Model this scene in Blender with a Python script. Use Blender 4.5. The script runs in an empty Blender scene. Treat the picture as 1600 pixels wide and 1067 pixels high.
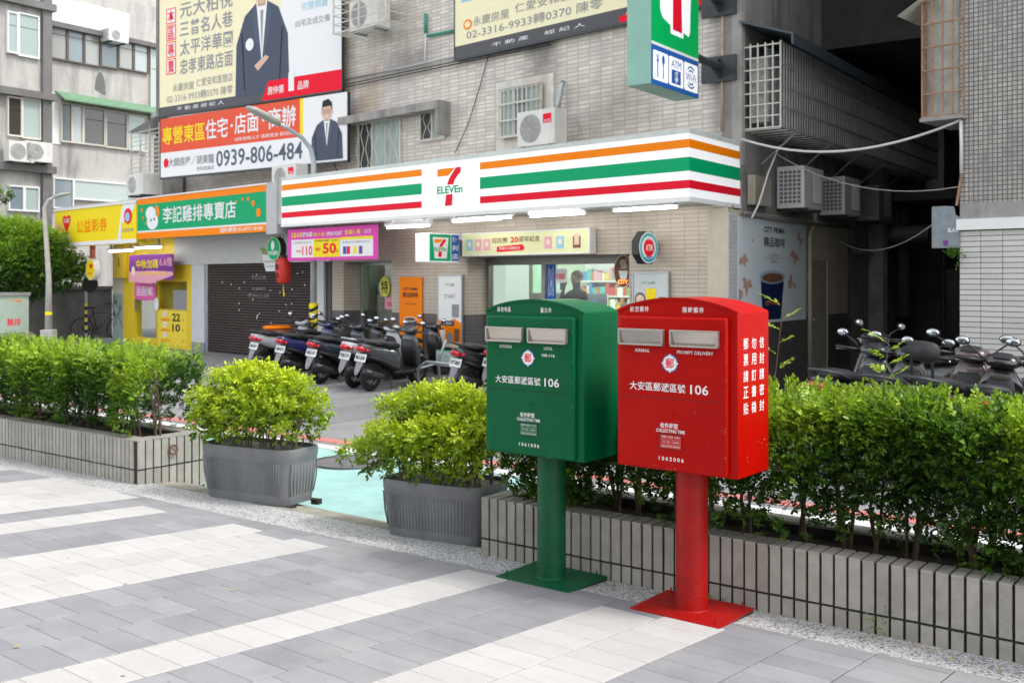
import bpy, bmesh, math, random
import numpy as np
from mathutils import Vector, Matrix, Euler
R = math.radians
random.seed(7)
rng = np.random.default_rng(11)
SC = bpy.context.scene
COL = SC.collection

# ------------------------------------------------------------------ camera, sky, sun, exposure
CAM_Z = 1.70
cam_d = bpy.data.cameras.new('camera'); cam = bpy.data.objects.new('camera', cam_d); COL.objects.link(cam)
cam.location = (0, 0, CAM_Z); cam.rotation_euler = (R(90), 0, 0)
cam_d.sensor_width = 36; cam_d.lens = 36; cam_d.shift_y = -96.5 / 1600
cam_d.clip_start = .05; cam_d.clip_end = 500
cam_d.dof.use_dof = True; cam_d.dof.focus_distance = 4.75; cam_d.dof.aperture_fstop = 5.6
SC.camera = cam
SUN_EL, SUN_AZ = 58, 112          # azimuth clockwise from +Y
w = bpy.data.worlds.new('World'); SC.world = w; w.use_nodes = True
nt = w.node_tree; bg = nt.nodes['Background']
sky = nt.nodes.new('ShaderNodeTexSky'); sky.sky_type = 'NISHITA'; sky.sun_disc = False
sky.sun_elevation = R(SUN_EL); sky.sun_rotation = R(SUN_AZ)
sky.air_density = 1.0; sky.dust_density = 1.0; sky.ozone_density = .6; sky.altitude = 20
hs = nt.nodes.new('ShaderNodeHueSaturation'); hs.inputs['Saturation'].default_value = .22; nt.links.new(sky.outputs[0], hs.inputs['Color']); nt.links.new(hs.outputs[0], bg.inputs[0]); bg.inputs[1].default_value = .15
sd = bpy.data.lights.new('sun', 'SUN'); sun = bpy.data.objects.new('sun', sd); COL.objects.link(sun)
sd.energy = 0.9; sd.angle = R(12); sd.color = (1, .96, .9)
sun.rotation_euler = Vector((-math.sin(R(SUN_AZ)) * math.cos(R(SUN_EL)), -math.cos(R(SUN_AZ)) * math.cos(R(SUN_EL)), -math.sin(R(SUN_EL)))).to_track_quat('-Z', 'Y').to_euler()
sun.location = (10, -5, 20)
SC.view_settings.view_transform = 'Standard'; SC.view_settings.look = 'None'; SC.view_settings.gamma = 1
SC.view_settings.exposure = 1.6
SC.cycles.use_denoising = True
SC.cycles.max_bounces = 8; SC.cycles.transparent_max_bounces = 12

# ------------------------------------------------------------------ materials
MATS = {}
def _n(t, k, **kw):
    n = t.nodes.new(k)
    for a, b in kw.items(): setattr(n, a, b)
    return n
def mat(name, col, rough=.6, metal=0., var=0., vs=6., bump=0., bs=60., emit=None, es=1., coat=0., spec=.5, stain=None, sa=0., island=0., wp=False):
    """one principled material; var: noise variation of value, bump: fine relief, stain/sa: streaks of a second colour, island: value change from piece to piece"""
    if name in MATS: return MATS[name]
    m = bpy.data.materials.new(name); m.use_nodes = True; t = m.node_tree; p = t.nodes['Principled BSDF']
    p.inputs['Roughness'].default_value = rough; p.inputs['Metallic'].default_value = metal
    p.inputs['Coat Weight'].default_value = coat; p.inputs['Specular IOR Level'].default_value = spec
    c = (*col, 1); p.inputs['Base Color'].default_value = c
    m.diffuse_color = c
    if name.startswith('print_'): p.inputs['Specular IOR Level'].default_value = .12
    L = t.links.new
    tc = _n(t, 'ShaderNodeTexCoord'); src = None; vec = _n(t, 'ShaderNodeNewGeometry').outputs['Position'] if wp else tc.outputs['Object']
    if var or island or stain:
        rgb = _n(t, 'ShaderNodeRGB'); rgb.outputs[0].default_value = c; src = rgb.outputs[0]
    if var:
        nz = _n(t, 'ShaderNodeTexNoise'); nz.inputs['Scale'].default_value = vs; nz.inputs['Detail'].default_value = 6; nz.inputs['Roughness'].default_value = .62
        L(vec, nz.inputs['Vector'])
        mr = _n(t, 'ShaderNodeMapRange'); mr.inputs[1].default_value = .3; mr.inputs[2].default_value = .7
        mr.inputs[3].default_value = 1 - var; mr.inputs[4].default_value = 1 + var * .6; L(nz.outputs[0], mr.inputs[0])
        mx = _n(t, 'ShaderNodeVectorMath', operation='SCALE'); L(src, mx.inputs[0]); L(mr.outputs[0], mx.inputs['Scale']); src = mx.outputs[0]
    if island:
        ge = _n(t, 'ShaderNodeNewGeometry'); oi = _n(t, 'ShaderNodeObjectInfo')
        ad = _n(t, 'ShaderNodeMath', operation='ADD'); L(ge.outputs['Random Per Island'], ad.inputs[0]); L(oi.outputs['Random'], ad.inputs[1])
        fr = _n(t, 'ShaderNodeMath', operation='FRACT'); L(ad.outputs[0], fr.inputs[0])
        mr = _n(t, 'ShaderNodeMapRange'); mr.inputs[3].default_value = 1 - island; mr.inputs[4].default_value = 1 + island; L(fr.outputs[0], mr.inputs[0])
        mx = _n(t, 'ShaderNodeVectorMath', operation='SCALE'); L(src, mx.inputs[0]); L(mr.outputs[0], mx.inputs['Scale']); src = mx.outputs[0]
    if stain:
        mp = _n(t, 'ShaderNodeMapping'); mp.inputs['Scale'].default_value = (1.6, 1.6, 1.6 if wp else .28); L(vec, mp.inputs[0])
        nz = _n(t, 'ShaderNodeTexNoise'); nz.inputs['Scale'].default_value = 1.1; nz.inputs['Detail'].default_value = 8; nz.inputs['Roughness'].default_value = .68
        L(mp.outputs[0], nz.inputs['Vector'])
        mr = _n(t, 'ShaderNodeMapRange'); mr.inputs[1].default_value = .48; mr.inputs[2].default_value = .72; mr.inputs[3].default_value = 0; mr.inputs[4].default_value = sa; L(nz.outputs[0], mr.inputs[0])
        mi = _n(t, 'ShaderNodeMix', data_type='RGBA'); L(mr.outputs[0], mi.inputs[0]); L(src, mi.inputs[6]); mi.inputs[7].default_value = (*stain, 1); src = mi.outputs[2]
    if src is not None: L(src, p.inputs['Base Color'])
    if bump:
        nb = _n(t, 'ShaderNodeTexNoise'); nb.inputs['Scale'].default_value = bs; nb.inputs['Detail'].default_value = 4; L(vec, nb.inputs['Vector'])
        b = _n(t, 'ShaderNodeBump'); b.inputs['Strength'].default_value = bump; b.inputs['Distance'].default_value = .01; L(nb.outputs[0], b.inputs['Height']); L(b.outputs[0], p.inputs['Normal'])
    if emit:
        p.inputs['Emission Color'].default_value = (*emit, 1); p.inputs['Emission Strength'].default_value = es
    MATS[name] = m; return m
def glass(name, tint=(.86, .90, .88), mixf=.25):
    if name in MATS: return MATS[name]
    m = bpy.data.materials.new(name); m.use_nodes = True; t = m.node_tree; t.nodes.clear()
    o = _n(t, 'ShaderNodeOutputMaterial'); tr = _n(t, 'ShaderNodeBsdfTransparent'); gl = _n(t, 'ShaderNodeBsdfGlossy')
    tr.inputs[0].default_value = (*tint, 1); gl.inputs['Roughness'].default_value = .03
    fr = _n(t, 'ShaderNodeLayerWeight'); fr.inputs[0].default_value = .5; pw = _n(t, 'ShaderNodeMath', operation='POWER'); pw.inputs[1].default_value = 4; t.links.new(fr.outputs['Facing'], pw.inputs[0])
    mr = _n(t, 'ShaderNodeMath', operation='MULTIPLY_ADD'); mr.inputs[1].default_value = .6; mr.inputs[2].default_value = mixf * .25; t.links.new(pw.outputs[0], mr.inputs[0])
    mx = _n(t, 'ShaderNodeMixShader'); t.links.new(mr.outputs[0], mx.inputs[0]); t.links.new(tr.outputs[0], mx.inputs[1]); t.links.new(gl.outputs[0], mx.inputs[2])
    t.links.new(mx.outputs[0], o.inputs[0]); MATS[name] = m; return m
def grid_tiles(name, col, grout, bw, bh, mortar, offset=.5, stain=None, sa=.5, rough=.45, var=.18, bumpd=.004, soot=None):
    """small wall tiles far away: colour and fine relief from a brick pattern in the object's own x-z plane"""
    if name in MATS: return MATS[name]
    m = bpy.data.materials.new(name); m.use_nodes = True; t = m.node_tree; p = t.nodes['Principled BSDF']; L = t.links.new
    tc = _n(t, 'ShaderNodeTexCoord'); sx = _n(t, 'ShaderNodeSeparateXYZ'); L(tc.outputs['Object'], sx.inputs[0])
    ax = _n(t, 'ShaderNodeMath', operation='ADD'); L(sx.outputs[0], ax.inputs[0]); L(sx.outputs[1], ax.inputs[1])
    cx = _n(t, 'ShaderNodeCombineXYZ'); L(ax.outputs[0], cx.inputs[0]); L(sx.outputs[2], cx.inputs[1])
    br = _n(t, 'ShaderNodeTexBrick'); br.offset = offset; br.inputs['Scale'].default_value = 1
    br.inputs['Brick Width'].default_value = bw; br.inputs['Row Height'].default_value = bh; br.inputs['Mortar Size'].default_value = mortar; br.inputs['Mortar Smooth'].default_value = .15
    br.inputs['Color1'].default_value = (*[c * (1 - var) for c in col], 1); br.inputs['Color2'].default_value = (*[min(1, c * (1 + var * .6)) for c in col], 1); br.inputs['Mortar'].default_value = (*grout, 1)
    L(cx.outputs[0], br.inputs[0]); src = br.outputs[0]
    if stain:
        for k, (sc, lo, hi, zz) in enumerate(((1.0, .47, .7, .22), (3.2, .5, .75, .35))):
            mp = _n(t, 'ShaderNodeMapping'); mp.inputs['Scale'].default_value = (1, 1, zz); mp.inputs['Location'].default_value = (3.1 * k, 0, 0); L(tc.outputs['Object'], mp.inputs[0])
            nz = _n(t, 'ShaderNodeTexNoise'); nz.inputs['Scale'].default_value = sc; nz.inputs['Detail'].default_value = 9; nz.inputs['Roughness'].default_value = .7; L(mp.outputs[0], nz.inputs['Vector'])
            mr = _n(t, 'ShaderNodeMapRange'); mr.inputs[1].default_value = lo; mr.inputs[2].default_value = hi; mr.inputs[3].default_value = 0; mr.inputs[4].default_value = sa; L(nz.outputs[0], mr.inputs[0])
            mi = _n(t, 'ShaderNodeMix', data_type='RGBA'); L(mr.outputs[0], mi.inputs[0]); L(src, mi.inputs[6]); mi.inputs[7].default_value = (*stain, 1); src = mi.outputs[2]
    for (px_, pz_, rx_, rz_, cc, aa) in (soot or []):     # soot and rust marks with a place of their own
        mp = _n(t, 'ShaderNodeMapping'); mp.inputs['Location'].default_value = (-px_ / rx_, 0, -pz_ / rz_); mp.inputs['Scale'].default_value = (1 / rx_, 0, 1 / rz_); L(tc.outputs['Object'], mp.inputs[0])
        ln = _n(t, 'ShaderNodeVectorMath', operation='LENGTH'); L(mp.outputs[0], ln.inputs[0])
        nz = _n(t, 'ShaderNodeTexNoise'); nz.inputs['Scale'].default_value = 4; nz.inputs['Detail'].default_value = 6; L(tc.outputs['Object'], nz.inputs['Vector'])
        ad = _n(t, 'ShaderNodeMath', operation='ADD'); L(ln.outputs[1], ad.inputs[0]); L(nz.outputs[0], ad.inputs[1])
        mr = _n(t, 'ShaderNodeMapRange'); mr.inputs[1].default_value = .55; mr.inputs[2].default_value = 1.5; mr.inputs[3].default_value = aa; mr.inputs[4].default_value = 0; L(ad.outputs[0], mr.inputs[0])
        mi = _n(t, 'ShaderNodeMix', data_type='RGBA'); L(mr.outputs[0], mi.inputs[0]); L(src, mi.inputs[6]); mi.inputs[7].default_value = (*cc, 1); src = mi.outputs[2]
    L(src, p.inputs['Base Color']); p.inputs['Roughness'].default_value = rough
    b = _n(t, 'ShaderNodeBump'); b.invert = True; b.inputs['Strength'].default_value = .8; b.inputs['Distance'].default_value = bumpd; L(br.outputs['Fac'], b.inputs['Height']); L(b.outputs[0], p.inputs['Normal'])
    MATS[name] = m; return m

# ------------------------------------------------------------------ mesh builder and object helpers
class MB:
    def __init__(s): s.v = []; s.f = []; s.m = []; s.mi = 0
    def add(s, vs, fs):
        k = len(s.v); s.v += [tuple(v) for v in vs]
        for f in fs: s.f.append(tuple(k + i for i in f)); s.m.append(s.mi)
        return s
    def box(s, x0, x1, y0, y1, z0, z1):
        return s.add([(x0, y0, z0), (x1, y0, z0), (x1, y1, z0), (x0, y1, z0), (x0, y0, z1), (x1, y0, z1), (x1, y1, z1), (x0, y1, z1)],
                     [(0, 3, 2, 1), (4, 5, 6, 7), (0, 1, 5, 4), (1, 2, 6, 5), (2, 3, 7, 6), (3, 0, 4, 7)])
    def prism(s, pts, y0, y1):          # polygon in x-z (counter-clockwise seen from -y), from y0 (front) to y1
        n = len(pts)
        return s.add([(p[0], y0, p[1]) for p in pts] + [(p[0], y1, p[1]) for p in pts],
                     [tuple(range(n)), tuple(range(2 * n - 1, n - 1, -1))] + [(i, i + n, (i + 1) % n + n, (i + 1) % n) for i in range(n)])
    def slab(s, pts, z0, z1):           # polygon in x-y
        n = len(pts)
        return s.add([(p[0], p[1], z0) for p in pts] + [(p[0], p[1], z1) for p in pts],
                     [tuple(range(n - 1, -1, -1)), tuple(range(n, 2 * n))] + [(i, (i + 1) % n, (i + 1) % n + n, i + n) for i in range(n)])
    def tube(s, path, r, n=8, cap=True):
        P = [Vector(p) for p in path]; rs = r if isinstance(r, (list, tuple)) else [r] * len(P)
        rings = []; up = None
        for i, p in enumerate(P):
            d = (P[min(i + 1, len(P) - 1)] - P[max(i - 1, 0)]).normalized()
            if up is None: up = Vector((0, 0, 1)) if abs(d.z) < .9 else Vector((1, 0, 0))
            a = d.cross(up).normalized(); up = a.cross(d).normalized(); b = up
            rings.append([p + (a * math.cos(2 * math.pi * k / n) + b * math.sin(2 * math.pi * k / n)) * rs[i] for k in range(n)])
        return s.rings(rings, cap)
    def rings(s, rings, cap=True, closed=False):
        n = len(rings[0]); vs = [v for r in rings for v in r]; fs = []
        for i in range(len(rings) - (0 if closed else 1)):
            j = (i + 1) % len(rings)
            for k in range(n): fs.append((i * n + k, i * n + (k + 1) % n, j * n + (k + 1) % n, j * n + k))
        if cap and not closed: fs.append(tuple(range(n - 1, -1, -1))); fs.append(tuple((len(rings) - 1) * n + k for k in range(n)))
        return s.add(vs, fs)
    def loft(s, secs, n=14, e=2.6, cap=True):   # secs: centre, side half-vector, up half-vector
        rings = []
        for sec in secs:
            c, u, v = Vector(sec[0]), Vector(sec[1]), Vector(sec[2]); ee = sec[3] if len(sec) > 3 else e; r = []
            for k in range(n):
                a = 2 * math.pi * k / n; ca, sa = math.cos(a), math.sin(a)
                r.append(c + u * (abs(ca) ** (2 / ee)) * (1 if ca >= 0 else -1) + v * (abs(sa) ** (2 / ee)) * (1 if sa >= 0 else -1))
            rings.append(r)
        return s.rings(rings, cap)
    def ball(s, c, r, nu=12, nv=8):
        rx, ry, rz = r if isinstance(r, (tuple, list)) else (r, r, r)
        vs = [(c[0], c[1], c[2] - rz)]
        for j in range(1, nv):
            t = -math.pi / 2 + math.pi * j / nv
            for i in range(nu):
                a = 2 * math.pi * i / nu; vs.append((c[0] + rx * math.cos(t) * math.cos(a), c[1] + ry * math.cos(t) * math.sin(a), c[2] + rz * math.sin(t)))
        vs.append((c[0], c[1], c[2] + rz)); fs = []
        for i in range(nu): fs.append((0, 1 + (i + 1) % nu, 1 + i))
        for j in range(nv - 2):
            for i in range(nu): a = 1 + j * nu; b = a + nu; fs.append((a + i, a + (i + 1) % nu, b + (i + 1) % nu, b + i))
        a = 1 + (nv - 2) * nu; t = len(vs) - 1
        for i in range(nu): fs.append((a + i, a + (i + 1) % nu, t))
        return s.add(vs, fs)
    def torus(s, c, axis, R0, r, n=28, m=10, e=1.):
        ax = Vector(axis).normalized(); u = ax.orthogonal().normalized(); v = ax.cross(u); rings = []
        for i in range(n):
            a = 2 * math.pi * i / n; d = u * math.cos(a) + v * math.sin(a)
            rings.append([Vector(c) + d * (R0 + r * math.cos(2 * math.pi * k / m)) + ax * r * e * math.sin(2 * math.pi * k / m) for k in range(m)])
        return s.rings(rings, closed=True)
    def disc(s, cx, cz, r, y0, y1, n=28, rz=None):
        rz = rz or r
        return s.prism([(cx + r * math.cos(2 * math.pi * k / n), cz + rz * math.sin(2 * math.pi * k / n)) for k in range(n)], y0, y1)
    def mesh(s, name, smooth=False):
        me = bpy.data.meshes.new(name); me.from_pydata(s.v, [], s.f); me.update()
        if smooth:
            me.shade_smooth() if smooth is True else None
            me.polygons.foreach_set('use_smooth', [True] * len(me.polygons))
        return me
def link(name, me, mats, parent=None, mods=None, kind=None, mi=None):
    o = bpy.data.objects.new(name, me); COL.objects.link(o)
    if mats is not None:
        for m in (mats if isinstance(mats, (list, tuple)) else [mats]): me.materials.append(m)
    if parent is not None: o.parent = parent
    if kind: o['kind'] = kind
    return o
def part(name, mb, m, parent=None, smooth=False, bevel=0., kind=None, label=None, autos=None, seg=2):
    me = mb.mesh(name, smooth)
    o = link(name, me, m, parent, kind=kind)
    if any(mb.m): me.polygons.foreach_set('material_index', mb.m)
    if bevel:
        b = o.modifiers.new('b', 'BEVEL'); b.width = bevel; b.segments = seg; b.limit_method = 'ANGLE'; b.angle_limit = R(35)
    if autos:
        me.polygons.foreach_set('use_smooth', [True] * len(me.polygons)); me.set_sharp_from_angle(angle=R(autos))
    if label: o['label'] = label
    return o
def thing(name, label, cat, loc=(0, 0, 0), rot=0., group=None):
    o = bpy.data.objects.new(name, None); COL.objects.link(o); o.location = loc; o.rotation_euler = (0, 0, rot)
    o['label'] = label; o['category'] = cat
    if group: o['group'] = group
    return o
def tag(o, label, cat, group=None):
    o['label'] = label; o['category'] = cat
    if group: o['group'] = group
    return o
_tc = {}
def text_mesh(body, bold=0., space=1.):
    k = (body, bold, space)
    if k not in _tc:
        c = bpy.data.curves.new('t', 'FONT'); c.body = body; c.size = 1; c.offset = bold; c.resolution_u = 2; c.space_character = space; c.align_x = 'LEFT'
        o = bpy.data.objects.new('t', c); me = bpy.data.meshes.new_from_object(o)
        co = np.empty(len(me.vertices) * 3); me.vertices.foreach_get('co', co); co = co.reshape(-1, 3)
        fs = [tuple(p.vertices) for p in me.polygons]
        bpy.data.objects.remove(o); bpy.data.curves.remove(c); bpy.data.meshes.remove(me)
        _tc[k] = (co, fs)
    return _tc[k]
def text(body, cx, cz, w_, h, y, m, parent, bold=.0, space=1., slant=0., name='lettering', curve=None, thick=0.):
    bold = min(bold, .012 if any(ord(ch) > 0x2000 for ch in body) else .03)
    """flat print on the plane y (facing -y), centred on cx,cz and fitted into w_ x h"""
    co, fs = text_mesh(body, bold, space); lo = co.min(0); hi = co.max(0)
    x = (co[:, 0] - (lo[0] + hi[0]) / 2) / max(hi[0] - lo[0], 1e-6) * w_; z = (co[:, 1] - (lo[1] + hi[1]) / 2) / max(hi[1] - lo[1], 1e-6) * h
    x = x + slant * z
    me = bpy.data.meshes.new('lettering'); me.from_pydata([(cx + a, y, cz + b) for a, b in zip(x, z)], [], fs); me.update()
    return link(name, me, m, parent)
# picture position -> place in the world (only used to read off where real surfaces stand)
def hit(P, d, px):
    r = (px - 800) / 1600; t = (r * P[1] - P[0]) / (d[0] - r * d[1])
    return t, P[1] + t * d[1]
def zat(py, Y): return CAM_Z + (437 - py) / 1600 * Y
W0 = (2.93, 13.90); U = (.7189, -.6951); NO = (-.6951, -.7189); D2 = (.5786, .8156)
FROT = math.atan2(U[1], U[0])
def fac(px, py, o=0.):      # facade-frame x,z of a picture position on the plane o metres in front of the shop wall
    P = (W0[0] + NO[0] * o, W0[1] + NO[1] * o); t, Y = hit(P, U, px); return t, zat(py, Y)
def fx(px, o=0.): return fac(px, 0, o)[0]
def fworld(x, o, z=0.): return (W0[0] + U[0] * x + NO[0] * o, W0[1] + U[1] * x + NO[1] * o, z)
def gz(x, y): return .4185 - .02847 * x - .04448 * y       # height of the sloping plaza

# ------------------------------------------------------------------ colours used in several places
M_white = mat('white_paint', (.78, .78, .77), .45, var=.05, vs=3)
M_black = mat('black_plastic', (.018, .018, .02), .42, var=.2, vs=12)
M_dark = mat('dark_metal', (.05, .055, .06), .5, .3, var=.2)
M_steel = mat('galvanised_steel', (.42, .44, .46), .38, .7, var=.15, vs=8)
M_chrome = mat('polished_steel', (.50, .47, .42), .12, 1.)
M_conc = mat('raw_concrete', (.30, .29, .275), .85, var=.3, vs=3, bump=.5, bs=40, stain=(.12, .115, .105), sa=.6)
P_W = mat('print_white', (.80, .80, .80), .5); P_K = mat('print_black', (.03, .03, .035), .5); P_R = mat('print_red', (.80, .008, .03), .5)
P_Y = mat('print_yellow', (.90, .70, .02), .5); P_G = mat('print_green', (.0, .36, .14), .45); P_O = mat('print_orange', (.95, .24, .0), .45)
P_B = mat('print_blue', (.02, .12, .42), .5); P_Gy = mat('print_grey', (.28, .29, .31), .5); P_C = mat('print_cream', (.80, .74, .50), .5)
P_Pk = mat('print_pink', (.80, .38, .48), .5); P_Mg = mat('print_magenta', (.72, .07, .42), .5); P_Pu = mat('print_purple', (.20, .05, .28), .5)
P_Bn = mat('print_brown', (.20, .09, .05), .5); P_LB = mat('print_light_blue', (.30, .58, .72), .5); P_Sk = mat('print_skin', (.68, .44, .33), .5); P_Nv = mat('print_navy', (.075, .09, .13), .5)

# ------------------------------------------------------------------ ground
A0 = (-.17, 5.72); E1 = (.797, -.603); E2 = (.603, .797)
def pl(s, w_): return (A0[0] + E1[0] * s + E2[0] * w_, A0[1] + E1[1] * s + E2[1] * w_)
PROT = math.atan2(E1[1], E1[0])
m_asph = mat('asphalt', (.27, .27, .272), .85, var=.2, vs=2.5, bump=.9, bs=220, stain=(.17, .17, .172), sa=.5, wp=True)
gt = m_asph.node_tree
road = part('road', MB().add([(-90, -40, 0), (90, -40, 0), (90, 120, 0), (-90, 120, 0)], [(0, 1, 2, 3)]), m_asph, kind='structure')
def strip(name, s0, s1, w0, w1, z, m, n=1):
    b = MB()
    b.add([(*pl(s0, w0), z), (*pl(s1, w0), z), (*pl(s1, w1), z), (*pl(s0, w1), z)], [(0, 1, 2, 3)])
    return part(name, b, m, kind='structure')
m_teal = mat('teal_lane_paint', (.29, .50, .465), .75, var=.14, vs=2.2, bump=.4, bs=120, stain=(.15, .24, .23), sa=.6, wp=True)
strip('bike_lane', -14, 7, .35, 2.60, .004, m_teal)
strip('lane_edge_line', -14, 7, 2.62, 2.79, .004, mat('road_white', (.68, .68, .66), .6, var=.12, vs=9))
strip('red_line', -14, 7, 2.92, 3.10, .004, mat('road_red', (.52, .17, .15), .7, var=.25, vs=9))
strip('parking_bay_line', -5.2, -.4, 7.9, 8.0, .004, MATS['road_white'])
# pavement in front of the shops
b = MB(); q = [fworld(-17.5, 1.5), fworld(5.5, 1.5), fworld(5.5, -4), fworld(-17.5, -4)]
part('shop_pavement', MB().slab([(p[0], p[1]) for p in q], 0, .05), mat('pavement_grey', (.26, .255, .25), .8, var=.2, vs=3, bump=.3, bs=60), kind='structure')
# plaza
TA = Vector((.0995, .1187, -.0081)); TB = Vector((.2328, -.1892, .0018)); TO = Vector((-.1863, 4.0228, .2448))
TN = TA.cross(TB).normalized(); TN = TN if TN.z > 0 else -TN
def gp(x, y, dz=0.): return (x, y, gz(x, y) + dz)
m_grout = mat('tile_grout', (.075, .072, .07), .9, var=.35, vs=12)
c4 = [pl(-14, -12), pl(8, -12), pl(8, -.1), pl(-14, -.1)]
plaza = part('plaza', MB().add([gp(x, y, -.006) for x, y in c4] + [(x, y, -.05) for x, y in c4], [(0, 1, 2, 3), (2, 1, 5, 6), (3, 2, 6, 7), (0, 3, 7, 4), (1, 0, 4, 5)]), m_grout, kind='structure')
mt_l = mat('light_paving_tile', (.465, .45, .435), .6, var=.10, vs=3.5, bump=.3, bs=160, island=.05, stain=(.33, .31, .29), sa=.5, wp=True, spec=.3)
mt_d = mat('dark_paving_tile', (.255, .253, .265), .6, var=.13, vs=4, bump=.35, bs=160, island=.11, stain=(.33, .325, .32), sa=.5, wp=True, spec=.3)
LIGHT = {0, 1, -3, -7, -8, -9, -12, -14, -15, -16, -17, -20, -23, -24, -25, -28, 12, 13, 9}
def tile_geo(b, P, nrm, th=.012, e=.0022, g=.0030):
    c = sum(P, Vector()) / len(P)
    def ins(p, d): v = c - p; return p + v.normalized() * d
    bot = [ins(p, g) - nrm * th for p in P]; mid = [ins(p, g) - nrm * e for p in P]; top = [ins(p, g + e * 1.5) for p in P]
    n = len(P); k = [i for i in range(n)]
    b.add(bot + mid + top, [tuple(range(2 * n, 3 * n))] + [(i, (i + 1) % n, n + (i + 1) % n, n + i) for i in k] + [(n + i, n + (i + 1) % n, 2 * n + (i + 1) % n, 2 * n + i) for i in k])
def clipw(P, wmax):
    def W(p): return (p.x - A0[0]) * E2[0] + (p.y - A0[1]) * E2[1] - wmax
    out = []
    for i, p in enumerate(P):
        q = P[(i + 1) % len(P)]; a, c = W(p), W(q)
        if a <= 0: out.append(p)
        if a * c < 0: out.append(p + (q - p) * (a / (a - c)))
    return out
full = {}
for nm, m in (('l', mt_l), ('d', mt_d)):
    b = MB(); la, lb = TA.length, TB.length
    tile_geo(b, [Vector((0, 0, 0)), Vector((0, lb, 0)), Vector((-la, lb, 0)), Vector((-la, 0, 0))][::1], Vector((0, 0, 1)))
    me = b.mesh('tile'); me.materials.append(m); full[nm] = me
ya = TB.normalized(); za = TN; xa = ya.cross(za).normalized()
cands = []; rest = {'l': MB(), 'd': MB()}
for k in range(-38, 34):
    for i in range(-62, 34):
        u0 = i + (.5 if k % 2 else 0); P = [TO + TA * (u0 + a) + TB * (k + c) for a, c in ((0, 0), (0, 1), (1, 1), (1, 0))]
        c = sum(P, Vector()) / 4
        if c.y < .8 or c.y > 15 or c.x < -9 or c.x > 6: continue
        Q = clipw(P, -.27)
        if len(Q) < 3: continue
        uend = 6.2 if not -13 <= k < -6 else 5.4
        ty = 'l' if (k in LIGHT and u0 + .5 < uend) else 'd'
        whole = len(Q) == 4 and all((a - d).length < 1e-6 for a, d in zip(P, Q))
        px = 800 + 1600 * c.x / c.y; py = 437 + (CAM_Z - c.z) / c.y * 1600
        vis = 0 <= px <= 1600 and py < 1067
        cands.append((0 if (vis and whole) else 1, c.y, P, Q, ty, whole))
cands.sort(key=lambda t: (t[0], t[1]))
for n_, (nv, y_, P, Q, ty, whole) in enumerate(cands):
    if n_ < 290 and nv == 0:
        o = bpy.data.objects.new('tile', full[ty]); COL.objects.link(o); o.parent = plaza
        # a corner so that the box spans +TA and +TB from it
        org = P[0]
        o.matrix_local = Matrix(((-TA.normalized().x, ya.x, za.x, org.x), (-TA.normalized().y, ya.y, za.y, org.y), (-TA.normalized().z, ya.z, za.z, org.z), (0, 0, 0, 1)))
    else: tile_geo(rest[ty], Q, TN)
part('paving_tiles_light', rest['l'], mt_l, plaza, kind='stuff'); part('paving_tiles_dark', rest['d'], mt_d, plaza, kind='stuff')
# washed pebble strip
m_peb = bpy.data.materials.new('washed_pebbles'); m_peb.use_nodes = True; t = m_peb.node_tree; p = t.nodes['Principled BSDF']
tc = _n(t, 'ShaderNodeTexCoord'); vo = _n(t, 'ShaderNodeTexVoronoi'); vo.inputs['Scale'].default_value = 125; t.links.new(tc.outputs['Object'], vo.inputs['Vector'])
se = _n(t, 'ShaderNodeSeparateColor'); t.links.new(vo.outputs['Color'], se.inputs[0])
cr = _n(t, 'ShaderNodeValToRGB'); el = cr.color_ramp.elements; el[0].position = .0; el[0].color = (.13, .13, .14, 1); el[1].position = .3; el[1].color = (.45, .45, .46, 1)
e3 = el.new(.5); e3.color = (.68, .67, .66, 1); e4 = el.new(1.); e4.color = (.80, .80, .79, 1); t.links.new(se.outputs[0], cr.inputs[0])
mr = _n(t, 'ShaderNodeMapRange'); mr.inputs[1].default_value = .0; mr.inputs[2].default_value = .7; mr.inputs[3].default_value = 1.05; mr.inputs[4].default_value = .62; t.links.new(vo.outputs['Distance'], mr.inputs[0])
sc_ = _n(t, 'ShaderNodeVectorMath', operation='SCALE'); t.links.new(cr.outputs[0], sc_.inputs[0]); t.links.new(mr.outputs[0], sc_.inputs['Scale']); t.links.new(sc_.outputs[0], p.inputs['Base Color'])
bp = _n(t, 'ShaderNodeBump'); bp.invert = True; bp.inputs['Strength'].default_value = .9; bp.inputs['Distance'].default_value = .006; t.links.new(vo.outputs['Distance'], bp.inputs['Height']); t.links.new(bp.outputs[0], p.inputs['Normal']); p.inputs['Roughness'].default_value = .6
b = MB(); N = 40
vs = []; fs = []
for i in range(N + 1):
    s = -14 + 22 * i / N
    for w_ in (-.272, .12):
        x, y = pl(s, w_); vs.append((x, y, gz(x, y) - .003))
for i in range(N): fs.append((2 * i, 2 * i + 2, 2 * i + 3, 2 * i + 1))
part('pebble_strip', b.add(vs, fs), m_peb, kind='structure')
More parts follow.
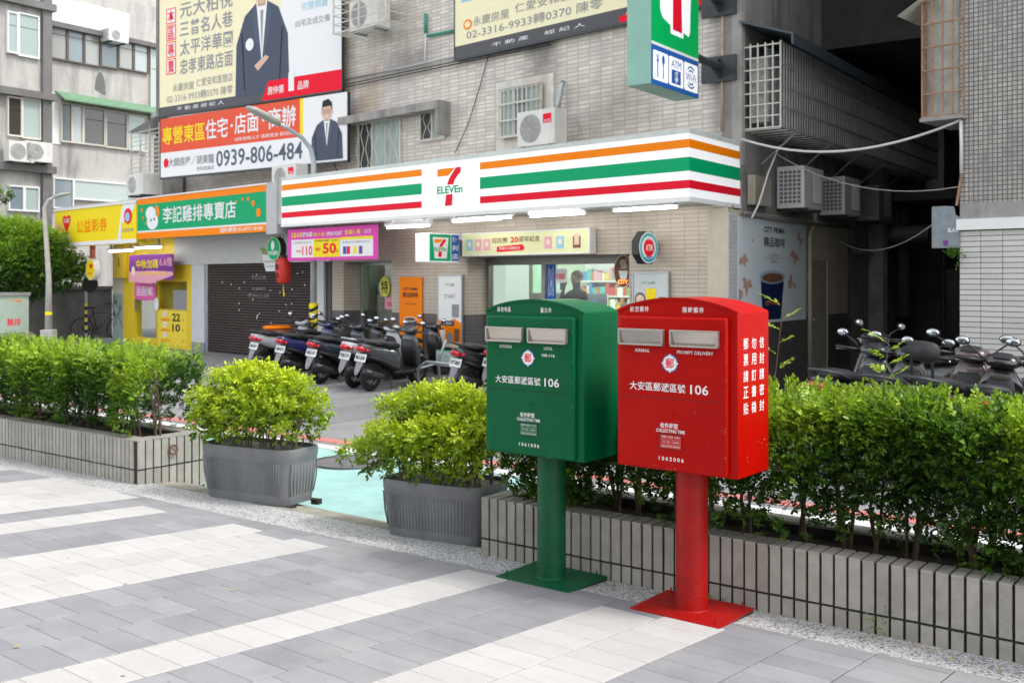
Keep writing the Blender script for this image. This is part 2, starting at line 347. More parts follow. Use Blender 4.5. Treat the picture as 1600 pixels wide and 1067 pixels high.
# kerb slab that carries planters and pots, mossy where it shows between the pots, dropping to the lane
m_moss = mat('mossy_concrete', (.30, .29, .24), .9, var=.35, vs=6, bump=.7, bs=50, stain=(.13, .17, .06), sa=.75)
vs = []; fs = []; prof = [(.12, -.004, 1), (.30, -.012, 1), (.42, -.03, 1), (.60, .0, 0), (.62, -.02, 0)]
prng = random.Random(3)
for i in range(81):
    s = -14 + 22 * i / 80
    for w_, dz, onp in prof:
        ww = w_ + (prng.uniform(-.02, .02) if w_ > .35 else 0); x, y = pl(s, ww)
        if s > -.1 or s < -3.3: dz2 = dz
        else: dz2 = dz
        vs.append((x, y, gz(x, y) + dz2 if onp else dz + .012))
K = len(prof)
for i in range(80):
    for j in range(K - 1): a = i * K + j; fs.append((a, a + K, a + K + 1, a + 1))
part('kerb', MB().add(vs, fs), m_moss, kind='structure')
# manhole cover in the lane
x, y = -1.50, 9.5
mh = thing('manhole_cover', 'round dark iron manhole cover set in the teal bike lane between the two pots', 'manhole cover', (x, y, .005))
part('cover', MB().slab([(.33 * math.cos(a * math.pi / 16), .33 * math.sin(a * math.pi / 16)) for a in range(32)], 0, .006), mat('cast_iron', (.17, .165, .17), .6, .4, var=.2, bump=.6, bs=60), mh)
part('rim', MB().torus((0, 0, .004), (0, 0, 1), .35, .012, 32, 6), M_dark, mh)

# ------------------------------------------------------------------ tiled planter walls
m_core = mat('dark_joint_mortar', (.032, .029, .028), .9, var=.3, vs=20)
m_ptile = mat('planter_tile', (.36, .345, .305), .6, var=.16, vs=12, bump=.35, bs=180, island=.11, stain=(.17, .165, .13), sa=.55, wp=True)
m_soil = mat('planting_soil', (.045, .032, .022), .95, var=.5, vs=18, bump=1., bs=45)
ZT = .48
def planter(label, s0, s1, pitch, depth, endtiles, capt):
    x, y = pl(s0, 0); L = s1 - s0
    root = thing('planter_wall', label, 'planter', (x, y, 0), PROT, 'tiled planters along the plaza edge')
    def gl(lx, ly=0.): X, Y = pl(s0 + lx, ly); return gz(X, Y)
    th = .13; b = MB()
    zb = min(gl(0), gl(L)) - .12
    b.box(0.008, L - .008, .008, th, zb, ZT - .008).box(0.008, L - .008, depth - th, depth - .008, zb, ZT - .008).box(.008, th, th, depth - th, zb, ZT - .008).box(L - th, L - .008, th, depth - th, zb, ZT - .008)
    part('wall_core', b, m_core, root)
    part('soil', MB().box(th, L - th, th, depth - th, zb, ZT - .05), m_soil, root)
    jw = .0125; zj = .26; tw = pitch - jw
    meu = MB().box(0, tw, 0, .012, zj + .006, ZT - .002).mesh('tile'); meu.materials.append(m_ptile)
    mel = MB().box(0, tw, 0, .012, .06, zj - .006).mesh('tile'); mel.materials.append(m_ptile)
    mec = MB().box(0, tw, 0, th + .004, ZT - .004, ZT + .008).mesh('tile'); mec.materials.append(m_ptile)
    n = int(L / pitch)
    def put(me, x_, y_, r=0.):
        o = bpy.data.objects.new('tile', me); COL.objects.link(o); o.parent = root
        o.location = (x_ + random.uniform(-.0006, .0006), y_ + random.uniform(-.0012, .0008), random.uniform(-.001, .001)); o.rotation_euler = (0, 0, r + random.uniform(-.004, .004)); return o
    for i in range(n):
        put(meu, i * pitch + .004, -.004); put(mel, i * pitch + .004, -.004)
        if capt: put(mec, i * pitch + .004, -.006)
    if not capt:
        part('coping', MB().box(-.002, L, -.002, th, ZT - .004, ZT + .006), m_ptile, root, bevel=.004)
    part('back_coping', MB().box(0, L, depth - th, depth + .002, ZT - .006, ZT + .006), m_ptile, root)
    for e_ in endtiles:
        m_ = int((depth) / (pitch * 1.15)); pe = depth / m_
        mu = MB().box(0, pe - jw, 0, .012, zj + .006, ZT - .002).mesh('tile'); mu.materials.append(m_ptile)
        ml = MB().box(0, pe - jw, 0, .012, .06, zj - .006).mesh('tile'); ml.materials.append(m_ptile)
        for i in range(m_):
            if e_ == 'R': put(mu, L + .002, i * pe + .006, R(90)); put(ml, L + .002, i * pe + .006, R(90))
            else: put(mu, -.004, (i + 1) * pe - .006, R(-90)); put(ml, -.004, (i + 1) * pe - .006, R(-90))
        if e_ == 'R': part('end_coping', MB().box(L - th, L + .004, th, depth - th, ZT - .004, ZT + .006), m_ptile, root)
        else: part('end_coping', MB().box(-.004, th, th, depth - th, ZT - .004, ZT + .006), m_ptile, root)
    return root
planter('right planter of upright grey-beige tiles and dark joints, behind the red and green mailboxes', 0, 4.6, .0605, .62, 'L', True)
pr_ = planter('left planter of narrow upright tiles with a pale coping and a chipped corner, beside the first grey pot', -10.6, -3.34, .0555, .62, 'R', False)
part('rusty_hook', MB().torus((7.26 + .02, .30, .38), (1, 0, 0), .035, .007, 16, 6), mat('rust', (.16, .06, .03), .9, var=.4), pr_)

# ------------------------------------------------------------------ foliage
def leaf_mat(name, dark, mid, young, tr=.35):
    m = bpy.data.materials.new(name); m.use_nodes = True; t = m.node_tree; p = t.nodes['Principled BSDF']; L = t.links.new
    at = _n(t, 'ShaderNodeAttribute'); at.attribute_name = 'tone'
    cr = _n(t, 'ShaderNodeValToRGB'); el = cr.color_ramp.elements
    el[0].position = 0; el[0].color = (*dark, 1); el[1].position = 1; el[1].color = (*young, 1); e = el.new(.5); e.color = (*mid, 1)
    L(at.outputs['Fac'], cr.inputs[0]); L(cr.outputs[0], p.inputs['Base Color']); p.inputs['Roughness'].default_value = .38
    tl = _n(t, 'ShaderNodeBsdfTranslucent'); L(cr.outputs[0], tl.inputs[0]); mx = _n(t, 'ShaderNodeMixShader'); mx.inputs[0].default_value = tr
    L(p.outputs[0], mx.inputs[1]); L(tl.outputs[0], mx.inputs[2]); L(mx.outputs[0], t.nodes['Material Output'].inputs[0]); return m
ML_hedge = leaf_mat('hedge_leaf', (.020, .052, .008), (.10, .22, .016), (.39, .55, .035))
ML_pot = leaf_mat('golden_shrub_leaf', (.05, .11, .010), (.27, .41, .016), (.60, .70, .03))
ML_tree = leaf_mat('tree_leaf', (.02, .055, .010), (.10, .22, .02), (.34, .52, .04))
m_bark = mat('bark', (.12, .085, .06), .85, var=.4, vs=14, bump=.6, bs=40)
def foliage(name, P, D, n, ln, wd, slen, tone, m, parent=None, droop=.3, ang=50, roll=.6, kind='stuff'):
    """sprigs: P origins, D unit directions, n leaflets each; one mesh of folded six-cornered leaves"""
    S = len(P); k = np.arange(n); tt = (.18 + .82 * k / (n - 1)) if n > 1 else np.array([1.])
    up = np.array([0, 0, 1.]); side = np.cross(D, up + rng.normal(0, .25, (S, 3))); side /= np.linalg.norm(side, axis=1, keepdims=True) + 1e-9
    nor = np.cross(side, D); ra = rng.normal(0, roll, S)[:, None]; side, nor = side * np.cos(ra) + nor * np.sin(ra), nor * np.cos(ra) - side * np.sin(ra)
    sl = slen * rng.uniform(.7, 1.25, S)
    base = P[:, None, :] + D[:, None, :] * (sl[:, None] * tt[None, :])[:, :, None]
    sg = np.where(k % 2 == 0, 1., -1.)[None, :, None]; a = np.radians(ang) * rng.uniform(.7, 1.2, (S, n, 1)); a[:, -1] = 0.05
    ld = D[:, None, :] * np.cos(a) + side[:, None, :] * np.sin(a) * sg + rng.normal(0, .16, (S, n, 3)); ld[..., 2] -= droop * rng.uniform(0, 1, (S, n))
    ld /= np.linalg.norm(ld, axis=2, keepdims=True)
    ws = np.cross(nor[:, None, :] + rng.normal(0, .3, (S, n, 3)), ld); ws /= np.linalg.norm(ws, axis=2, keepdims=True) + 1e-9
    ln_ = (ln * rng.uniform(.65, 1.2, (S, n, 1))); w_ = wd * ln_ / ln; nn = np.cross(ld, ws)
    pts = [base, base + ld * ln_ * .35 - ws * w_ * .5 + nn * w_ * .16, base + ld * ln_ * .74 - ws * w_ * .38 + nn * w_ * .10, base + ld * ln_ - nn * ln_ * .08,
           base + ld * ln_ * .74 + ws * w_ * .38 + nn * w_ * .10, base + ld * ln_ * .35 + ws * w_ * .5 + nn * w_ * .16]
    V = np.stack(pts, 2).reshape(-1, 3); T = S * n
    idx = (np.arange(T)[:, None] * 6 + np.array([0, 1, 2, 3, 0, 3, 4, 5])[None, :]).reshape(-1)
    me = bpy.data.meshes.new(name); me.vertices.add(len(V)); me.vertices.foreach_set('co', V.astype(np.float32).ravel())
    me.loops.add(len(idx)); me.loops.foreach_set('vertex_index', idx.astype(np.int32)); me.polygons.add(2 * T)
    me.polygons.foreach_set('loop_start', (np.arange(2 * T) * 4).astype(np.int32)); me.update(calc_edges=True)
    tn = np.clip(tone[:, None] + rng.normal(0, .11, (S, n)), 0, 1); at = me.attributes.new('tone', 'FLOAT', 'POINT'); at.data.foreach_set('value', np.repeat(tn.reshape(-1), 6).astype(np.float32))
    o = link(name, me, m, parent, kind=kind); return o
def unit(v): return v / (np.linalg.norm(v, axis=1, keepdims=True) + 1e-9)
def bush(b, x, y, z0, z1, spread, n, r=.012, seed=0):
    rr = random.Random(seed)
    for i in range(n):
        bx, by = x + rr.uniform(-.03, .03), y + rr.uniform(-.03, .03); tx, ty = x + rr.uniform(-spread, spread), y + rr.uniform(-spread, spread); h = z1 - z0
        pth = [(bx, by, z0), (bx + (tx - bx) * .25 + rr.uniform(-.02, .02), by + (ty - by) * .25, z0 + h * .3), (bx + (tx - bx) * .6 + rr.uniform(-.03, .03), by + (ty - by) * .6, z0 + h * .65), (tx, ty, z1)]
        k = r * rr.uniform(.6, 1.1); b.tube(pth, [k, k * .8, k * .55, k * .25], 5, False)
        for j in range(3):
            f = rr.uniform(.25, .8); q = Vector(pth[1]).lerp(Vector(pth[2]), f) if f < .6 else Vector(pth[2]).lerp(Vector(pth[3]), f - .3)
            e = q + Vector((rr.uniform(-.12, .12), rr.uniform(-.12, .12), rr.uniform(.08, .2))); b.tube([q, (q + e) / 2 + Vector((0, 0, .01)), e], [k * .45, k * .3, k * .15], 4, False)
def hedge_pts(n, L, D_, z0, z1, lo=.0, top=.30):
    """points on and just inside the clipped box, thinning towards the soil; local x along, y depth"""
    u = rng.random(n); x = rng.uniform(0, L, n); y = np.empty(n); z = np.empty(n); d = np.zeros((n, 3))
    tp = u < top; fr = (u >= top) & (u < top + (1 - top) * .45); bk = (u >= top + (1 - top) * .45) & (u < top + (1 - top) * .75); ins = u >= top + (1 - top) * .75
    wob = .030 * np.sin(x * 3.1 + 1) + .026 * np.sin(x * 7.7 + 1.5 * np.sin(x * 2.3)) + .020 * np.sin(x * 17 + 2)
    z1_ = z1 - .018 * x; y[tp] = rng.uniform(.0, D_, tp.sum()); z[tp] = z1_[tp] + wob[tp] - np.abs(rng.normal(0, .035, tp.sum())) - .05 * np.abs(2 * y[tp] / D_ - 1) ** 3; d[tp] = [0, 0, 1.3]
    def zz(m): return z0 + (z1 - .03 - z0) * rng.beta(1.65, 1.0, m)
    y[fr] = .0 + wob[fr] + np.abs(rng.normal(0, .05, fr.sum())); z[fr] = zz(fr.sum()); d[fr] = [0, -1, .45]
    y[bk] = D_ - np.abs(rng.normal(0, .05, bk.sum())); z[bk] = zz(bk.sum()); d[bk] = [0, 1, .45]
    y[ins] = rng.uniform(.08, D_ - .08, ins.sum()); z[ins] = zz(ins.sum()); d[ins] = [0, -.2, .6]
    return np.stack([x, y, z], 1), unit(d + rng.normal(0, .55, (n, 3)))
def hedge(label, s0, s1, w0, depth, z0, z1, n, nst, ln, leaves=9, seedv=1, low=None):
    x, y = pl(s0, w0); L = s1 - s0
    root = thing('hedge', label, 'hedge', (x, y, ZT - .05), PROT, 'clipped hedges in the tiled planters')
    zb = ZT - .05; P, D = hedge_pts(n, L, depth, z0 - zb, z1 - zb)
    CC = np.stack([rng.uniform(0, L, 110), rng.uniform(0, depth, 110), rng.uniform(z0 - zb, z1 - zb, 110)], 1); cv = rng.normal(0, .13, 110); near = np.argmin(((P[:, None, :] - CC[None]) ** 2).sum(2), 1)
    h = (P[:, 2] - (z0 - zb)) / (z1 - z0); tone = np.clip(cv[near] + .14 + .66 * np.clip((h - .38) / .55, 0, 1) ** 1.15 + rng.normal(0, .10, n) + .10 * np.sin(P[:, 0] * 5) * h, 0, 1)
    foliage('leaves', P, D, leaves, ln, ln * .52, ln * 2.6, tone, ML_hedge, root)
    k = int(n * .022); x_ = rng.uniform(0, L, k); P2 = np.stack([x_, rng.uniform(0, depth, k), np.full(k, z1 - zb - .02)], 1)      # taller young shoots
    foliage('young_shoots', P2, unit(np.array([0, 0, 1.]) + rng.normal(0, .22, (k, 3))), 11, ln * .9, ln * .5, ln * 3.0, np.full(k, .85), ML_hedge, root, droop=.1)
    b = MB(); rr = random.Random(seedv)
    for i in range(nst): bush(b, (i + rr.uniform(.2, .8)) * L / nst, depth * rr.uniform(.35, .65), -.02, z1 - zb - .08, .13, 3, .013, seedv * 100 + i)
    part('stems', b, m_bark, root, smooth=True, kind='stuff')
    return root
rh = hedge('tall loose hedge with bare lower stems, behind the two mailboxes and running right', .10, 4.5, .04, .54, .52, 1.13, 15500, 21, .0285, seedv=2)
# fallen-open lower growth at the far right and near the pot
k = 900; x_ = np.concatenate([rng.uniform(2.3, 4.2, 600), rng.uniform(0, .5, 300)]); P3 = np.stack([x_, rng.uniform(.02, .4, k), rng.uniform(.02, .26, k)], 1)
foliage('low_leaves', P3, unit(np.array([0, -.4, .7]) + rng.normal(0, .5, (k, 3))), 7, .028, .017, .07, np.full(k, .3), ML_hedge, rh)
# one long arching shoot above the hedge
for (sx, hh) in ((1.50, .36), (2.02, .2), (2.92, .24)):
    Pp = np.array([[sx, .25, .78]]); nseg = 7
    Pq = np.repeat(Pp, nseg, 0) + np.outer(np.linspace(0, hh, nseg), [.12, 0, 1]); Dq = unit(np.stack([np.where(np.arange(nseg) % 2, .8, -.8), rng.normal(0, .3, nseg), np.full(nseg, .45)], 1))
    foliage('tall_shoot', Pq, Dq, 9, .03, .019, .09, np.full(nseg, .8), ML_hedge, rh, droop=.05, roll=.15)
    part('shoot_stem', MB().tube([(sx, .25, .5), (sx, .25, .8), (sx + .12 * hh, .25, .80 + hh)], [.004, .003, .0015], 5), m_bark, rh)
hedge('left hedge, dense and evenly clipped, in the planter at the left edge of the plaza', -10.5, -3.40, .04, .58,  .50, 1.115, 20000, 30, .027, seedv=5)

# ------------------------------------------------------------------ grey pots with golden shrubs
m_pot = mat('grey_pot_plastic', (.15, .158, .168), .6, var=.22, vs=5, bump=.35, bs=90, stain=(.24, .24, .24), sa=.4)
def pot(label, px, py, rot, L, Wd, H, zb, stand):
    root = thing('plant_pot', label, 'plant pot', (px, py, zb), rot, 'long grey plant pots at the plaza edge')
    b = MB(); secs = []
    # rounded rectangle cross-sections from foot to rim, fluted between
    def ring(hx, hy, z, fl=0.):
        r = []; n = 96; e = 5.5
        for k in range(n):
            a = 2 * math.pi * k / n; ca, sa = math.cos(a), math.sin(a)
            x_ = hx * abs(ca) ** (2 / e) * (1 if ca >= 0 else -1); y_ = hy * abs(sa) ** (2 / e) * (1 if sa >= 0 else -1); r.append(Vector((x_, y_, z)))
        return r
    hx, hy = L / 2, Wd / 2
    prof_ = [(.895, .85, 0), (.915, .88, .10), (.92, .885, .13), (.955, .93, .45), (.985, .975, .70), (.99, .985, .80), (1.0, 1.0, .83), (1.005, 1.005, .97), (.995, .99, 1.0), (.95, .92, 1.0), (.94, .91, .93)]
    rings_ = [ring(hx * a, hy * c, H * z) for a, c, z in prof_]
    part('body', b.rings(rings_, cap=True), m_pot, root, autos=40)
    f = MB(); nfl = int(L / .026)       # upright ribs standing proud of the sides
    for sgn in (-1, 1):
        for i in range(nfl):
            x_ = -hx * .86 + 2 * hx * .86 * (i + .5) / nfl
            f.tube([(x_ * .95, sgn * hy * .892, H * .17), (x_ * .97, sgn * hy * .935, H * .45), (x_, sgn * hy * .985, H * .76)], [.002, .0032, .003], 5)
    for sgn in (-1, 1):
        for i in range(9):
            y_ = -hy * .75 + 2 * hy * .75 * (i + .5) / 9; f.tube([(sgn * hx * .923, y_ * .9, H * .17), (sgn * hx * .957, y_, H * .45), (sgn * hx * .988, y_, H * .76)], [.004, .006, .005], 5)
    part('ribs', f, m_pot, root, smooth=True, kind='stuff')
    part('soil', MB().box(-hx * .86, hx * .86, -hy * .80, hy * .80, H * .80, H * .88), m_soil, root)
    return root
def stand(px, py, rot, L, Wd, h, zb, label):
    root = thing('pot_stand', label, 'stand', (px, py, zb), rot)
    m = mat('rusty_steel', (.045, .035, .03), .8, .3, var=.4, vs=12)
    for x_ in (-L / 2, L / 2 - .06):
        for y_ in (-Wd / 2, Wd / 2 - .05): part('leg', MB().box(x_, x_ + .06, y_, y_ + .05, 0, h - .012), m, root)
    part('frame', MB().box(-L / 2, L / 2, -Wd / 2, -Wd / 2 + .05, h - .01, h).box(-L / 2, L / 2, Wd / 2 - .05, Wd / 2, h - .01, h), m, root)
def golden(label, cx, cy, z, rot, L, Wd, H, n, seed, left_bulge=0.):
    root = thing('shrub', label, 'shrub', (cx, cy, z), rot, 'golden green shrubs growing in the pots')
    g = np.random.default_rng(seed)
    # a handful of overlapping lumps, each covered with drooping sprigs
    lumps = []
    for i in range(34):
        lx = g.uniform(-L / 2, L / 2); ly = g.uniform(-Wd / 2, Wd / 2); f = 1 - (2 * lx / L) ** 2 * .35; lz = g.uniform(.35, .88) * H * f; lumps.append((lx, ly, lz, g.uniform(.06, .115)))
    for lx in np.linspace(-L * .45, L * .45, 7):
        lumps.append((lx, -Wd * .1, H * (.90 - .16 * abs(2 * lx / L) ** 2), .11)); lumps.append((lx, -Wd * .44, H * g.uniform(.5, .68), g.uniform(.07, .10))); lumps.append((lx + g.uniform(-.05, .05), -Wd * .40, H * g.uniform(.26, .38), g.uniform(.06, .09)))
        if g.random() < .45: lumps.append((lx - .03, -Wd * .34, H * .15, .055))
    if left_bulge:
        for i in range(5): lumps.append((-L / 2 - left_bulge * g.uniform(.3, 1), g.uniform(-.15, .1), H * g.uniform(.10, .42), .085))
    P = []; D = []; T = []
    for (lx, ly, lz, r) in lumps:
        to = g.normal(0, .13); m_ = int(n / len(lumps) * (r / .09) ** 2); v = g.normal(0, 1, (m_, 3)); v /= np.linalg.norm(v, axis=1, keepdims=True); v[:, 2] = np.abs(v[:, 2]) * np.where(g.random(m_) < .75, 1, -.8)
        p_ = np.array([lx, ly, lz]) + v * r * g.uniform(.7, 1.05, (m_, 1)); P.append(p_); D.append(v * .8 + np.array([0, 0, .35]) + g.normal(0, .35, (m_, 3)))
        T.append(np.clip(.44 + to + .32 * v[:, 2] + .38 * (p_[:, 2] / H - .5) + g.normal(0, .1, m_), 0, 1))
    P = np.concatenate(P); D = unit(np.concatenate(D)); T = np.concatenate(T)
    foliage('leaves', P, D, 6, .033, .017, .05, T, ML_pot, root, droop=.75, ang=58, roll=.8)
    b = MB()
    for i in range(9): bush(b, -L * .42 + L * .84 * i / 8, g.uniform(-.06, .06), -.04, H * .75, .14, 3, .010, seed * 7 + i)
    part('stems', b, mat('pale_bark', (.20, .15, .10), .85, var=.3, vs=14), root, smooth=True, kind='stuff')
def pott(label, labs, front, rim_z, L, Wd, H, ang, with_stand, n, seed, HH, lb):
    fx_, fy_ = front                       # middle of the front rim
    d = (math.cos(ang), math.sin(ang)); back = (-d[1], d[0]); cx, cy = fx_ + back[0] * Wd / 2, fy_ + back[1] * Wd / 2
    zb = rim_z - H; pot(label, cx, cy, ang, L, Wd, H, zb, with_stand)
    g_ = gz(cx, cy) - .03
    if with_stand: stand(cx + .03, cy, ang, L * .94, Wd * .8, zb - g_, g_, 'low rusty steel stand under the left grey pot')
    golden(labs, cx, cy, rim_z - .05, ang, L * .98, Wd * 1.15, HH, n, seed, lb)
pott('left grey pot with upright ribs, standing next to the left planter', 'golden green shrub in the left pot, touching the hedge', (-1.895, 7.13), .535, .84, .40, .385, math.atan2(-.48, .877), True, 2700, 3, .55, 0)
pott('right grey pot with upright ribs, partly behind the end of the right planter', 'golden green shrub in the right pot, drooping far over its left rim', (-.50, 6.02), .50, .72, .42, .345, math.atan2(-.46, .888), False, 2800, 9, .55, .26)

# chewing gum spots and small stains on the slabs, a patch and a seam in the road
gs = MB(); rr = random.Random(31)
for i in range(60):
    s_, w_ = rr.uniform(-7, 3.5), rr.uniform(-4.6, -.4); X, Y = pl(s_, w_); r_ = rr.uniform(.004, .010); k_ = rr.uniform(.6, 1)
    gs.add([(X + r_ * math.cos(a), Y + r_ * k_ * math.sin(a), gz(X + r_ * math.cos(a), Y + r_ * k_ * math.sin(a)) + .0012) for a in [j * math.pi / 4 for j in range(8)]], [tuple(range(8))])
part('gum_spots', gs, mat('old_gum', (.20, .195, .19), .8), plaza, kind='stuff')
b = MB()
for (s0, s1, w0, w1) in ((-2.9, -1.2, 4.0, 5.1), (-6.5, -5.4, 3.4, 5.6), (1.5, 3.6, 3.4, 4.2)): b.add([(*pl(s0, w0), .003), (*pl(s1, w0), .003), (*pl(s1, w1), .003), (*pl(s0, w1), .003)], [(0, 1, 2, 3)])
part('road_patches', b, mat('patch_asphalt', (.21, .21, .213), .9, var=.2, vs=6, bump=.9, bs=180), road)

# ------------------------------------------------------------------ mailboxes
def mailbox(label, cx, cy, colr, dark, texts, number, zb, ze, za_, side=None):
    rot = math.atan2(-.62, .784); g = gz(cx, cy)
    root = thing('mailbox', label, 'mailbox', (cx, cy, g), rot, 'pair of post office mailboxes on the plaza')
    nm = 'red' if colr[0] > .3 else 'green'
    m = mat('glossy_%s_enamel' % nm, colr, .42, coat=.05, spec=.13, var=.10, vs=5, bump=.08, bs=12, stain=dark, sa=.45)
    mp = mat('worn_%s_paint' % nm, [c * .8 for c in colr], .5, var=.22, vs=9, bump=.35, bs=40, stain=dark, sa=.5, spec=.35)
    W, Dp = .61, .31; b0, e0, a0 = zb - g, ze - g, za_ - g
    # front plane pixel reader
    ex = (.784, -.62); bk = (.62, .784); P = (cx - bk[0] * Dp / 2, cy - bk[1] * Dp / 2)
    def q(px, py, o=0.): t, Y = hit((P[0] - bk[0] * o, P[1] - bk[1] * o), ex, px); return t, zat(py, Y) - g
    n = 18; arch = [(W / 2 - W * i / n, e0 + (a0 - e0) * (1 - (1 - 2 * i / n) ** 2) ** .9) for i in range(n + 1)]
    pts = [(-W / 2, b0), (W / 2, b0)] + arch
    part('body', MB().prism(pts, -Dp / 2, Dp / 2), m, root, bevel=.006, autos=30)
    # a thin hood lip following the arch
    lip = [(x_ * 1.006, z_ + .001) for x_, z_ in arch] + [(x_ * .975, z_ - .009) for x_, z_ in arch[::-1]]
    part('hood_lip', MB().prism(lip[::1], -Dp / 2 - .006, -Dp / 2 + .01), m, root, autos=30)
    px0, px1 = -W / 2 + .020, W / 2 - .042; ptop = e0 - .024
    part('door', MB().box(px0, px1, -Dp / 2 - .024, -Dp / 2 + .01, b0 + .004, ptop), m, root, bevel=.013, seg=4, autos=50)
    yf = -Dp / 2 - .0248
    part('door_seam', MB().box(px0 + .03, px1 - .03, yf - .0015, yf + .002, b0 + .326, b0 + .329), mat('%s_seam' % nm, [c * .45 for c in colr], .6), root)
    part('lock', MB().disc(0, b0 + .262, .007, yf - .004, yf), m, root)
    for k in range(2):
        x0 = px0 + .010 + k * .268; x1 = x0 + .238; z0, z1 = e0 - .156, e0 - .082
        fl = part('slot_flap', MB().add([(x0 + .006, yf - .016, z1 - .006), (x1 - .006, yf - .016, z1 - .006), (x1 - .006, yf - .003, z0 + .006), (x0 + .006, yf - .003, z0 + .006)], [(0, 3, 2, 1)]), M_chrome, root)
        fr = MB().box(x0, x1, yf - .020, yf + .01, z1 - .008, z1).box(x0 + .008, x1 - .004, yf - .026, yf + .01, z0, z0 + .008).box(x0 + .002, x0 + .010, yf - .022, yf + .01, z0 + .008, z1 - .008).box(x1 - .010, x1 - .002, yf - .022, yf + .01, z0 + .008, z1 - .008)
        part('frame', fr, mat('brushed_steel', (.50, .46, .43), .4, .8, var=.15), fl, bevel=.0015)
    Wt = mat('mailbox_lettering', (.82, .80, .80), .45)
    ya = -Dp / 2 - .0012
    (ta, tb, tc_, td, te) = texts
    text(ta[0], -.185 + ta[1], e0 + .006, ta[2], .026, ya, Wt, root, .02, 1.3); text(tb[0], .08 + tb[1], e0 + .006, tb[2], .026, ya, Wt, root, .02, 1.3)
    yb = yf - .001; zt = e0 - .180
    text(tc_[0], -.155, zt, tc_[1], .015, yb, Wt, root, .01); text(td[0], .112, zt, td[1], .015, yb, Wt, root, .01)
    if te: text(te, .112, zt - .034, .078, .015, yb, Wt, root, .015)
    zc = e0 - .232; em = part('emblem', MB().disc(-.012, zc, .040, yb - .0006, yb + .0008, 36), mat('emblem_blue', (.02, .13, .38), .4), root)
    part('disc', MB().disc(-.012, zc, .0345, yb - .0014, yb, 36), Wt, em)
    cr_ = MB()
    for a in range(4):
        c_, s_ = round(math.cos(a * math.pi / 2)), round(math.sin(a * math.pi / 2)); cr_.box(-.012 + c_ * .0375 - .0035, -.012 + c_ * .0375 + .0035, yb - .0012, yb - .0007, zc + s_ * .0375 - .0035, zc + s_ * .0375 + .0035)
    part('gap', cr_, Wt, em, kind='stuff')
    text('郵', -.012, zc, .043, .045, yb - .0022, P_R, em, .045)
    text('大安區郵遞區號', -.078, b0 + .376, .285, .039, yb, Wt, root, .018, 1.05); text('106', .133, b0 + .376, .088, .042, yb, Wt, root, .012)
    text('收件時間', -.018, b0 + .207, .088, .024, yb, Wt, root, .03); text('COLLECTING TIME', -.010, b0 + .184, .145, .015, yb, Wt, root, .02)
    wz0, wz1 = b0 + .103, b0 + .171
    pk = part('collection_plate', MB().box(-.068, .045, yb - .0012, yb + .004, wz0, wz1), mat('%s_recess' % nm, [c * .35 for c in colr], .6), root)
    part('card', MB().box(-.060, .045, yb - .002, yb, wz0 + .004, wz1 - .006), mat('%s_card' % nm, [min(1, c * 1.05 + .03) for c in colr], .5), pk)
    ln = MB()
    for zz in (.022, .043): ln.box(-.058, .043, yb - .0028, yb - .0021, wz0 + zz, wz0 + zz + .0012)
    part('card_line', ln, mat('%s_card_line' % nm, [min(1, c * .8 + .18) for c in colr], .5), pk, kind='stuff')
    text('星期一至五  17:00', -.008, wz0 + .055, .09, .008, yb - .0024, Wt, pk); text('六  日   12:00', -.008, wz0 + .033, .08, .008, yb - .0024, Wt, pk); text('例假日不收件 逾時次日', -.008, wz0 + .013, .094, .008, yb - .0024, Wt, pk)
    text(number, -.006, b0 + .060, .125, .018, yb, Wt, root, .02, 1.5)
    part('pole', MB().tube([(0, 0, .008), (0, 0, b0 + .01)], .073, 32), mp, root, autos=40)
    pl_ = part('base_plate', MB().box(-.225, .225, -.175, .175, .004, .014), mp, root, bevel=.002)
    part('weld', MB().torus((0, 0, .014), (0, 0, 1), .075, .006, 32, 6), mp, pl_, smooth=True)
    part('rubber_mat', MB().box(-.222, .222, -.172, .172, -.008, .004), M_black, root)
    for sx in (-1, 1):
        for sy in (-1, 1): part('bolt', MB().disc(0, 0, .009, -.006, .006, 6).tube([(0, -.004, 0), (0, -.022, 0)], .0045, 8), mp, root).location = (sx * .185, sy * .135, .018)
    for o in [c for c in root.children if c.name.startswith('bolt')]: o.rotation_euler = (R(-90), 0, 0)
    sp = MB(); r2 = random.Random(len(label)); mch = mat('%s_chipped' % nm, [min(1, c * .8 + .22) for c in colr], .7)
    for i in range(30):      # chips and rubs along the bottom edge, the door edge and the plate
        k_ = i % 3; x_ = r2.uniform(px0, px1) if k_ < 2 else px1 - .006 + r2.uniform(-.004, .004); z_ = (b0 + .006 + r2.uniform(0, .02) ** 1.0) if k_ == 0 else b0 + r2.uniform(.03, .68); rx, rz = (r2.uniform(.001, .004), r2.uniform(.0006, .0022)) if k_ != 1 else (r2.uniform(.002, .009), .0005)
        sp.add([(x_ + rx * math.cos(a), yf - .0007, z_ + rz * math.sin(a) + .3 * rx * math.cos(a)) for a in [j * math.pi / 3 for j in range(6)]], [(5, 4, 3, 2, 1, 0)])
    part('paint_chips', sp, mch, root, kind='stuff')
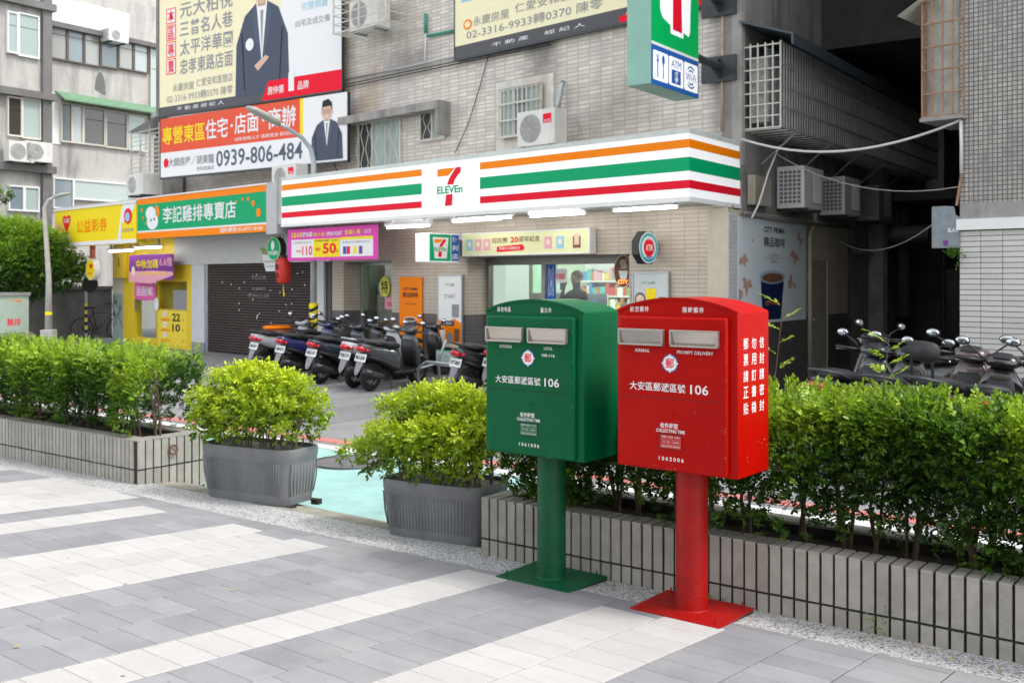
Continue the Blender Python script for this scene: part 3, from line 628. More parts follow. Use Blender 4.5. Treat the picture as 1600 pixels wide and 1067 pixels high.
    if side:
        for i, col_ in enumerate(side):
            for j, ch in enumerate(col_):
                t_ = text(ch, 0, 0, .046, .050, 0, Wt, root, .006); t_.rotation_euler = (0, 0, R(90)); t_.location = (W / 2 + .0012, -.083 + i * .080, e0 - .138 - j * .070)
        sc = MB(); rr = random.Random(4)
        for i in range(9):
            y_ = rr.uniform(-.12, .13); z_ = b0 + .09 + rr.uniform(0, .05) + .03 * math.sin(y_ * 20); r_ = rr.uniform(.002, .007)
            sc.add([(W / 2 + .0008, y_ + r_ * 1.6 * math.cos(a), z_ + r_ * .6 * math.sin(a) * rr.uniform(.6, 1)) for a in [k * math.pi / 3 for k in range(6)]], [(0, 1, 2, 3, 4, 5)])
        part('scratches', sc, mat('scratched_paint', (.62, .12, .10), .6), root, kind='stuff')
    return root
mailbox('green domestic mailbox with two steel slots and white lettering on a green pole', .201, 5.21, (.0, .105, .036), (.0, .06, .02),
        (('其他地區', 0, .088), ('臺北市', 0, .066), ('OUTGOING', .078), ('LOCAL', .052), '100-116'), '1061006', .822, 1.544, 1.602)
mailbox('red airmail and prompt delivery mailbox with white characters down its right side', .824, 4.688, (.42, .002, .0), (.28, .0, .0),
        (('航空郵件', 0, .100), ('限時郵件', 0.01, .104), ('AIRMAIL', .078), ('PROMPT DELIVERY', .178), None), '1062006', .843, 1.560, 1.620, ('郵票請正貼', '勿用釘書機', '信封請密封'))
# loose bits on the paving
rr = random.Random(12)
m_dl = mat('dry_leaf', (.42, .28, .06), .7)
for i, (px, py) in enumerate([(364, 923), (484, 891), (197, 913), (25, 1012), (1430, 1010), (1458, 1017), (1487, 1030), (1560, 1048)]):
    dx, dy = (px - 800) / 1600, (437 - py) / 1600
    # meet the sloping plaza
    Y = (.4185 - CAM_Z) / (dy + .02847 * dx + .04448); X = dx * Y
    lo = part('fallen_leaf', MB().add([(-.014, 0, 0), (-.004, -.007, .003), (.012, -.002, .002), (.016, .002, .005), (.003, .007, .004)], [(0, 1, 2, 3, 4)]), m_dl)
    lo.location = (X, Y, gz(X, Y) + .004); lo.rotation_euler = (0, 0, rr.uniform(0, 6))
    tag(lo, ['small dry leaf on a pale slab in front of the first wide light band end', 'small dry leaf on the dark slabs below the gap between the pots', 'small dry leaf at the lower edge of the wide light band', 'small dry leaf on the dark slabs in the bottom left corner',
        'leftmost dry leaf on the pebbles below the right hedge', 'second dry leaf on the pebbles below the right hedge', 'third dry leaf on the pebbles, near the right edge', 'last dry leaf on the pebbles, nearest the right edge'][i], 'leaf', 'dry leaves scattered over paving and pebbles')
# weeds at the foot of the planter
def weed(label, s, n, h, seed):
    x, y = pl(s, -.012); r0 = thing('weed', label, 'weed', (x, y, gz(x, y)))
    P = np.repeat(np.array([[0, 0, .005]]), n, 0) + np.random.default_rng(seed).normal(0, .008, (n, 3)) * [1, 1, 0]
    foliage('leaves', P, unit(np.array([-.2, -.25, .8]) + np.random.default_rng(seed).normal(0, .45, (n, 3))), 5, h * .22, h * .07, h * .8, np.full(n, .5), ML_hedge, r0, kind='stuff')
weed('small green weed growing from the planter foot just right of the red plate', 1.42, 7, .09, 3); weed('thin grassy weed at the planter foot near the right edge', 2.20, 6, .13, 8)

# ------------------------------------------------------------------ main building
Hs = fac(1077, 311, 1.12)[1]                   # underside of the canopy
xL7 = fx(440, 1.12); xR7 = fx(1077, 1.12); HT = fac(1077, 203, 1.12)[1]
xWL = fx(519); xEnd = fx(176); xU0 = fx(247, -.5)
m_tileL = mat('cream_wall_tile', (.52, .45, .365), .42, var=.08, vs=3, island=.05, stain=(.38, .34, .28), sa=.3)
m_tileD = mat('grey_brown_wall_tile', (.105, .095, .092), .45, var=.1, vs=3, island=.08)
m_core2 = mat('wall_joint', (.24, .21, .18), .9)
bl = thing('corner_building', 'tiled corner building with the convenience store on its ground floor and stained grey tiles above', 'building', (*W0, 0), FROT)
xw0, xw1 = fx(537), fx(612); xe0, xe1 = fx(730), fx(983)
zwt = fac(612, 408)[1]; zet = fac(983, 397)[1]; zdk = 1.11
core = MB()
def seg(x0, x1, z0, z1, th=.22): core.box(x0, x1, .012, th, z0, z1)
seg(xWL, xw0, 0, Hs); seg(xw1, xe0, 0, Hs); seg(xe1, -.05, 0, Hs); seg(xw0, xw1, zwt, Hs); seg(xe0, xe1, zet, Hs)
core.box(xw0 - .2, xw0, .22, .62, 0, Hs).box(xe0 - .2, xe0, .22, .62, 0, Hs).box(xw1, xw1 + .2, .22, .62, 0, Hs).box(xe1, xe1 + .15, .22, .62, 0, Hs)
core.box(xw0, xw1, .22, .62, zwt, Hs).box(xe0, xe1, .22, .62, zet, Hs)
part('shop_wall', core, m_core2, bl)
tl, td_ = MB(), MB()
def tilewall(x0, x1, z0, z1, tw=.235, th=.061, g=.006, yy=0., flip=None):
    """rows of long tiles; whole rows start on a common grid, ends cut to fit. flip: build on a face running into the wall at x=flip"""
    r0 = int(math.floor(z0 / th)); r1 = int(math.ceil(z1 / th)); c0 = int(math.floor(x0 / tw)); c1 = int(math.ceil(x1 / tw))
    for r in range(r0, r1):
        a, c = max(z0, r * th) + g / 2, min(z1, (r + 1) * th) - g / 2
        if c - a < .01: continue
        B = td_ if (a + c) / 2 < zdk else tl
        for k in range(c0, c1):
            p_, q_ = max(x0, k * tw) + g / 3, min(x1, (k + 1) * tw) - g / 3
            if q_ - p_ < .01: continue
            if flip is None: B.box(p_, q_, 0, .0125, a, c)
            else: B.box(flip, flip + .011, p_, q_, a, c)
for a_, b_, c_, d_ in ((xWL, xw0, 0, Hs), (xw1, xe0, 0, Hs), (xe1, 0, 0, Hs), (xw0, xw1, zwt, Hs), (xe0, xe1, zet, Hs)): tilewall(a_, b_, c_, d_)
tilewall(.013, .6, 0, zwt, flip=xw0); tilewall(.013, .6, 0, zet, flip=xe0)
part('wall_tiles', tl, m_tileL, bl, kind='stuff'); part('plinth_tiles', td_, m_tileD, bl, kind='stuff')
# canopy slab, side soffit
part('canopy', MB().box(fx(85, 1.12), xR7 - .32, -1.08, .5, Hs + .03, HT - .04), mat('canopy_render', (.52, .50, .47), .8, var=.15, stain=(.3, .29, .27), sa=.5), bl)
# upper floors
soot = [(fx(845, -.5), fac(845, 85, -.5)[1], .55, .9, (.10, .095, .09), .75), (fx(975, -.5), fac(975, 165, -.5)[1], .9, .6, (.22, .18, .13), .55), (fx(580, -.5), fac(580, 150, -.5)[1], .5, 1.1, (.36, .24, .13), .6),
        (fx(640, -.5), fac(640, 95, -.5)[1], 1.2, .45, (.12, .11, .11), .7), (fx(1130, -.5), fac(1130, 120, -.5)[1], .35, 1.6, (.13, .125, .12), .7), (fx(300, -.5), fac(300, 290, -.5)[1], 2.4, .5, (.22, .21, .20), .6), (fx(800, -.5), fac(800, 235, -.5)[1], 1., .25, (.22, .18, .14), .5)]
m_up = grid_tiles('upper_wall_tiles', (.70, .63, .555), (.46, .42, .38), .235, .068, .009, 0., stain=(.36, .335, .31), sa=.55, rough=.5, bumpd=.01, soot=soot)
xU1 = hit((W0[0] - NO[0] * .5, W0[1] - NO[1] * .5), U, 1161)[0]
part('upper_wall', MB().box(xU0, xU1 - .06, .5, .8, HT - .3, 13), m_up, bl)
ml_ = part('corner_pilaster', MB().box(xU1 - .16, xU1 + .0, .465, .55, HT - .3, 13), mat('grey_render', (.34, .32, .30), .8, var=.25, vs=3, bump=.4, bs=30, stain=(.10, .10, .095), sa=.8), bl)
part('end_wall', MB().box(xU0 - .012, xU0 - .002, .45, 9, 0, 13), MATS['grey_render'], bl)
part('back_core', MB().box(xEnd + .4, -.7, 6.4, 6.6, 0, 13), M_conc, bl)
SROT = math.atan2(D2[1], D2[0])
def sloc(o):      # children built in the side-street frame
    o.rotation_euler = (0, 0, SROT - FROT); return o
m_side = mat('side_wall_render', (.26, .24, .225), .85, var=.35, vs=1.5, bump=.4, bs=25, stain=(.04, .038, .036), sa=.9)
m_beige = mat('beige_wall_paint', (.52, .46, .36), .6, var=.12, vs=2, stain=(.22, .19, .15), sa=.4)
zsd = zat(330, 14.15)
sloc(part('side_wall', MB().box(.5, 16, .0, .3, zsd + .02, 13).box(5.24, 16, .0, .3, 0, zsd + .02), m_side, bl))
sloc(part('side_wall_beige', MB().box(.0, 5.24, .004, .3, zdk, zsd + .02), m_beige, bl))
sloc(part('side_wall_plinth', MB().box(.0, 5.24, -.004, .3, 0, zdk), mat('plinth_grey', (.07, .066, .07), .5, var=.15, bump=.3, bs=20), bl))
cw = MB()
for r in range(int(zdk / .061) + 1, int(zsd / .061)):
    for k in range(2): cw.box(.004 + k * .148, .146 + k * .148, -.010, .004, r * .061 + .003, r * .061 + .058)
sloc(part('corner_tiles', cw, mat('pale_corner_tile', (.56, .56, .57), .4, var=.06, island=.04), bl, kind='stuff'))
pg = MB()
for r in range(0, int(zdk / .061)):
    for k in range(22): pg.box(.004 + k * .237, .237 + k * .237 - .002, -.012, -.004, r * .061 + .003, r * .061 + .057)
sloc(part('side_plinth_tiles', pg, m_tileD, bl, kind='stuff'))
# service door and its frame on the side wall
def sX(px): return hit(W0, D2, px)[0]
dx0, dx1 = sX(1264), sX(1290)
dr = sloc(part('service_door', MB().box(dx0, dx1, -.02, .0, .06, zat(409, 17.2)), mat('door_beige', (.34, .31, .25), .55, var=.08), bl, bevel=.003))
part('door_frame', MB().box(dx0 - .03, dx0, -.03, .0, 0, zat(405, 17.2)).box(dx1, dx1 + .04, -.03, 0, 0, zat(405, 17.2)).box(dx0 - .03, dx1 + .04, -.031, 0, zat(408, 17.2), zat(404, 17.2)), m_beige, dr)
part('handle', MB().ball((dx0 + .08, -.05, 1.05), .03), M_steel, dr)
dp = MB().tube([(sX(1257) + .1, -.05, .05), (sX(1257) + .1, -.05, zsd - .25), (sX(1257) + .18, -.06, zsd - .12), (sX(1257) + .30, -.06, zsd - .05), (sX(1257) + .32, -.06, zsd + .2)], .038, 10)
pp = part('drain_pipe', dp, mat('pipe_cream', (.42, .38, .30), .5, var=.12), smooth=True); pp.location = (*W0, 0); pp.rotation_euler = (0, 0, SROT); tag(pp, 'cream drainpipe running down the side wall between the coffee mural and the door', 'pipe')

# ---- helpers for things on the facade
def frect(px0, px1, yt, yb, o=0.):
    x0, z1 = fac(px0, yt, o); _, z0 = fac(px0, yb, o); x1 = fx(px1, o); return x0, z0, x1 - x0, z1 - z0
def fthing(name, label, cat, x, o, z, group=None): return thing(name, label, cat, fworld(x, o, z), FROT, group)
def panel(name, label, cat, r, o, th, m, frame=None, group=None, fm=None):
    x0, z0, w_, h = r; t_ = fthing(name, label, cat, x0, o, z0, group)
    part('panel', MB().box(0, w_, 0, th, 0, h), m, t_)
    if frame:
        b = MB().box(-frame, w_ + frame, -.012, th, -frame, 0).box(-frame, w_ + frame, -.012, th, h, h + frame).box(-frame, 0, -.012, th, 0, h).box(w_, w_ + frame, -.012, th, 0, h); part('frame', b, fm or M_white, t_)
    return t_, w_, h
def pbox(t_, x0, x1, z0, z1, m, y=-.003, name='print', sub=None): return part(name, MB().box(x0, x1, y, y + .002, z0, z1), m, sub or t_)
def ppoly(t_, pts, m, y=-.003, name='print'): return part(name, MB().add([(p[0], y, p[1]) for p in pts], [tuple(range(len(pts)))]), m, t_)
def ell(cx, cz, rx, rz, n=24, a0=0, a1=2 * math.pi): return [(cx + rx * math.cos(a0 + (a1 - a0) * k / n), cz + rz * math.sin(a0 + (a1 - a0) * k / n)) for k in range(n)]
def logo7(t_, cx, cz, w_, h, y=-.004):
    """the store's 7 with its lettering, centred"""
    def Q(l): return [(cx + (a - .5) * w_, cz + (c - .5) * h) for a, c in l]
    ppoly(t_, Q([(0, .99), (0, .79), (.44, .79), (.60, .90), (.70, .99)]), P_O, y, 'print')
    ppoly(t_, Q([(.74, .99), (.62, .86), (.50, .74), (.43, .64), (.40, .55), (.66, .55), (.70, .66), (.80, .76), (.94, .86), (.94, .995)]), P_R, y - .0005, 'print')
    ppoly(t_, Q([(.36, .30), (.62, .30), (.60, .0), (.30, .0)]), P_R, y, 'print')
    text('ELEVEn', cx, cz - h * .075, w_ * 1.02, h * .20, y - .001, P_G, t_, .045)
M_lit = mat('lit_sign_white', (.80, .80, .80), .35, emit=(1, 1, 1), es=.12)
# ---- convenience store fascia
L7 = xR7 - xL7; HH = HT - Hs
fs = fthing('fascia_sign', 'long white store fascia with orange, green and red stripes wrapping the building corner', 'sign', xL7, 1.12, Hs)
part('panel', MB().slab([(0, 0), (L7, 0), (L7 - .024, .14), (0, .14)], 0, HH), M_lit, fs)
part('top_trim', MB().slab([(-.01, -.015), (L7 + .016, -.015), (L7 - .010, .16), (-.01, .16)], HH - .035, HH + .025), mat('fascia_trim', (.60, .64, .62), .5, var=.1, stain=(.3, .31, .3), sa=.4), fs)
part('bottom_trim', MB().slab([(-.01, -.012), (L7 + .012, -.012), (L7 - .04, .3), (-.01, .3)], -.03, .03), M_white, fs)
part('soffit', MB().box(.0, L7 - .26, .14, 1.6, -.006, .03), mat('soffit_panel', (.42, .42, .41), .6, var=.08), fs)
g0, g1 = fx(659, 1.12) - xL7, fx(750, 1.12) - xL7
for (a_, c_, mm) in ((.745, .87, P_O), (.408, .61, P_G), (.156, .278, P_R)):
    for x0, x1 in ((0.01, g0), (g1, L7)): part('stripe', MB().box(x0, x1, -.003, .001, a_ * HH, c_ * HH), mm, fs)
logo7(fs, (fx(684, 1.12) + fx(722, 1.12)) / 2 - xL7, .50 * HH, fx(723, 1.12) - fx(684, 1.12), .68 * HH)
# side return of the fascia
cxw, cyw, _ = fworld(xR7, 1.12); SL = 1.66
def sret(o): o.location = (L7, 0, 0); o.rotation_euler = (0, 0, SROT - FROT); return o
sret(part('side_panel', MB().box(.0, SL, 0.0005, .02, 0.001, HH - .001), M_lit, fs)); sret(part('side_top_trim', MB().box(.0, SL, -.015, .02, HH - .036, HH + .024), MATS['fascia_trim'], fs)); sret(part('side_bottom_trim', MB().box(.0, SL, -.011, .02, -.031, .029), M_white, fs))
for (a_, c_, mm) in ((.745, .87, P_O), (.408, .61, P_G), (.156, .278, P_R)): sret(part('stripe', MB().box(0, SL, -.003, .001, a_ * HH, c_ * HH), mm, fs))
# ---- fluorescent battens under the canopy
m_tube = mat('lit_tube', (1, 1, 1), .5, emit=(1, .98, .95), es=5)
def batten(label, px0, px1, py, o, lit=True):
    x0, z0 = fac(px0, py, o); x1 = fx(px1, o); t_ = fthing('ceiling_light', label, 'light', x0, o, z0, 'fluorescent battens under the shop canopies')
    part('batten', MB().box(0, x1 - x0, -.05, .05, .02, .065), M_white, t_); part('lit_tube', MB().tube([(.03, 0, 0), (x1 - x0 - .03, 0, 0)], .02, 8), m_tube, t_)
    for xb_ in (.1, x1 - x0 - .14): part('bracket', MB().box(xb_, xb_ + .04, -.02, .02, .06, max(.07, Hs - z0)), M_steel, t_)
for i, (a, c, y_) in enumerate(((603, 673, 353), (706, 785, 346), (827, 915, 338), (957, 1060, 329))):
    batten(['front batten light over the orange poster', 'front batten light over the small projecting store sign', 'front batten light over the doorway banner', 'front batten light nearest the round bank sign'][i], a, c, y_, .62)
for i, (a, c, y_) in enumerate(((604, 672, 349), (716, 800, 337), (825, 905, 326), (962, 1056, 322))):
    batten(['rear batten light over the orange poster', 'rear batten light over the small projecting store sign', 'rear batten light over the doorway banner', 'rear batten light nearest the round bank sign'][i], a, c, y_ + 7, 1.0)
batten('batten light under the yellow lottery fascia, left one', 170, 208, 393, .5); batten('batten light under the yellow lottery fascia, right one', 211, 252, 388, .5)

x_, y_ = pl(2.5, -13.5); pb_ = thing('plaza_building', 'beige stone building behind the viewer, mirrored in the steel mailbox slots', 'building', (x_, y_, .5), PROT)
m_bs = mat('beige_stone', (.50, .44, .36), .6, var=.1, vs=2)
part('wall', MB().box(-11, 9, -.6, 0, 3.4, 11), m_bs, pb_); part('glass_band', MB().box(-11, 9, -.8, -.6, 0, 3.4), mat('dark_shop_glass', (.05, .055, .06), .1), pb_)
for k in range(6): part('pier', MB().box(-11 + k * 3.9, -10.2 + k * 3.9, -.6, .05, 0, 3.4), m_bs, pb_)

# ------------------------------------------------------------------ shop interior seen through window and doors
m_in = mat('shop_interior_wall', (.55, .66, .55), .6); m_gl = glass('window_glass')
inn = thing('shop_interior', 'bright green and white store interior with shelves seen through the doors and window', 'interior', (*W0, 0), FROT)
part('back_wall', MB().box(xw0 - .4, -.85, 4.4, 4.5, 0, 2.7), m_in, inn); part('floor_tiles', MB().box(xw0 - .4, -.85, .62, 4.4, .02, .06), mat('shop_floor', (.5, .5, .48), .3), inn)
part('ceiling', MB().box(xw0 - .4, -.85, .3, 4.5, 2.62, 2.7), m_in, inn)
part('left_wall', MB().box(xw0 - .7, xw0 - .6, .62, 4.5, 0, 2.7), m_in, inn); part('display_back', MB().box(xw0 - .6, xe0 - 2.2, 1.9, 1.95, 0, 2.6), m_in, inn)
rr = random.Random(5)
m_gd = [mat('goods_%d' % i, c, .5) for i, c in enumerate([(.6, .08, .08), (.75, .55, .1), (.08, .25, .5), (.75, .72, .66), (.25, .4, .1), (.7, .35, .45), (.45, .22, .1), (.1, .45, .45)])]
for i in range(4):
    x0, z0 = (-7.6, -5.3, -3.4, -1.9)[i], 2.5
    l_ = thing('ceiling_light', ['store ceiling light behind the narrow window', 'store ceiling light left of the door post', 'store ceiling light right of the door post', 'store ceiling light at the right end of the glass'][i], 'light', fworld(x0, -2.4, z0), FROT, 'ceiling lights inside the store')
    part('housing', MB().box(-.65, .65, -.09, .09, .02, .06), M_white, l_); part('lit_tube', MB().box(-.62, .62, -.07, .07, -.005, .02), mat('interior_lit_tube', (1, 1, 1), .5, emit=(1, 1, .97), es=26), l_)
def shelf(label, x0, x1, y0, h, rows, group='goods shelves inside the store'):
    t_ = thing('store_shelf', label, 'shelf', fworld(x0, -y0, .06), FROT, group); L = x1 - x0
    part('rack', MB().box(0, L, .18, .21, 0, h), M_white, t_)
    bs = [MB() for _ in m_gd]
    for r in range(rows):
        z = .12 + (h - .2) * r / rows; part('shelf_board', MB().box(0, L, -.16, .18, z - .03, z), M_white, t_); x = .03
        while x < L - .12:
            w_ = rr.uniform(.06, .16); hh = rr.uniform(.5, .9) * (h - .2) / rows; bs[rr.randrange(len(bs))].box(x, x + w_ * .93, -.14, .06, z + .002, z + hh); x += w_
    for b_, m_ in zip(bs, m_gd):
        if b_.v: part('goods', b_, m_, t_, kind='stuff')
shelf('low shelf of packets left of the door post', xe0 - .1, xe0 + 1.7, 1.5, 1.4, 4); shelf('low shelf of snacks right of the door post', xe0 + 2.2, xe1 - .1, 1.25, 1.25, 4)
shelf('tall shelf of drinks along the back wall of the store', xe0 - 1, xe1 + .6, 4.15, 2.0, 6); shelf('display shelf behind the narrow window', xw0 - .5, xw1 + .3, 1.3, 1.7, 5)
ck = thing('store_cooler', 'bright green and white cooler cabinet behind the left door pane', 'cooler', fworld(xe0 - 2.0, -1.75, .06), FROT)
part('cabinet', MB().box(0, 1.9, .0, .6, 0, 2.1), mat('cooler_green', (.35, .62, .42), .5), ck); part('lit_panel', MB().box(.9, 1.8, -.02, 0, .5, 2.0), mat('cooler_lit', (.8, .85, .8), .4, emit=(.85, 1, .9), es=.25), ck); part('lit_header', MB().box(0, 1.9, -.03, 0, 2.1, 2.3), mat('cooler_header', (.8, .85, .8), .4, emit=(.8, 1, .85), es=.35), ck)
for k in range(4): part('goods', MB().box(.05 + .2 * k, .2 + .2 * k, -.05, 0, .4, 1.7 - .15 * (k % 2)), m_gd[k * 2 % 8], ck)
# window display
gw = thing('shop_window', 'narrow recessed shop window with yellow sale discs and hanging straw', 'window', fworld(xw0, -.42, 0), FROT); Lw = xw1 - xw0
part('frame', MB().box(0, .05, -.03, .03, .25, zwt).box(Lw - .05, Lw, -.03, .03, .25, zwt).box(.05, Lw - .05, -.03, .03, zwt - .06, zwt).box(.05, Lw - .05, -.03, .03, .25, .32), M_steel, gw)
part('glass_pane', MB().box(.05, Lw - .05, -.004, .004, .32, zwt - .06), m_gl, gw)
part('sill_wall', MB().box(0, Lw, -.1, .12, 0, .25), m_tileD, gw)
ds = fac(580, 450, -.42)
for k, ch in enumerate('特賣'):
    cx = Lw * (.52 + .30 * k); cz = zat(448, 20.1)
    dsc = part('sale_disc', MB().disc(cx, cz, .155, -.02, -.012, 24, .20), mat('sale_yellow', (.72, .72, .05), .5), gw); text(ch, cx, cz, .2, .25, -.024, P_K, dsc, .02)
nb = part('notice', MB().box(Lw * .52, Lw * .86, -.02, -.014, zat(482, 20.1), zat(464, 20.1)), P_Pk, gw); text('全面特價', Lw * .69, zat(474, 20.1), .34, .09, -.022, P_R, nb, .01)
part('hanging_straw', MB().prism([(Lw * .6, .9), (Lw * .95, .9), (Lw * .9, 1.32), (Lw * .65, 1.30)], .03, .08), mat('straw', (.42, .34, .14), .9, var=.45, vs=40, bump=.8, bs=80), gw)
# doors
gd = thing('sliding_doors', 'grey framed glass sliding doors and fixed pane under the yellow doorway banner', 'door', fworld(xe0, -.47, 0), FROT); Le = xe1 - xe0
f1 = fx(762, -.47) - xe0; f2 = fx(851, -.47) - xe0; m_fr = mat('door_frame_grey', (.22, .21, .20), .4, .4)
for a, c in ((f1, f1 + .07), (f2 - .04, f2 + .04), (Le - .07, Le)): part('post', MB().box(a, c, -.04, .04, .0, zet), m_fr, gd)
part('header', MB().box(f1, Le, -.045, .045, zet - .13, zet), m_fr, gd); part('threshold', MB().box(f1, Le, -.05, .05, 0, .08), m_fr, gd)
part('glass_pane', MB().box(f1 + .07, f2 - .04, -.005, .005, .08, zet - .13), m_gl, gd); part('glass_pane', MB().box(f2 + .04, Le - .07, -.005, .005, .08, zet - .13), m_gl, gd)
part('reveal_wall', MB().box(0.02, f1, -.02, .05, 0, zet), m_core2, gd)
def dpt(px, py): x_, z_ = fac(px, py, -.47); return x_ - xe0, z_
sx, sz = dpt(862, 450); bd = part('blue_strip', MB().box(sx - .10, sx + .10, -.014, -.006, zat(475, 16.6), zat(405, 16.6)), P_B, gd)
text('◎ 24H ◎', sx, zat(440, 16.6), .12, .5, -.018, P_W, bd)
sx, sz = dpt(877, 431); bd = part('price_card', MB().box(sx - .12, sx + .12, -.014, -.006, sz - .11, sz + .11), P_W, gd); text('100', sx, sz - .01, .18, .10, -.017, P_R, bd, .03)
# neon cup sign by the right jamb
cx_, cz_ = fac(973, 424, -.3); cs = fthing('cup_sign', 'oval brown sign with a white steaming cup glowing at the right door jamb', 'sign', cx_ - .02, -.36, cz_)
part('plate', MB().disc(0, 0, .17, -.02, .02, 28, .24), P_Bn, cs); part('rim', MB().rings([[Vector((ca, y_, sa)) for ca, y_, sa in [((.17 + d * .012) * math.cos(a), yy_, (.24 + d * .012) * math.sin(a)) for d, yy_ in ((0, -.03), (1, -.03), (1, .0), (0, .0))]] for a in [2 * math.pi * k / 28 for k in range(28)]], closed=True), P_W, cs)
part('print', MB().add([(p[0], -.024, p[1]) for p in [(-.09, .01), (.09, .01), (.06, -.12), (-.05, -.12)]], [(3, 2, 1, 0)]), P_W, cs)
for k in (-.04, 0, .04): part('print', MB().tube([(k, -.026, .04), (k + .03, -.026, .08), (k - .01, -.026, .13), (k + .02, -.026, .18)], .009, 5), P_W, cs)
text('CITY', 0, -.16, .2, .06, -.03, mat('neon_orange', (.9, .25, .05), .5, emit=(1, .2, .03), es=1.2), cs, .03)
# customer in the store, at the glass
def person(label, loc, rotz, group=None):
    root = thing('person', label, 'person', loc, rotz)
    J = {'pel': (0, 0, .95), 'wst': (0, 0, 1.08), 'ches': (0, .0, 1.30), 'neck': (0, .0, 1.47), 'hd0': (0, -.02, 1.56), 'hd1': (0, -.03, 1.66), 'hd2': (0, -.02, 1.74),
         'ls': (.17, 0, 1.40), 'le': (.26, -.12, 1.16), 'lw': (.10, -.30, 1.28), 'rs': (-.17, 0, 1.40), 're': (-.30, -.10, 1.20), 'rw': (-.12, -.20, 1.50),
         'lh': (.10, 0, .90), 'lk': (.11, -.03, .50), 'la': (.11, 0, .09), 'lt': (.13, -.16, .04), 'rh': (-.10, 0, .90), 'rk': (-.11, .0, .50), 'ra': (-.11, .05, .09), 'rt': (-.13, -.11, .04)}
    Rr = {'pel': .15, 'wst': .135, 'ches': .165, 'neck': .058, 'hd0': .072, 'hd1': .092, 'hd2': .078, 'ls': .065, 'le': .048, 'lw': .030, 'rs': .065, 're': .048, 'rw': .030, 'lh': .095, 'lk': .065, 'la': .042, 'lt': .03, 'rh': .095, 'rk': .065, 'ra': .042, 'rt': .03}
    E_ = [('pel', 'wst'), ('wst', 'ches'), ('ches', 'neck'), ('neck', 'hd0'), ('hd0', 'hd1'), ('hd1', 'hd2'), ('ches', 'ls'), ('ls', 'le'), ('le', 'lw'), ('ches', 'rs'), ('rs', 're'), ('re', 'rw'), ('pel', 'lh'), ('lh', 'lk'), ('lk', 'la'), ('la', 'lt'), ('pel', 'rh'), ('rh', 'rk'), ('rk', 'ra'), ('ra', 'rt')]
    for sd_, w_ in (('l', 'lw'), ('r', 'rw')):
        p = Vector(J[w_]); d = (p - Vector(J[sd_ + 'e'])).normalized(); J[sd_ + 'p'] = tuple(p + d * .05); Rr[sd_ + 'p'] = .034; E_.append((w_, sd_ + 'p'))
        sdv = d.cross(Vector((0, 0, 1))).normalized()
        for k in range(4):
            a_, b_ = '%sf%d' % (sd_, k), '%sg%d' % (sd_, k); q_ = p + d * .095 + sdv * (-.027 + .018 * k); J[a_] = tuple(q_); J[b_] = tuple(q_ + d * (.05 + .01 * (k in (1, 2))) + Vector((0, 0, -.015))); Rr[a_] = .011; Rr[b_] = .008; E_ += [(sd_ + 'p', a_), (a_, b_)]
        q_ = p + d * .05 + sdv * .045; J[sd_ + 't'] = J[sd_ + 't'] if False else J[sd_ + 't']
        J[sd_ + 'th'] = tuple(q_); Rr[sd_ + 'th'] = .011; E_.append((sd_ + 'p', sd_ + 'th'))
    ks = list(J); me = bpy.data.meshes.new('body'); me.from_pydata([J[k] for k in ks], [(ks.index(a), ks.index(b)) for a, b in E_], [])
    o = link('body', me, [mat('dark_clothes', (.03, .03, .045), .8), mat('skin', (.42, .26, .19), .6)], root)
    md = o.modifiers.new('skin', 'SKIN'); md.use_smooth_shade = True
    for i, k in enumerate(ks): me.skin_vertices[0].data[i].radius = (Rr[k], Rr[k] * (.7 if k in ('pel', 'wst', 'ches') else 1))
    me.skin_vertices[0].data[0].use_root = True
    sb = o.modifiers.new('sub', 'SUBSURF'); sb.levels = 1; sb.render_levels = 1
    part('head', MB().ball((0, -.025, 1.655), (.080, .10, .118), 16, 12).ball((0, -.128, 1.64), (.012, .02, .02), 8, 6).ball((-.082, -.015, 1.65), (.012, .02, .03), 8, 6).ball((.082, -.015, 1.65), (.012, .02, .03), 8, 6), mat('skin', (.42, .26, .19), .6), root, smooth=True, kind='stuff')
    for sx_ in (-.03, .03): part('eye', MB().ball((sx_, -.118, 1.67), (.011, .008, .007), 8, 6), M_black, root, smooth=True)
    part('mouth', MB().ball((0, -.120, 1.60), (.022, .006, .005), 8, 6), mat('lips', (.35, .12, .10), .5), root, smooth=True)
    part('hair', MB().ball((0, .0, 1.70), (.098, .112, .098), 16, 10), mat('hair', (.012, .010, .009), .6), root, smooth=True)
    return root
px_, _ = fac(903, 440, -1.0); person('dark haired person in black holding up a phone behind the store glass', fworld(px_, -.98, .06), FROT)
ph_ = part('phone', MB().box(-.035, .035, -.01, .0, -.07, .07), M_black, bevel=.004); ph_.location = fworld(px_ - .11, -.72, 1.60); ph_.rotation_euler = (0, 0, FROT); tag(ph_, 'black phone held up by the person behind the glass', 'phone')

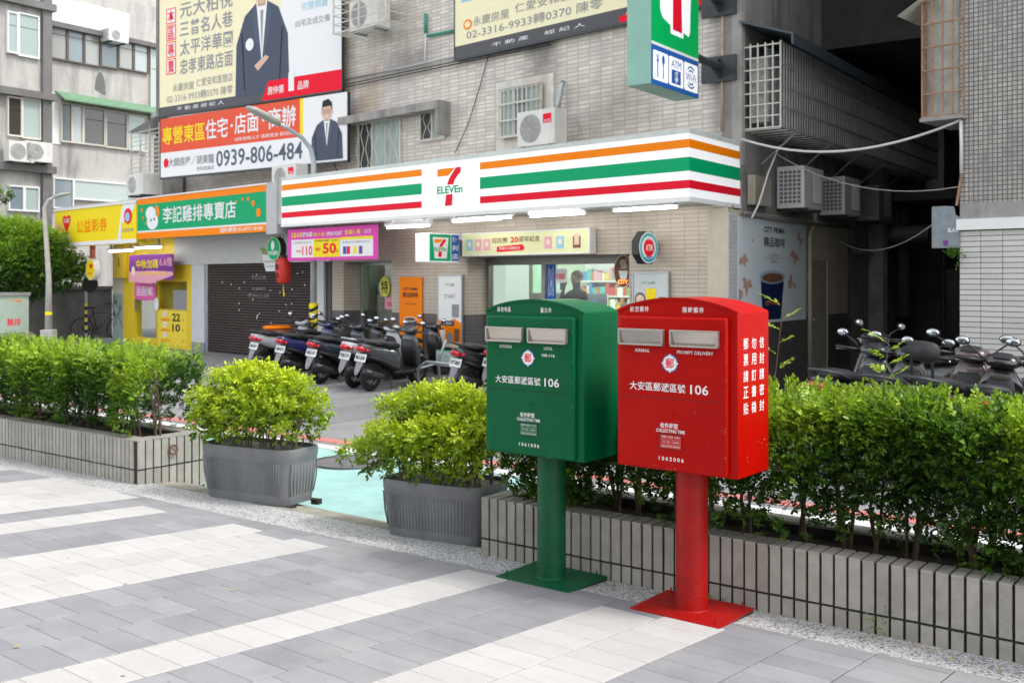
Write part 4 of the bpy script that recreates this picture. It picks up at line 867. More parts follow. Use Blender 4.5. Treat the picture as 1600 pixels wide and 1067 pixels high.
# ------------------------------------------------------------------ signs and posters on the shop front
r = frect(731, 927, 367, 399, .06); t_, w_, h = panel('doorway_banner', 'long pale yellow anniversary lightbox with small gift pictures over the store doorway', 'sign', r, .16, .14, mat('banner_cream', (.74, .74, .42), .5), .02, fm=M_white)
text('拉拉熊', w_ * .315, h * .66, w_ * .13, h * .26, -.004, P_Bn, t_, .02); text('20', w_ * .435, h * .66, w_ * .065, h * .27, -.004, P_R, t_, .04); text('週年紀念', w_ * .555, h * .68, w_ * .165, h * .26, -.004, P_Bn, t_, .02)
ppoly(t_, [(w_ * .29, h * .10), (w_ * .50, h * .16), (w_ * .52, h * .24), (w_ * .50, h * .44), (w_ * .29, h * .36)], P_R, -.004); text('限量生活集點送', w_ * .395, h * .27, w_ * .17, h * .14, -.006, P_W, t_)
for cx, mm in ((.055, P_LB), (.13, P_Pk), (.205, P_Pk), (.70, P_Pk), (.79, P_LB)):
    pbox(t_, w_ * (cx - .028), w_ * (cx + .028), h * .2, h * .74, mm, -.004); ppoly(t_, ell(w_ * cx, h * .5, w_ * .014, h * .13), P_C, -.006)
pbox(t_, w_ * .885, w_ * .94, h * .2, h * .72, P_Bn, -.004); pbox(t_, w_ * .895, w_ * .93, h * .34, h * .84, mat('print_peach', (.78, .55, .42), .5), -.006)
r = frect(625, 660, 433, 545, .02); t_, w_, h = panel('coffee_poster', 'orange coffee poster with a dark paper cup on the tiled wall', 'poster', r, .035, .02, P_O)
text('CITY PRIMA', w_ / 2, h * .835, w_ * .66, h * .04, -.003, P_K, t_, .02); text('精品咖啡', w_ / 2, h * .755, w_ * .68, h * .075, -.003, P_K, t_, .02); text('冰美式 熱拿鐵', w_ / 2, h * .63, w_ * .5, h * .025, -.003, P_Bn, t_)
ppoly(t_, [(w_ * .30, h * .02), (w_ * .70, h * .02), (w_ * .78, h * .42), (w_ * .22, h * .42)], P_Nv, -.003); ppoly(t_, ell(w_ * .5, h * .42, w_ * .30, h * .035), P_W, -.005); ppoly(t_, ell(w_ * .5, h * .42, w_ * .25, h * .025), P_Bn, -.007)
text('CITY PRIMA', w_ * .52, h * .22, w_ * .3, h * .02, -.005, P_Pk, t_)
r = frect(687, 723, 431, 541, .02); t_, w_, h = panel('tea_poster', 'white framed poster fading to orange with cups and a dark label', 'poster', r, .05, .03, P_W, .018, fm=M_steel)
ppoly(t_, [(0, 0), (w_, 0), (w_, h * .34), (w_ * .7, h * .40), (w_ * .35, h * .36), (0, h * .42)], P_O, -.003); ppoly(t_, ell(w_ * .3, h * .44, w_ * .3, h * .12), P_W, -.004); pbox(t_, w_ * .12, w_ * .7, h * .30, h * .37, P_Nv, -.006)
for a, c, d, e, mm in ((.6, .9, .42, .60, P_Gy), (.1, .3, .06, .24, P_W), (.4, .62, .05, .2, P_Gy), (.7, .92, .08, .26, P_Bn), (0, 1, 0, .07, P_C)): pbox(t_, w_ * a, w_ * c, h * d, h * e, mm, -.006)
text('!+? café', w_ / 2, h * .88, w_ * .4, h * .05, -.004, P_G, t_); text('START', w_ / 2, h * .71, w_ * .5, h * .06, -.004, P_Gy, t_); text('TEA', w_ * .41, h * .335, w_ * .4, h * .03, -.009, P_W, t_)
r = frect(667, 687, 513, 540, .02); t_, w_, h = panel('blue_notice', 'small blue notice with rows of white characters low on the tiled wall', 'sign', r, .03, .01, P_B)
text('監視', w_ * .6, h * .86, w_ * .5, h * .14, -.003, P_W, t_); text('錄影中', w_ / 2, h * .62, w_ * .84, h * .2, -.003, P_W, t_, .02); text('請微笑', w_ / 2, h * .38, w_ * .84, h * .2, -.003, P_W, t_, .02); text('請勿停車', w_ / 2, h * .12, w_ * .8, h * .12, -.003, P_W, t_)
r = frect(992, 1045, 427, 500, .02); t_, w_, h = panel('food_poster', 'white framed poster of a bowl and a yellow drink at the right of the glass', 'poster', r, .05, .03, mat('poster_grey', (.55, .58, .58), .5), .02, fm=M_steel)
text('!+? café', w_ * .45, h * .80, w_ * .4, h * .06, -.004, P_G, t_); ppoly(t_, ell(w_ * .2, h * .45, w_ * .16, h * .14), P_Nv, -.004); ppoly(t_, ell(w_ * .2, h * .45, w_ * .12, h * .10), mat('print_peach', (.78, .55, .42), .5), -.006); pbox(t_, w_ * .38, w_ * .66, h * .36, h * .68, P_Y, -.004); pbox(t_, w_ * .75, w_ * .95, h * .40, h * .5, P_Bn, -.004)
# pink promotional banner hung under the canopy
r = frect(450, 590, 359, 408, 1.0); r = (r[0], r[1], r[2], r[3]); t_, w_, h = panel('promotion_banner', 'magenta promotional banner with 110 and 50 in big digits hung under the store fascia', 'banner', r, 1.0, .012, P_Mg)
pbox(t_, w_ * .045, w_ * .305, h * .1, h * .66, P_W); pbox(t_, w_ * .305, w_ * .60, h * .1, h * .66, P_Y); pbox(t_, w_ * .605, w_ * .955, h * .1, h * .66, P_W); pbox(t_, w_ * .605, w_ * .955, h * .60, h * .68, P_Y, -.005)
text('1010', w_ * .11, h * .81, w_ * .12, h * .17, -.004, P_Y, t_, .05); text('購物節', w_ * .235, h * .81, w_ * .12, h * .16, -.004, P_W, t_, .03); text('超值優惠', w_ * .37, h * .80, w_ * .12, h * .12, -.004, P_Y, t_, .03); text('OPEN POINT', w_ * .54, h * .80, w_ * .18, h * .12, -.004, P_W, t_, .02); text('會員優惠', w_ * .74, h * .82, w_ * .17, h * .15, -.004, P_Y, t_, .03); text('10/31', w_ * .90, h * .82, w_ * .07, h * .12, -.004, P_W, t_)
text('110', w_ * .235, h * .31, w_ * .12, h * .30, -.005, P_R, t_, .02); text('特價', w_ * .13, h * .30, w_ * .06, h * .09, -.005, P_R, t_); text('A.指定商品任選 第二件', w_ * .175, h * .57, w_ * .22, h * .07, -.005, P_Gy, t_)
text('50', w_ * .49, h * .36, w_ * .15, h * .33, -.005, P_R, t_, .04); text('現折', w_ * .36, h * .34, w_ * .06, h * .11, -.005, P_R, t_, .02); text('消費滿額 立即', w_ * .45, h * .60, w_ * .26, h * .06, -.005, P_K, t_); text('元', w_ * .575, h * .28, w_ * .03, h * .1, -.005, P_K, t_)
for a, mm in ((.64, P_B), (.68, P_R), (.75, P_Y), (.81, P_Pu)): pbox(t_, w_ * a, w_ * (a + .035), h * .17, h * .40, mm, -.005)
text('會員限定 點數加倍送', w_ * .78, h * .52, w_ * .3, h * .06, -.005, P_Gy, t_)
for k in (0, 1): part('hanger', MB().tube([(w_ * (.04 + .92 * k), .006, h), (w_ * (.04 + .92 * k), .006, h + .3)], .006, 5), M_dark, t_)
# small projecting store sign: thin across the wall, wide outward
def proj(name, label, cat, x, o_in, o_out, z0, z1, th, m, group=None):
    """box sign standing out from the wall; its face looks along +x. local y=0 is the outer edge"""
    t_ = fthing(name, label, cat, x, o_out, z0, group); part('case', MB().box(-th, 0, 0, o_out - o_in, 0, z1 - z0), m, t_, bevel=.01); return t_, o_out - o_in, z1 - z0
def faceframe(t_):
    e = bpy.data.objects.new('face', None); COL.objects.link(e); e.parent = t_; e.rotation_euler = (0, 0, R(90)); e.location = (.0, 0, 0); return e
oo = .95; x_f = fx(670, oo); Yf = fac(670, 365, oo)[1]
t_, w_, h = proj('projecting_sign', 'small white box sign with the green store logo and a blue strip above the posters', 'sign', x_f, .28, oo, fac(670, 409, oo)[1], fac(670, 364, oo)[1], .34, M_lit)
def onface(o): o.rotation_euler = (0, 0, R(90)); o.location = (.003, 0, 0); return o
def on_box(t_, a, c, d, e, m, y=-.002): return onface(pbox(t_, a, c, d, e, m, y))
k0 = len(t_.children)
pbox(t_, w_ * .02, w_ * .72, h * .03, h * .97, P_G, -.002); ppoly(t_, [(w_ * .12, h * .86), (w_ * .64, h * .86), (w_ * .58, h * .12), (w_ * .18, h * .12)], P_W, -.004); logo7(t_, w_ * .37, h * .49, w_ * .40, h * .62, -.006)
pbox(t_, w_ * .74, w_ * .99, h * .03, h * .97, P_B, -.002); text('便', w_ * .865, h * .80, w_ * .2, h * .2, -.005, P_W, t_, .02); text('利', w_ * .865, h * .5, w_ * .2, h * .2, -.005, P_W, t_, .02); text('店', w_ * .865, h * .2, w_ * .2, h * .2, -.005, P_W, t_, .02)
for o in t_.children:
    if not o.name.startswith('case'): onface(o)
part('bracket', MB().box(-.25, -.1, w_, w_ + .28, h * .2, h * .8), M_steel, t_)
# round bank sign
cx, cz = fac(1010, 387, .35); t_ = fthing('round_sign', 'round bank machine sign with a blue rim and red centre on a black case', 'sign', cx, .55, cz - .24); 
part('case', MB().rings([[Vector((x_, .25 + r_ * math.cos(a), .24 + r_ * math.sin(a))) for a in [2 * math.pi * k / 8 + .39 for k in range(8)]] for x_, r_ in ((-.14, .22), (-.12, .25), (-.01, .25), (0.0, .235))]), M_black, t_)
def rdisc(r_, x_, m, name='print'): return part(name, MB().rings([[Vector((xx, .25 + r_ * math.cos(a), .24 + r_ * math.sin(a))) for a in [2 * math.pi * k / 32 for k in range(32)]] for xx in (x_ - .002, x_)]), m, t_)
rdisc(.222, .004, M_white, 'face'); rdisc(.205, .006, mat('print_teal', (.03, .40, .50), .5)); rdisc(.165, .008, M_white); rdisc(.125, .010, P_R)
for bd_, zz, hh_, mm in (('中國信託', .37, .05, P_W), ('ATM', .24, .09, P_W), ('提款機', .10, .045, P_B)): onface(text(bd_, .25, zz, .16, hh_, -.010, mm, t_, .02))
part('bracket', MB().box(-.10, -.05, .46, .60, .16, .32), M_black, t_)
# ---- tall corner sign: box across the street direction D2, seen on its right-hand face
t_ = thing('corner_sign', 'large green vertical store lightbox with fork, ATM and Wi-Fi symbols at the corner', 'sign', (1.688, 12.38, 4.07), SROT)
w_, h = 1.314, 3.4; mgr = mat('sage_metal', (.24, .43, .36), .45, .2, var=.12, vs=3, stain=(.3, .4, .35), sa=.3)
part('case', MB().box(0, w_, .004, .34, 0, h), mgr, t_, bevel=.008)
mg2 = mat('lit_green', (.0, .30, .08), .3, emit=(0, .3, .06), es=.15); pbox(t_, .0, w_, .52, h, mg2, -.002, 'green_face'); pbox(t_, 0, w_, .485, .52, P_W, -.002); pbox(t_, 0, w_, .0, .485, P_B, -.002, 'blue_face')
ppoly(t_, [(.14, 3.1), (w_ - .14, 3.1), (w_ - .26, .82), (w_ - .30, .75), (.86, .78), (.86, .70), (.50, .70), (.50, .80), (.28, .86), (.22, .94)], M_lit, -.004)
ppoly(t_, [(.56, .76), (.82, .76), (.80, 1.32), (.56, 1.32)], P_R, -.006); text('ELEVEn', w_ * .5, 1.60, .82, .40, -.007, P_G, t_, .05); ppoly(t_, [(.60, 1.85), (.86, 1.85), (1.0, 2.25), (1.14, 2.6), (1.14, 2.9), (.95, 2.9), (.72, 2.3)], P_R, -.006); ppoly(t_, [(.2, 2.5), (.86, 2.5), (.97, 2.78), (.97, 2.9), (.2, 2.9)], P_O, -.006)
for k in range(3):
    x0 = .03 + k * .425; ppoly(t_, [(x0 + .02, .06), (x0 + .385, .06), (x0 + .405, .08), (x0 + .405, .40), (x0 + .385, .42), (x0 + .02, .42), (x0, .40), (x0, .08)], M_lit, -.004)
x0 = .03
for d in (-.022, 0, .022): pbox(t_, x0 + .12 + d - .005, x0 + .12 + d + .005, .31, .38, P_B, -.006)
pbox(t_, x0 + .093, x0 + .147, .29, .315, P_B, -.006); pbox(t_, x0 + .109, x0 + .131, .10, .29, P_B, -.006); ppoly(t_, ell(x0 + .27, .33, .036, .06), P_B, -.006); pbox(t_, x0 + .260, x0 + .280, .10, .29, P_B, -.006)
text('ATM', .455 + .20, .335, .27, .09, -.006, P_B, t_); pbox(t_, .455 + .075, .455 + .325, .09, .26, P_B, -.006); text('$', .455 + .20, .175, .10, .15, -.009, P_W, t_, .04)
text('Wi-Fi', .88 + .2, .24, .29, .09, -.006, P_B, t_)
for s_ in (-1, 1):
    for rr_ in (.10, .145):
        a = [math.pi / 2 * s_ + d for d in np.linspace(-.75, .75, 9)]; ppoly(t_, [(1.08 + rr_ * math.cos(q), .24 + (rr_ + .0) * math.sin(q)) for q in a] + [(1.08 + (rr_ - .02) * math.cos(q), .24 + (rr_ - .02) * math.sin(q)) for q in a[::-1]], P_B, -.006)
part('vent', MB().box(-.004, .002, .12, .20, 1.25, 1.42), M_white, t_, kind='stuff')
for z_ in (.62, 1.55):
    part('arm', MB().tube([(w_, .17, z_), (w_ + 1.16, .17, z_)], .055, 10), M_dark, t_); part('wall_plate', MB().box(w_ + 1.08, w_ + 1.14, -.06, .46, z_ - .2, z_ + .16), M_dark, t_)
    part('gusset', MB().add([(w_ + .75, .17, z_ - .03), (w_ + 1.12, .17, z_ + .15), (w_ + 1.12, .17, z_ - .18), (w_ + .75, .19, z_ - .03), (w_ + 1.12, .19, z_ + .15), (w_ + 1.12, .19, z_ - .18)], [(0, 1, 2), (5, 4, 3), (0, 3, 4, 1), (1, 4, 5, 2), (2, 5, 3, 0)]), M_dark, t_)

# ------------------------------------------------------------------ left-hand shops
# chicken shop fascia
r = frect(215, 416, 312, 374, 1.12); t_, w_, h = panel('chicken_shop_sign', 'green and orange signboard with a white round face drawing and white shop characters', 'sign', r, 1.12, .25, P_G)
pbox(t_, 0, w_, 0, h * .16, P_O); pbox(t_, 0, w_, h * .86, h, P_O); pbox(t_, 0, w_, h * .16, h * .20, P_W, -.004); part('top_trim', MB().box(-.02, w_ + .02, -.02, .26, h, h + .03), M_white, t_)
part('end_panel', MB().box(w_, w_ + .35, .0, .3, -.05, h + .03), mat('cast_panel', (.45, .46, .47), .5, var=.1), t_)
for pp_ in ('body',): ppoly(t_, ell(w_ * .135, h * .42, w_ * .05, h * .20), P_W, -.004); ppoly(t_, ell(w_ * .12, h * .62, w_ * .045, h * .17), P_W, -.005); ppoly(t_, ell(w_ * .165, h * .63, w_ * .032, h * .18, 16, -1, 1.9), P_O, -.006)
ppoly(t_, ell(w_ * .125, h * .45, w_ * .006, h * .035), P_Nv, -.007); ppoly(t_, ell(w_ * .152, h * .47, w_ * .006, h * .035), P_Nv, -.007)
text('李記雞排專賣店', w_ * .51, h * .54, w_ * .57, h * .40, -.005, P_W, t_, .035, 1.02)
for cx, cz, r_ in ((.04, .72, .045), (.05, .52, .035), (.075, .38, .026), (.80, .70, .022), (.84, .74, .03), (.88, .73, .04), (.915, .63, .055), (.95, .42, .08)): ppoly(t_, ell(w_ * cx, h * cz, h * r_ * 1.1, h * r_ * 1.2), P_O, -.005)
text('預約專線 02-8771-8186', w_ * .83, h * .09, w_ * .30, h * .10, -.005, P_W, t_, .02)
# lottery fascia
r = frect(86, 213, 331, 386, 1.12); t_, w_, h = panel('lottery_sign', 'yellow lottery signboard with a red heart, orange characters and a white right end', 'sign', r, 1.12, .25, P_Y)
pbox(t_, 0, w_, 0, h * .10, P_W); part('top_trim', MB().box(-.05, w_ + .02, -.03, .26, h, h + .05), M_white, t_)
ppoly(t_, [(w_ * .79, h * .10), (w_ * .84, h * .9), (w_ * .86, h), (w_ * 1.0, h), (w_ * .95, h * .75), (w_ * .84, h * .5), (w_ * .83, h * .1)], P_W, -.004); ppoly(t_, ell(w_ * .91, h * .68, w_ * .045, h * .20), P_R, -.006); ppoly(t_, ell(w_ * .905, h * .66, w_ * .025, h * .12), P_LB, -.008); text('台灣彩券', w_ * .91, h * .33, w_ * .13, h * .10, -.006, P_Gy, t_)
hx, hz = w_ * .16, h * .70; ppoly(t_, [(hx, hz - h * .34), (hx - w_ * .055, hz), (hx - w_ * .05, hz + h * .13), (hx - w_ * .02, hz + h * .17), (hx, hz + h * .10), (hx + w_ * .02, hz + h * .17), (hx + w_ * .05, hz + h * .13), (hx + w_ * .055, hz)], P_R, -.005); text('公益', hx, hz + h * .02, w_ * .08, h * .13, -.008, P_W, t_, .02)
text('公益彩券', w_ * .48, h * .52, w_ * .38, h * .36, -.005, P_O, t_, .02, 1.05); text('愛心', w_ * .075, h * .55, w_ * .07, h * .2, -.006, P_Pk, t_, .02); ppoly(t_, ell(w_ * .19, h * .22, w_ * .02, h * .07), P_W, -.006)
# lottery shop front
m_yel = mat('yellow_shop_panel', (.78, .56, .02), .5, var=.06, vs=3); xA, xB = fx(195), fx(300)
ls = thing('lottery_shop', 'bright yellow lottery shopfront with a glass door and a price board', 'shop', fworld(xA, 0, 0), FROT); Ls = xB - xA
def fq(px, py): a, c = fac(px, py); return a - xA, c
xd0, xd1 = fq(210, 0)[0], fq(245, 0)[0]; xp1 = fq(292, 0)[0]; zdt = zat(440, 24.5); zpb = zat(483, 24.5)
part('shop_panel', MB().box(-.1, xd0, 0, .2, 0, Hs).box(xd0, xp1, 0, .2, zdt, Hs).box(xd1, xd1 + .05, -.01, .2, 0, zdt).box(xd1 + .05, xp1, 0, .2, 0, zpb - .02).box(xp1, Ls + .02, 0, .5, 0, Hs), m_yel, ls)
part('door_glass', MB().box(xd0 + .05, xd1 - .02, .05, .06, .25, zdt), m_gl, ls); part('door_frame', MB().box(xd0, xd0 + .05, 0, .1, 0, zdt).box(xd0 + .05, xd1, 0, .1, 0, .25), m_yel, ls)
part('door_handle', MB().box(xd0 + .09, xd0 + .13, -.04, 0, .9, 1.2), M_steel, ls)
part('window_glass', MB().box(xd1 + .05, xp1, .05, .06, zpb, zdt), m_gl, ls); part('window_back', MB().box(xd1 + .05, xp1, .16, .18, zpb, zdt), mat('ochre_inside', (.62, .42, .03), .6, var=.3, vs=2), ls); part('back_wall', MB().box(xd0 - 2.5, xp1, 2.2, 2.3, 0, Hs), mat('brown_wall', (.22, .13, .06), .6, var=.3, vs=2), ls); part('counter', MB().box(xd0, xp1, .8, 1.2, 0, .9), mat('brown_inside', (.12, .07, .04), .6), ls)
pbox(ls, xd1 + .06, xp1 - .02, .12, zpb - .05, mat('price_yellow', (.85, .66, .05), .5), -.003, 'price_board'); wq = xp1 - xd1
for i, (nm_, zz, mm) in enumerate((('22', .80, P_K), ('10', .55, P_K), ('', .30, P_K))):
    z_ = zpb * zz; ppoly(ls, ell(xd1 + wq * .28, z_ + .07, .10, .07), P_W, -.006); text('本期獎金', xd1 + wq * .30, z_ - .07, wq * .34, .07, -.006, P_O, ls, .02)
    text(('大樂透', '威力彩', '539')[i], xd1 + wq * .28, z_ + .07, .15, .055, -.008, P_Pk, ls)
    if nm_: text(nm_, xd1 + wq * .66, z_, wq * .26, .19, -.006, P_K, ls, .04)
    text('億', xd1 + wq * .88, z_ - .05, .08, .08, -.006, P_O, ls)
sx = (xd1 + xp1) / 2 + .1; pbox(ls, sx - .1, xp1 - .06, zdt - .75, zdt - .2, P_Gy, .04, 'notice'); 
cl = fthing('window_clock', 'small white oval sticker on the yellow post between lottery door and window', 'sticker', xA + xd1 + .06, .03, zat(476, 24.5)); part('sticker', MB().disc(0, 0, .10, -.01, 0, 20, .16), P_W, cl)
# purple banner and scratch card sign
r = frect(205, 274, 399, 437, .25); t_, w_, h = panel('mid_autumn_banner', 'sagging purple and pink banner with yellow characters over the lottery door', 'banner', (r[0], r[1], r[2], r[3]), .3, .01, P_Pu)
ppoly(t_, [(0, -.05), (w_ * .5, -.10), (w_, .10), (w_, h * .3), (w_ * .55, h * .36), (0, h * .32)], P_Pk, -.004); text('中秋加碼', w_ * .42, h * .62, w_ * .50, h * .36, -.006, P_Y, t_, .03); text('6.6億', w_ * .84, h * .70, w_ * .28, h * .36, -.006, P_Pk, t_, .03); text('刮刮樂 加碼抽獎活動', w_ * .55, h * .24, w_ * .6, h * .12, -.007, P_Y, t_, .02); ppoly(t_, ell(w_ * .1, h * .35, w_ * .04, h * .2), P_C, -.006)
r = frect(211, 243, 441, 468, .05); t_ = fthing('scratch_card_sign', 'pink cloud shaped sign with white characters hung on the lottery door', 'sign', r[0], .06, r[1]); w_, h = r[2], r[3]
part('board', MB().prism([(w_ / 2 + (w_ / 2) * (1 + .08 * (k % 2)) * math.copysign(abs(math.cos(a)) ** .5, math.cos(a)), h / 2 + h / 2 * (1 + .12 * (k % 2)) * math.copysign(abs(math.sin(a)) ** .5, math.sin(a))) for k, a in enumerate([2 * math.pi * j / 28 for j in range(28)])], 0, .02), mat('scratch_pink', (.72, .12, .42), .5), t_); text('刮刮樂', w_ / 2, h / 2, w_ * .8, h * .55, -.003, P_W, t_, .06)
# round lottery sign hanging from the canopy
cx, cz = fac(141, 421, .9); t_ = fthing('round_lottery_sign', 'round yellow lottery sign with a red heart on a rusty bracket under the canopy', 'sign', cx, .9, cz)
part('case', MB().disc(0, 0, .27, 0, .14, 28), P_W, t_); part('face', MB().disc(0, 0, .25, -.005, 0, 28), P_Y, t_); ppoly(t_, [(.06, .0), (-.03, .09), (.0, .15), (.06, .12), (.12, .15), (.15, .09)], P_R, -.009); text('台灣彩券', 0, -.1, .26, .05, -.009, P_R, t_); part('bracket', MB().box(-.08, .08, .02, .10, .27, .27 + max(.05, Hs - cz - .27)), mat('rust_bracket', (.35, .10, .05), .8), t_)
# grey pillar with marker scrawl
xp0 = fx(176); wp = xA - xp0 - .1
pil = thing('shop_pillar', 'pale upper and grey lower pillar with black marker scrawls left of the lottery shop', 'pillar', fworld(xp0, 0, 0), FROT)
part('lower_part', MB().box(0, wp, 0, .5, 0, 1.33), mat('pillar_grey', (.30, .38, .38), .6, var=.1), pil); part('upper_part', MB().box(0, wp, 0.004, .5, 1.33, Hs), mat('pillar_cream', (.60, .56, .49), .6, var=.1), pil)
gf = MB(); rr = random.Random(8)
for k in range(7):
    x0, z0 = rr.uniform(.1, wp - .1), rr.uniform(.6, 1.25); pth = [(x0, -.004, z0)]
    for j in range(7): x0 = min(max(x0 + rr.uniform(-.14, .14), .04), wp - .04); z0 = min(max(z0 + rr.uniform(-.16, .14), .45), 1.3); pth.append((x0, -.004, z0))
    gf.tube(pth, .006, 4)
part('scrawl', gf, P_K, pil, kind='stuff')
yb = fthing('yellow_box', 'yellow box shaped cabinet on the upper part of the pillar', 'cabinet', fx(178, .1), .12, zat(434, 25)); wb = fx(197, .1) - fx(178, .1); part('box', MB().box(0, wb, 0, .25, 0, Hs - zat(434, 25)), m_yel, yb); text('福', wb * .45, .40, .1, .22, -.003, P_K, yb)
# pale header, posts and roller shutter
xs0, xs1 = fx(325), fx(487); xh0 = xB; zsh = zat(410, 21)
hd = thing('shutter_surround', 'pale grey header panel and posts around the dark roller shutter', 'shopfront', fworld(xB, 0, 0), FROT); Lh = xWL - xB
part('header', MB().box(fx(276) - xB, Lh, -.06, .2, zsh, Hs), mat('header_grey', (.56, .56, .57), .5, var=.05), hd)
part('post', MB().box(0.03, xs0 - xB - .12, -.03, .2, .25, zsh), mat('post_white', (.60, .61, .64), .4, var=.06), hd); part('post_foot', MB().box(0.03, xs0 - xB - .12, -.035, .2, 0, .25), P_Gy, hd); part('shutter_rail', MB().box(xs0 - xB - .12, xs0 - xB, -.01, .15, 0, zsh), M_steel, hd)
part('right_post', MB().box(fx(495) - xB, fx(509) - xB, -.05, .2, 0, zsh), MATS['post_white'], hd); part('dark_post', MB().box(fx(509) - xB + .01, Lh - .02, -.0, .2, 0, Hs), M_dark, hd); part('inner_post', MB().box(xs1 - xB, fx(495) - xB, .05, .2, 0, zsh), M_dark, hd)
sh = thing('roller_shutter', 'closed dark brown roller shutter with small white printed lettering', 'shutter', fworld(xs0, 0, 0), FROT); L = xs1 - xs0
b = MB(); ns = 34; pr = []
for k in range(ns): z = .02 + (zsh - .04) * k / ns; d = (zsh - .04) / ns; pr += [(.04, z), (.012, z + d * .15), (.004, z + d * .5), (.012, z + d * .85)]
pr.append((.04, zsh)); vs = []; fs = []
for y_, z_ in pr: vs += [(0, y_, z_), (L, y_, z_)]
for k in range(len(pr) - 1): fs.append((2 * k, 2 * k + 1, 2 * k + 3, 2 * k + 2))
part('curtain', b.add(vs, fs), mat('shutter_brown', (.060, .040, .038), .45, .2, var=.15, vs=2), sh)
part('bottom_bar', MB().box(0, L, -.01, .05, 0, .07), M_dark, sh)
text('今日公休', L * .52, 1.75, .6, .11, -.004, P_Gy, sh); text('營業時間', L * .52, 1.5, .5, .06, -.004, P_Gy, sh); text('11:00-21:00', L * .52, 1.36, .8, .07, -.004, P_Gy, sh)
dt = MB()
for k in range(34): x_, z_ = rr.uniform(.15, .95) * L, rr.uniform(.75, 2.2); dt.prism(ell(x_, z_, .018, .018, 6), -.004, 0)
part('dots', dt, P_W, sh, kind='stuff')
# round chicken sign, lantern, hanging price board
cx, cz = fac(428, 389, .8); t_ = fthing('round_shop_sign', 'round dark green sign with a white cartoon face hung beside the red lantern', 'sign', cx, .8, cz); part('case', MB().disc(0, 0, .24, 0, .13, 28), M_dark, t_); part('rim', MB().disc(0, 0, .232, -.008, 0, 28), P_C, t_); part('face', MB().disc(0, 0, .215, -.013, -.008, 28), P_G, t_)
ppoly(t_, ell(-.02, .07, .06, .09), P_W, -.016); text('李記雞排', 0, -.08, .34, .09, -.016, P_W, t_, .03)
for s_ in (-.1, .12): part('hanger', MB().tube([(s_, .06, .2), (s_, .06, max(.3, Hs - cz))], .008, 5), M_dark, t_)
cx, cz = fac(443, 423, .75); t_ = fthing('paper_lantern', 'red paper lantern with black characters hanging in front of the shutter', 'lantern', cx, .75, cz)
pr = [(0, -.25), (.10, -.25), (.125, -.22), (.145, -.12), (.15, 0), (.145, .12), (.115, .22), (.08, .25), (0, .25)]
part('body', MB().rings([[Vector((r_ * math.cos(a), r_ * math.sin(a), z_)) for a in [2 * math.pi * k / 20 for k in range(20)]] for r_, z_ in [(max(.001, a), c) for a, c in pr]]), mat('lantern_red', (.62, .03, .015), .5), t_, smooth=True)
part('cap', MB().tube([(0, 0, .24), (0, 0, .30)], .07, 12), M_black, t_); part('cord', MB().tube([(0, 0, .3), (0, 0, max(.4, Hs - cz))], .006, 5), M_black, t_); part('tassel', MB().tube([(0, 0, -.25), (0, 0, -.38), (.02, 0, -.50)], [.004, .01, .018], 6), P_Y, t_)
text('雞', -.01, .07, .13, .12, -.153, P_K, t_, .03); text('排', -.01, -.09, .13, .12, -.153, P_K, t_, .03)
x0, z0 = fac(412, 424, .35); t_ = fthing('hanging_menu', 'tilted white and olive menu board hanging beneath the canopy', 'menu board', x0, .3, z0); part('board', MB().prism([(0, 0), (.35, 0), (.35, .42), (-.22, .50)], 0, .02), P_W, t_); ppoly(t_, [(-.22, .50), (.35, .42), (.35, .30), (-.14, .36)], mat('olive', (.25, .30, .08), .6), -.003); text('香雞排 鹽酥雞 甜不辣', .12, .2, .36, .04, -.003, P_Gy, t_); text('地瓜 杏鮑菇 魷魚', .14, .1, .3, .04, -.003, P_Gy, t_)
# red tub with orange lid
x0, z0 = fac(433, 528, .9); t_ = fthing('tub', 'faded red plastic tub with an orange rim standing behind the scooters', 'tub', x0, .9, 0.05)
part('tub', MB().tube([(0, 0, 0), (0, 0, zat(514, 20) - .05)], [.19, .25], 20), mat('faded_red', (.50, .14, .12), .6), t_, autos=40); part('rim', MB().torus((0, 0, zat(512, 20) - .04), (0, 0, 1), .255, .022, 24, 8), P_O, t_, smooth=True); part('lid', MB().tube([(0, 0, zat(512, 20) - .05), (0, 0, zat(509, 20) - .04)], [.255, .23], 20), P_O, t_)

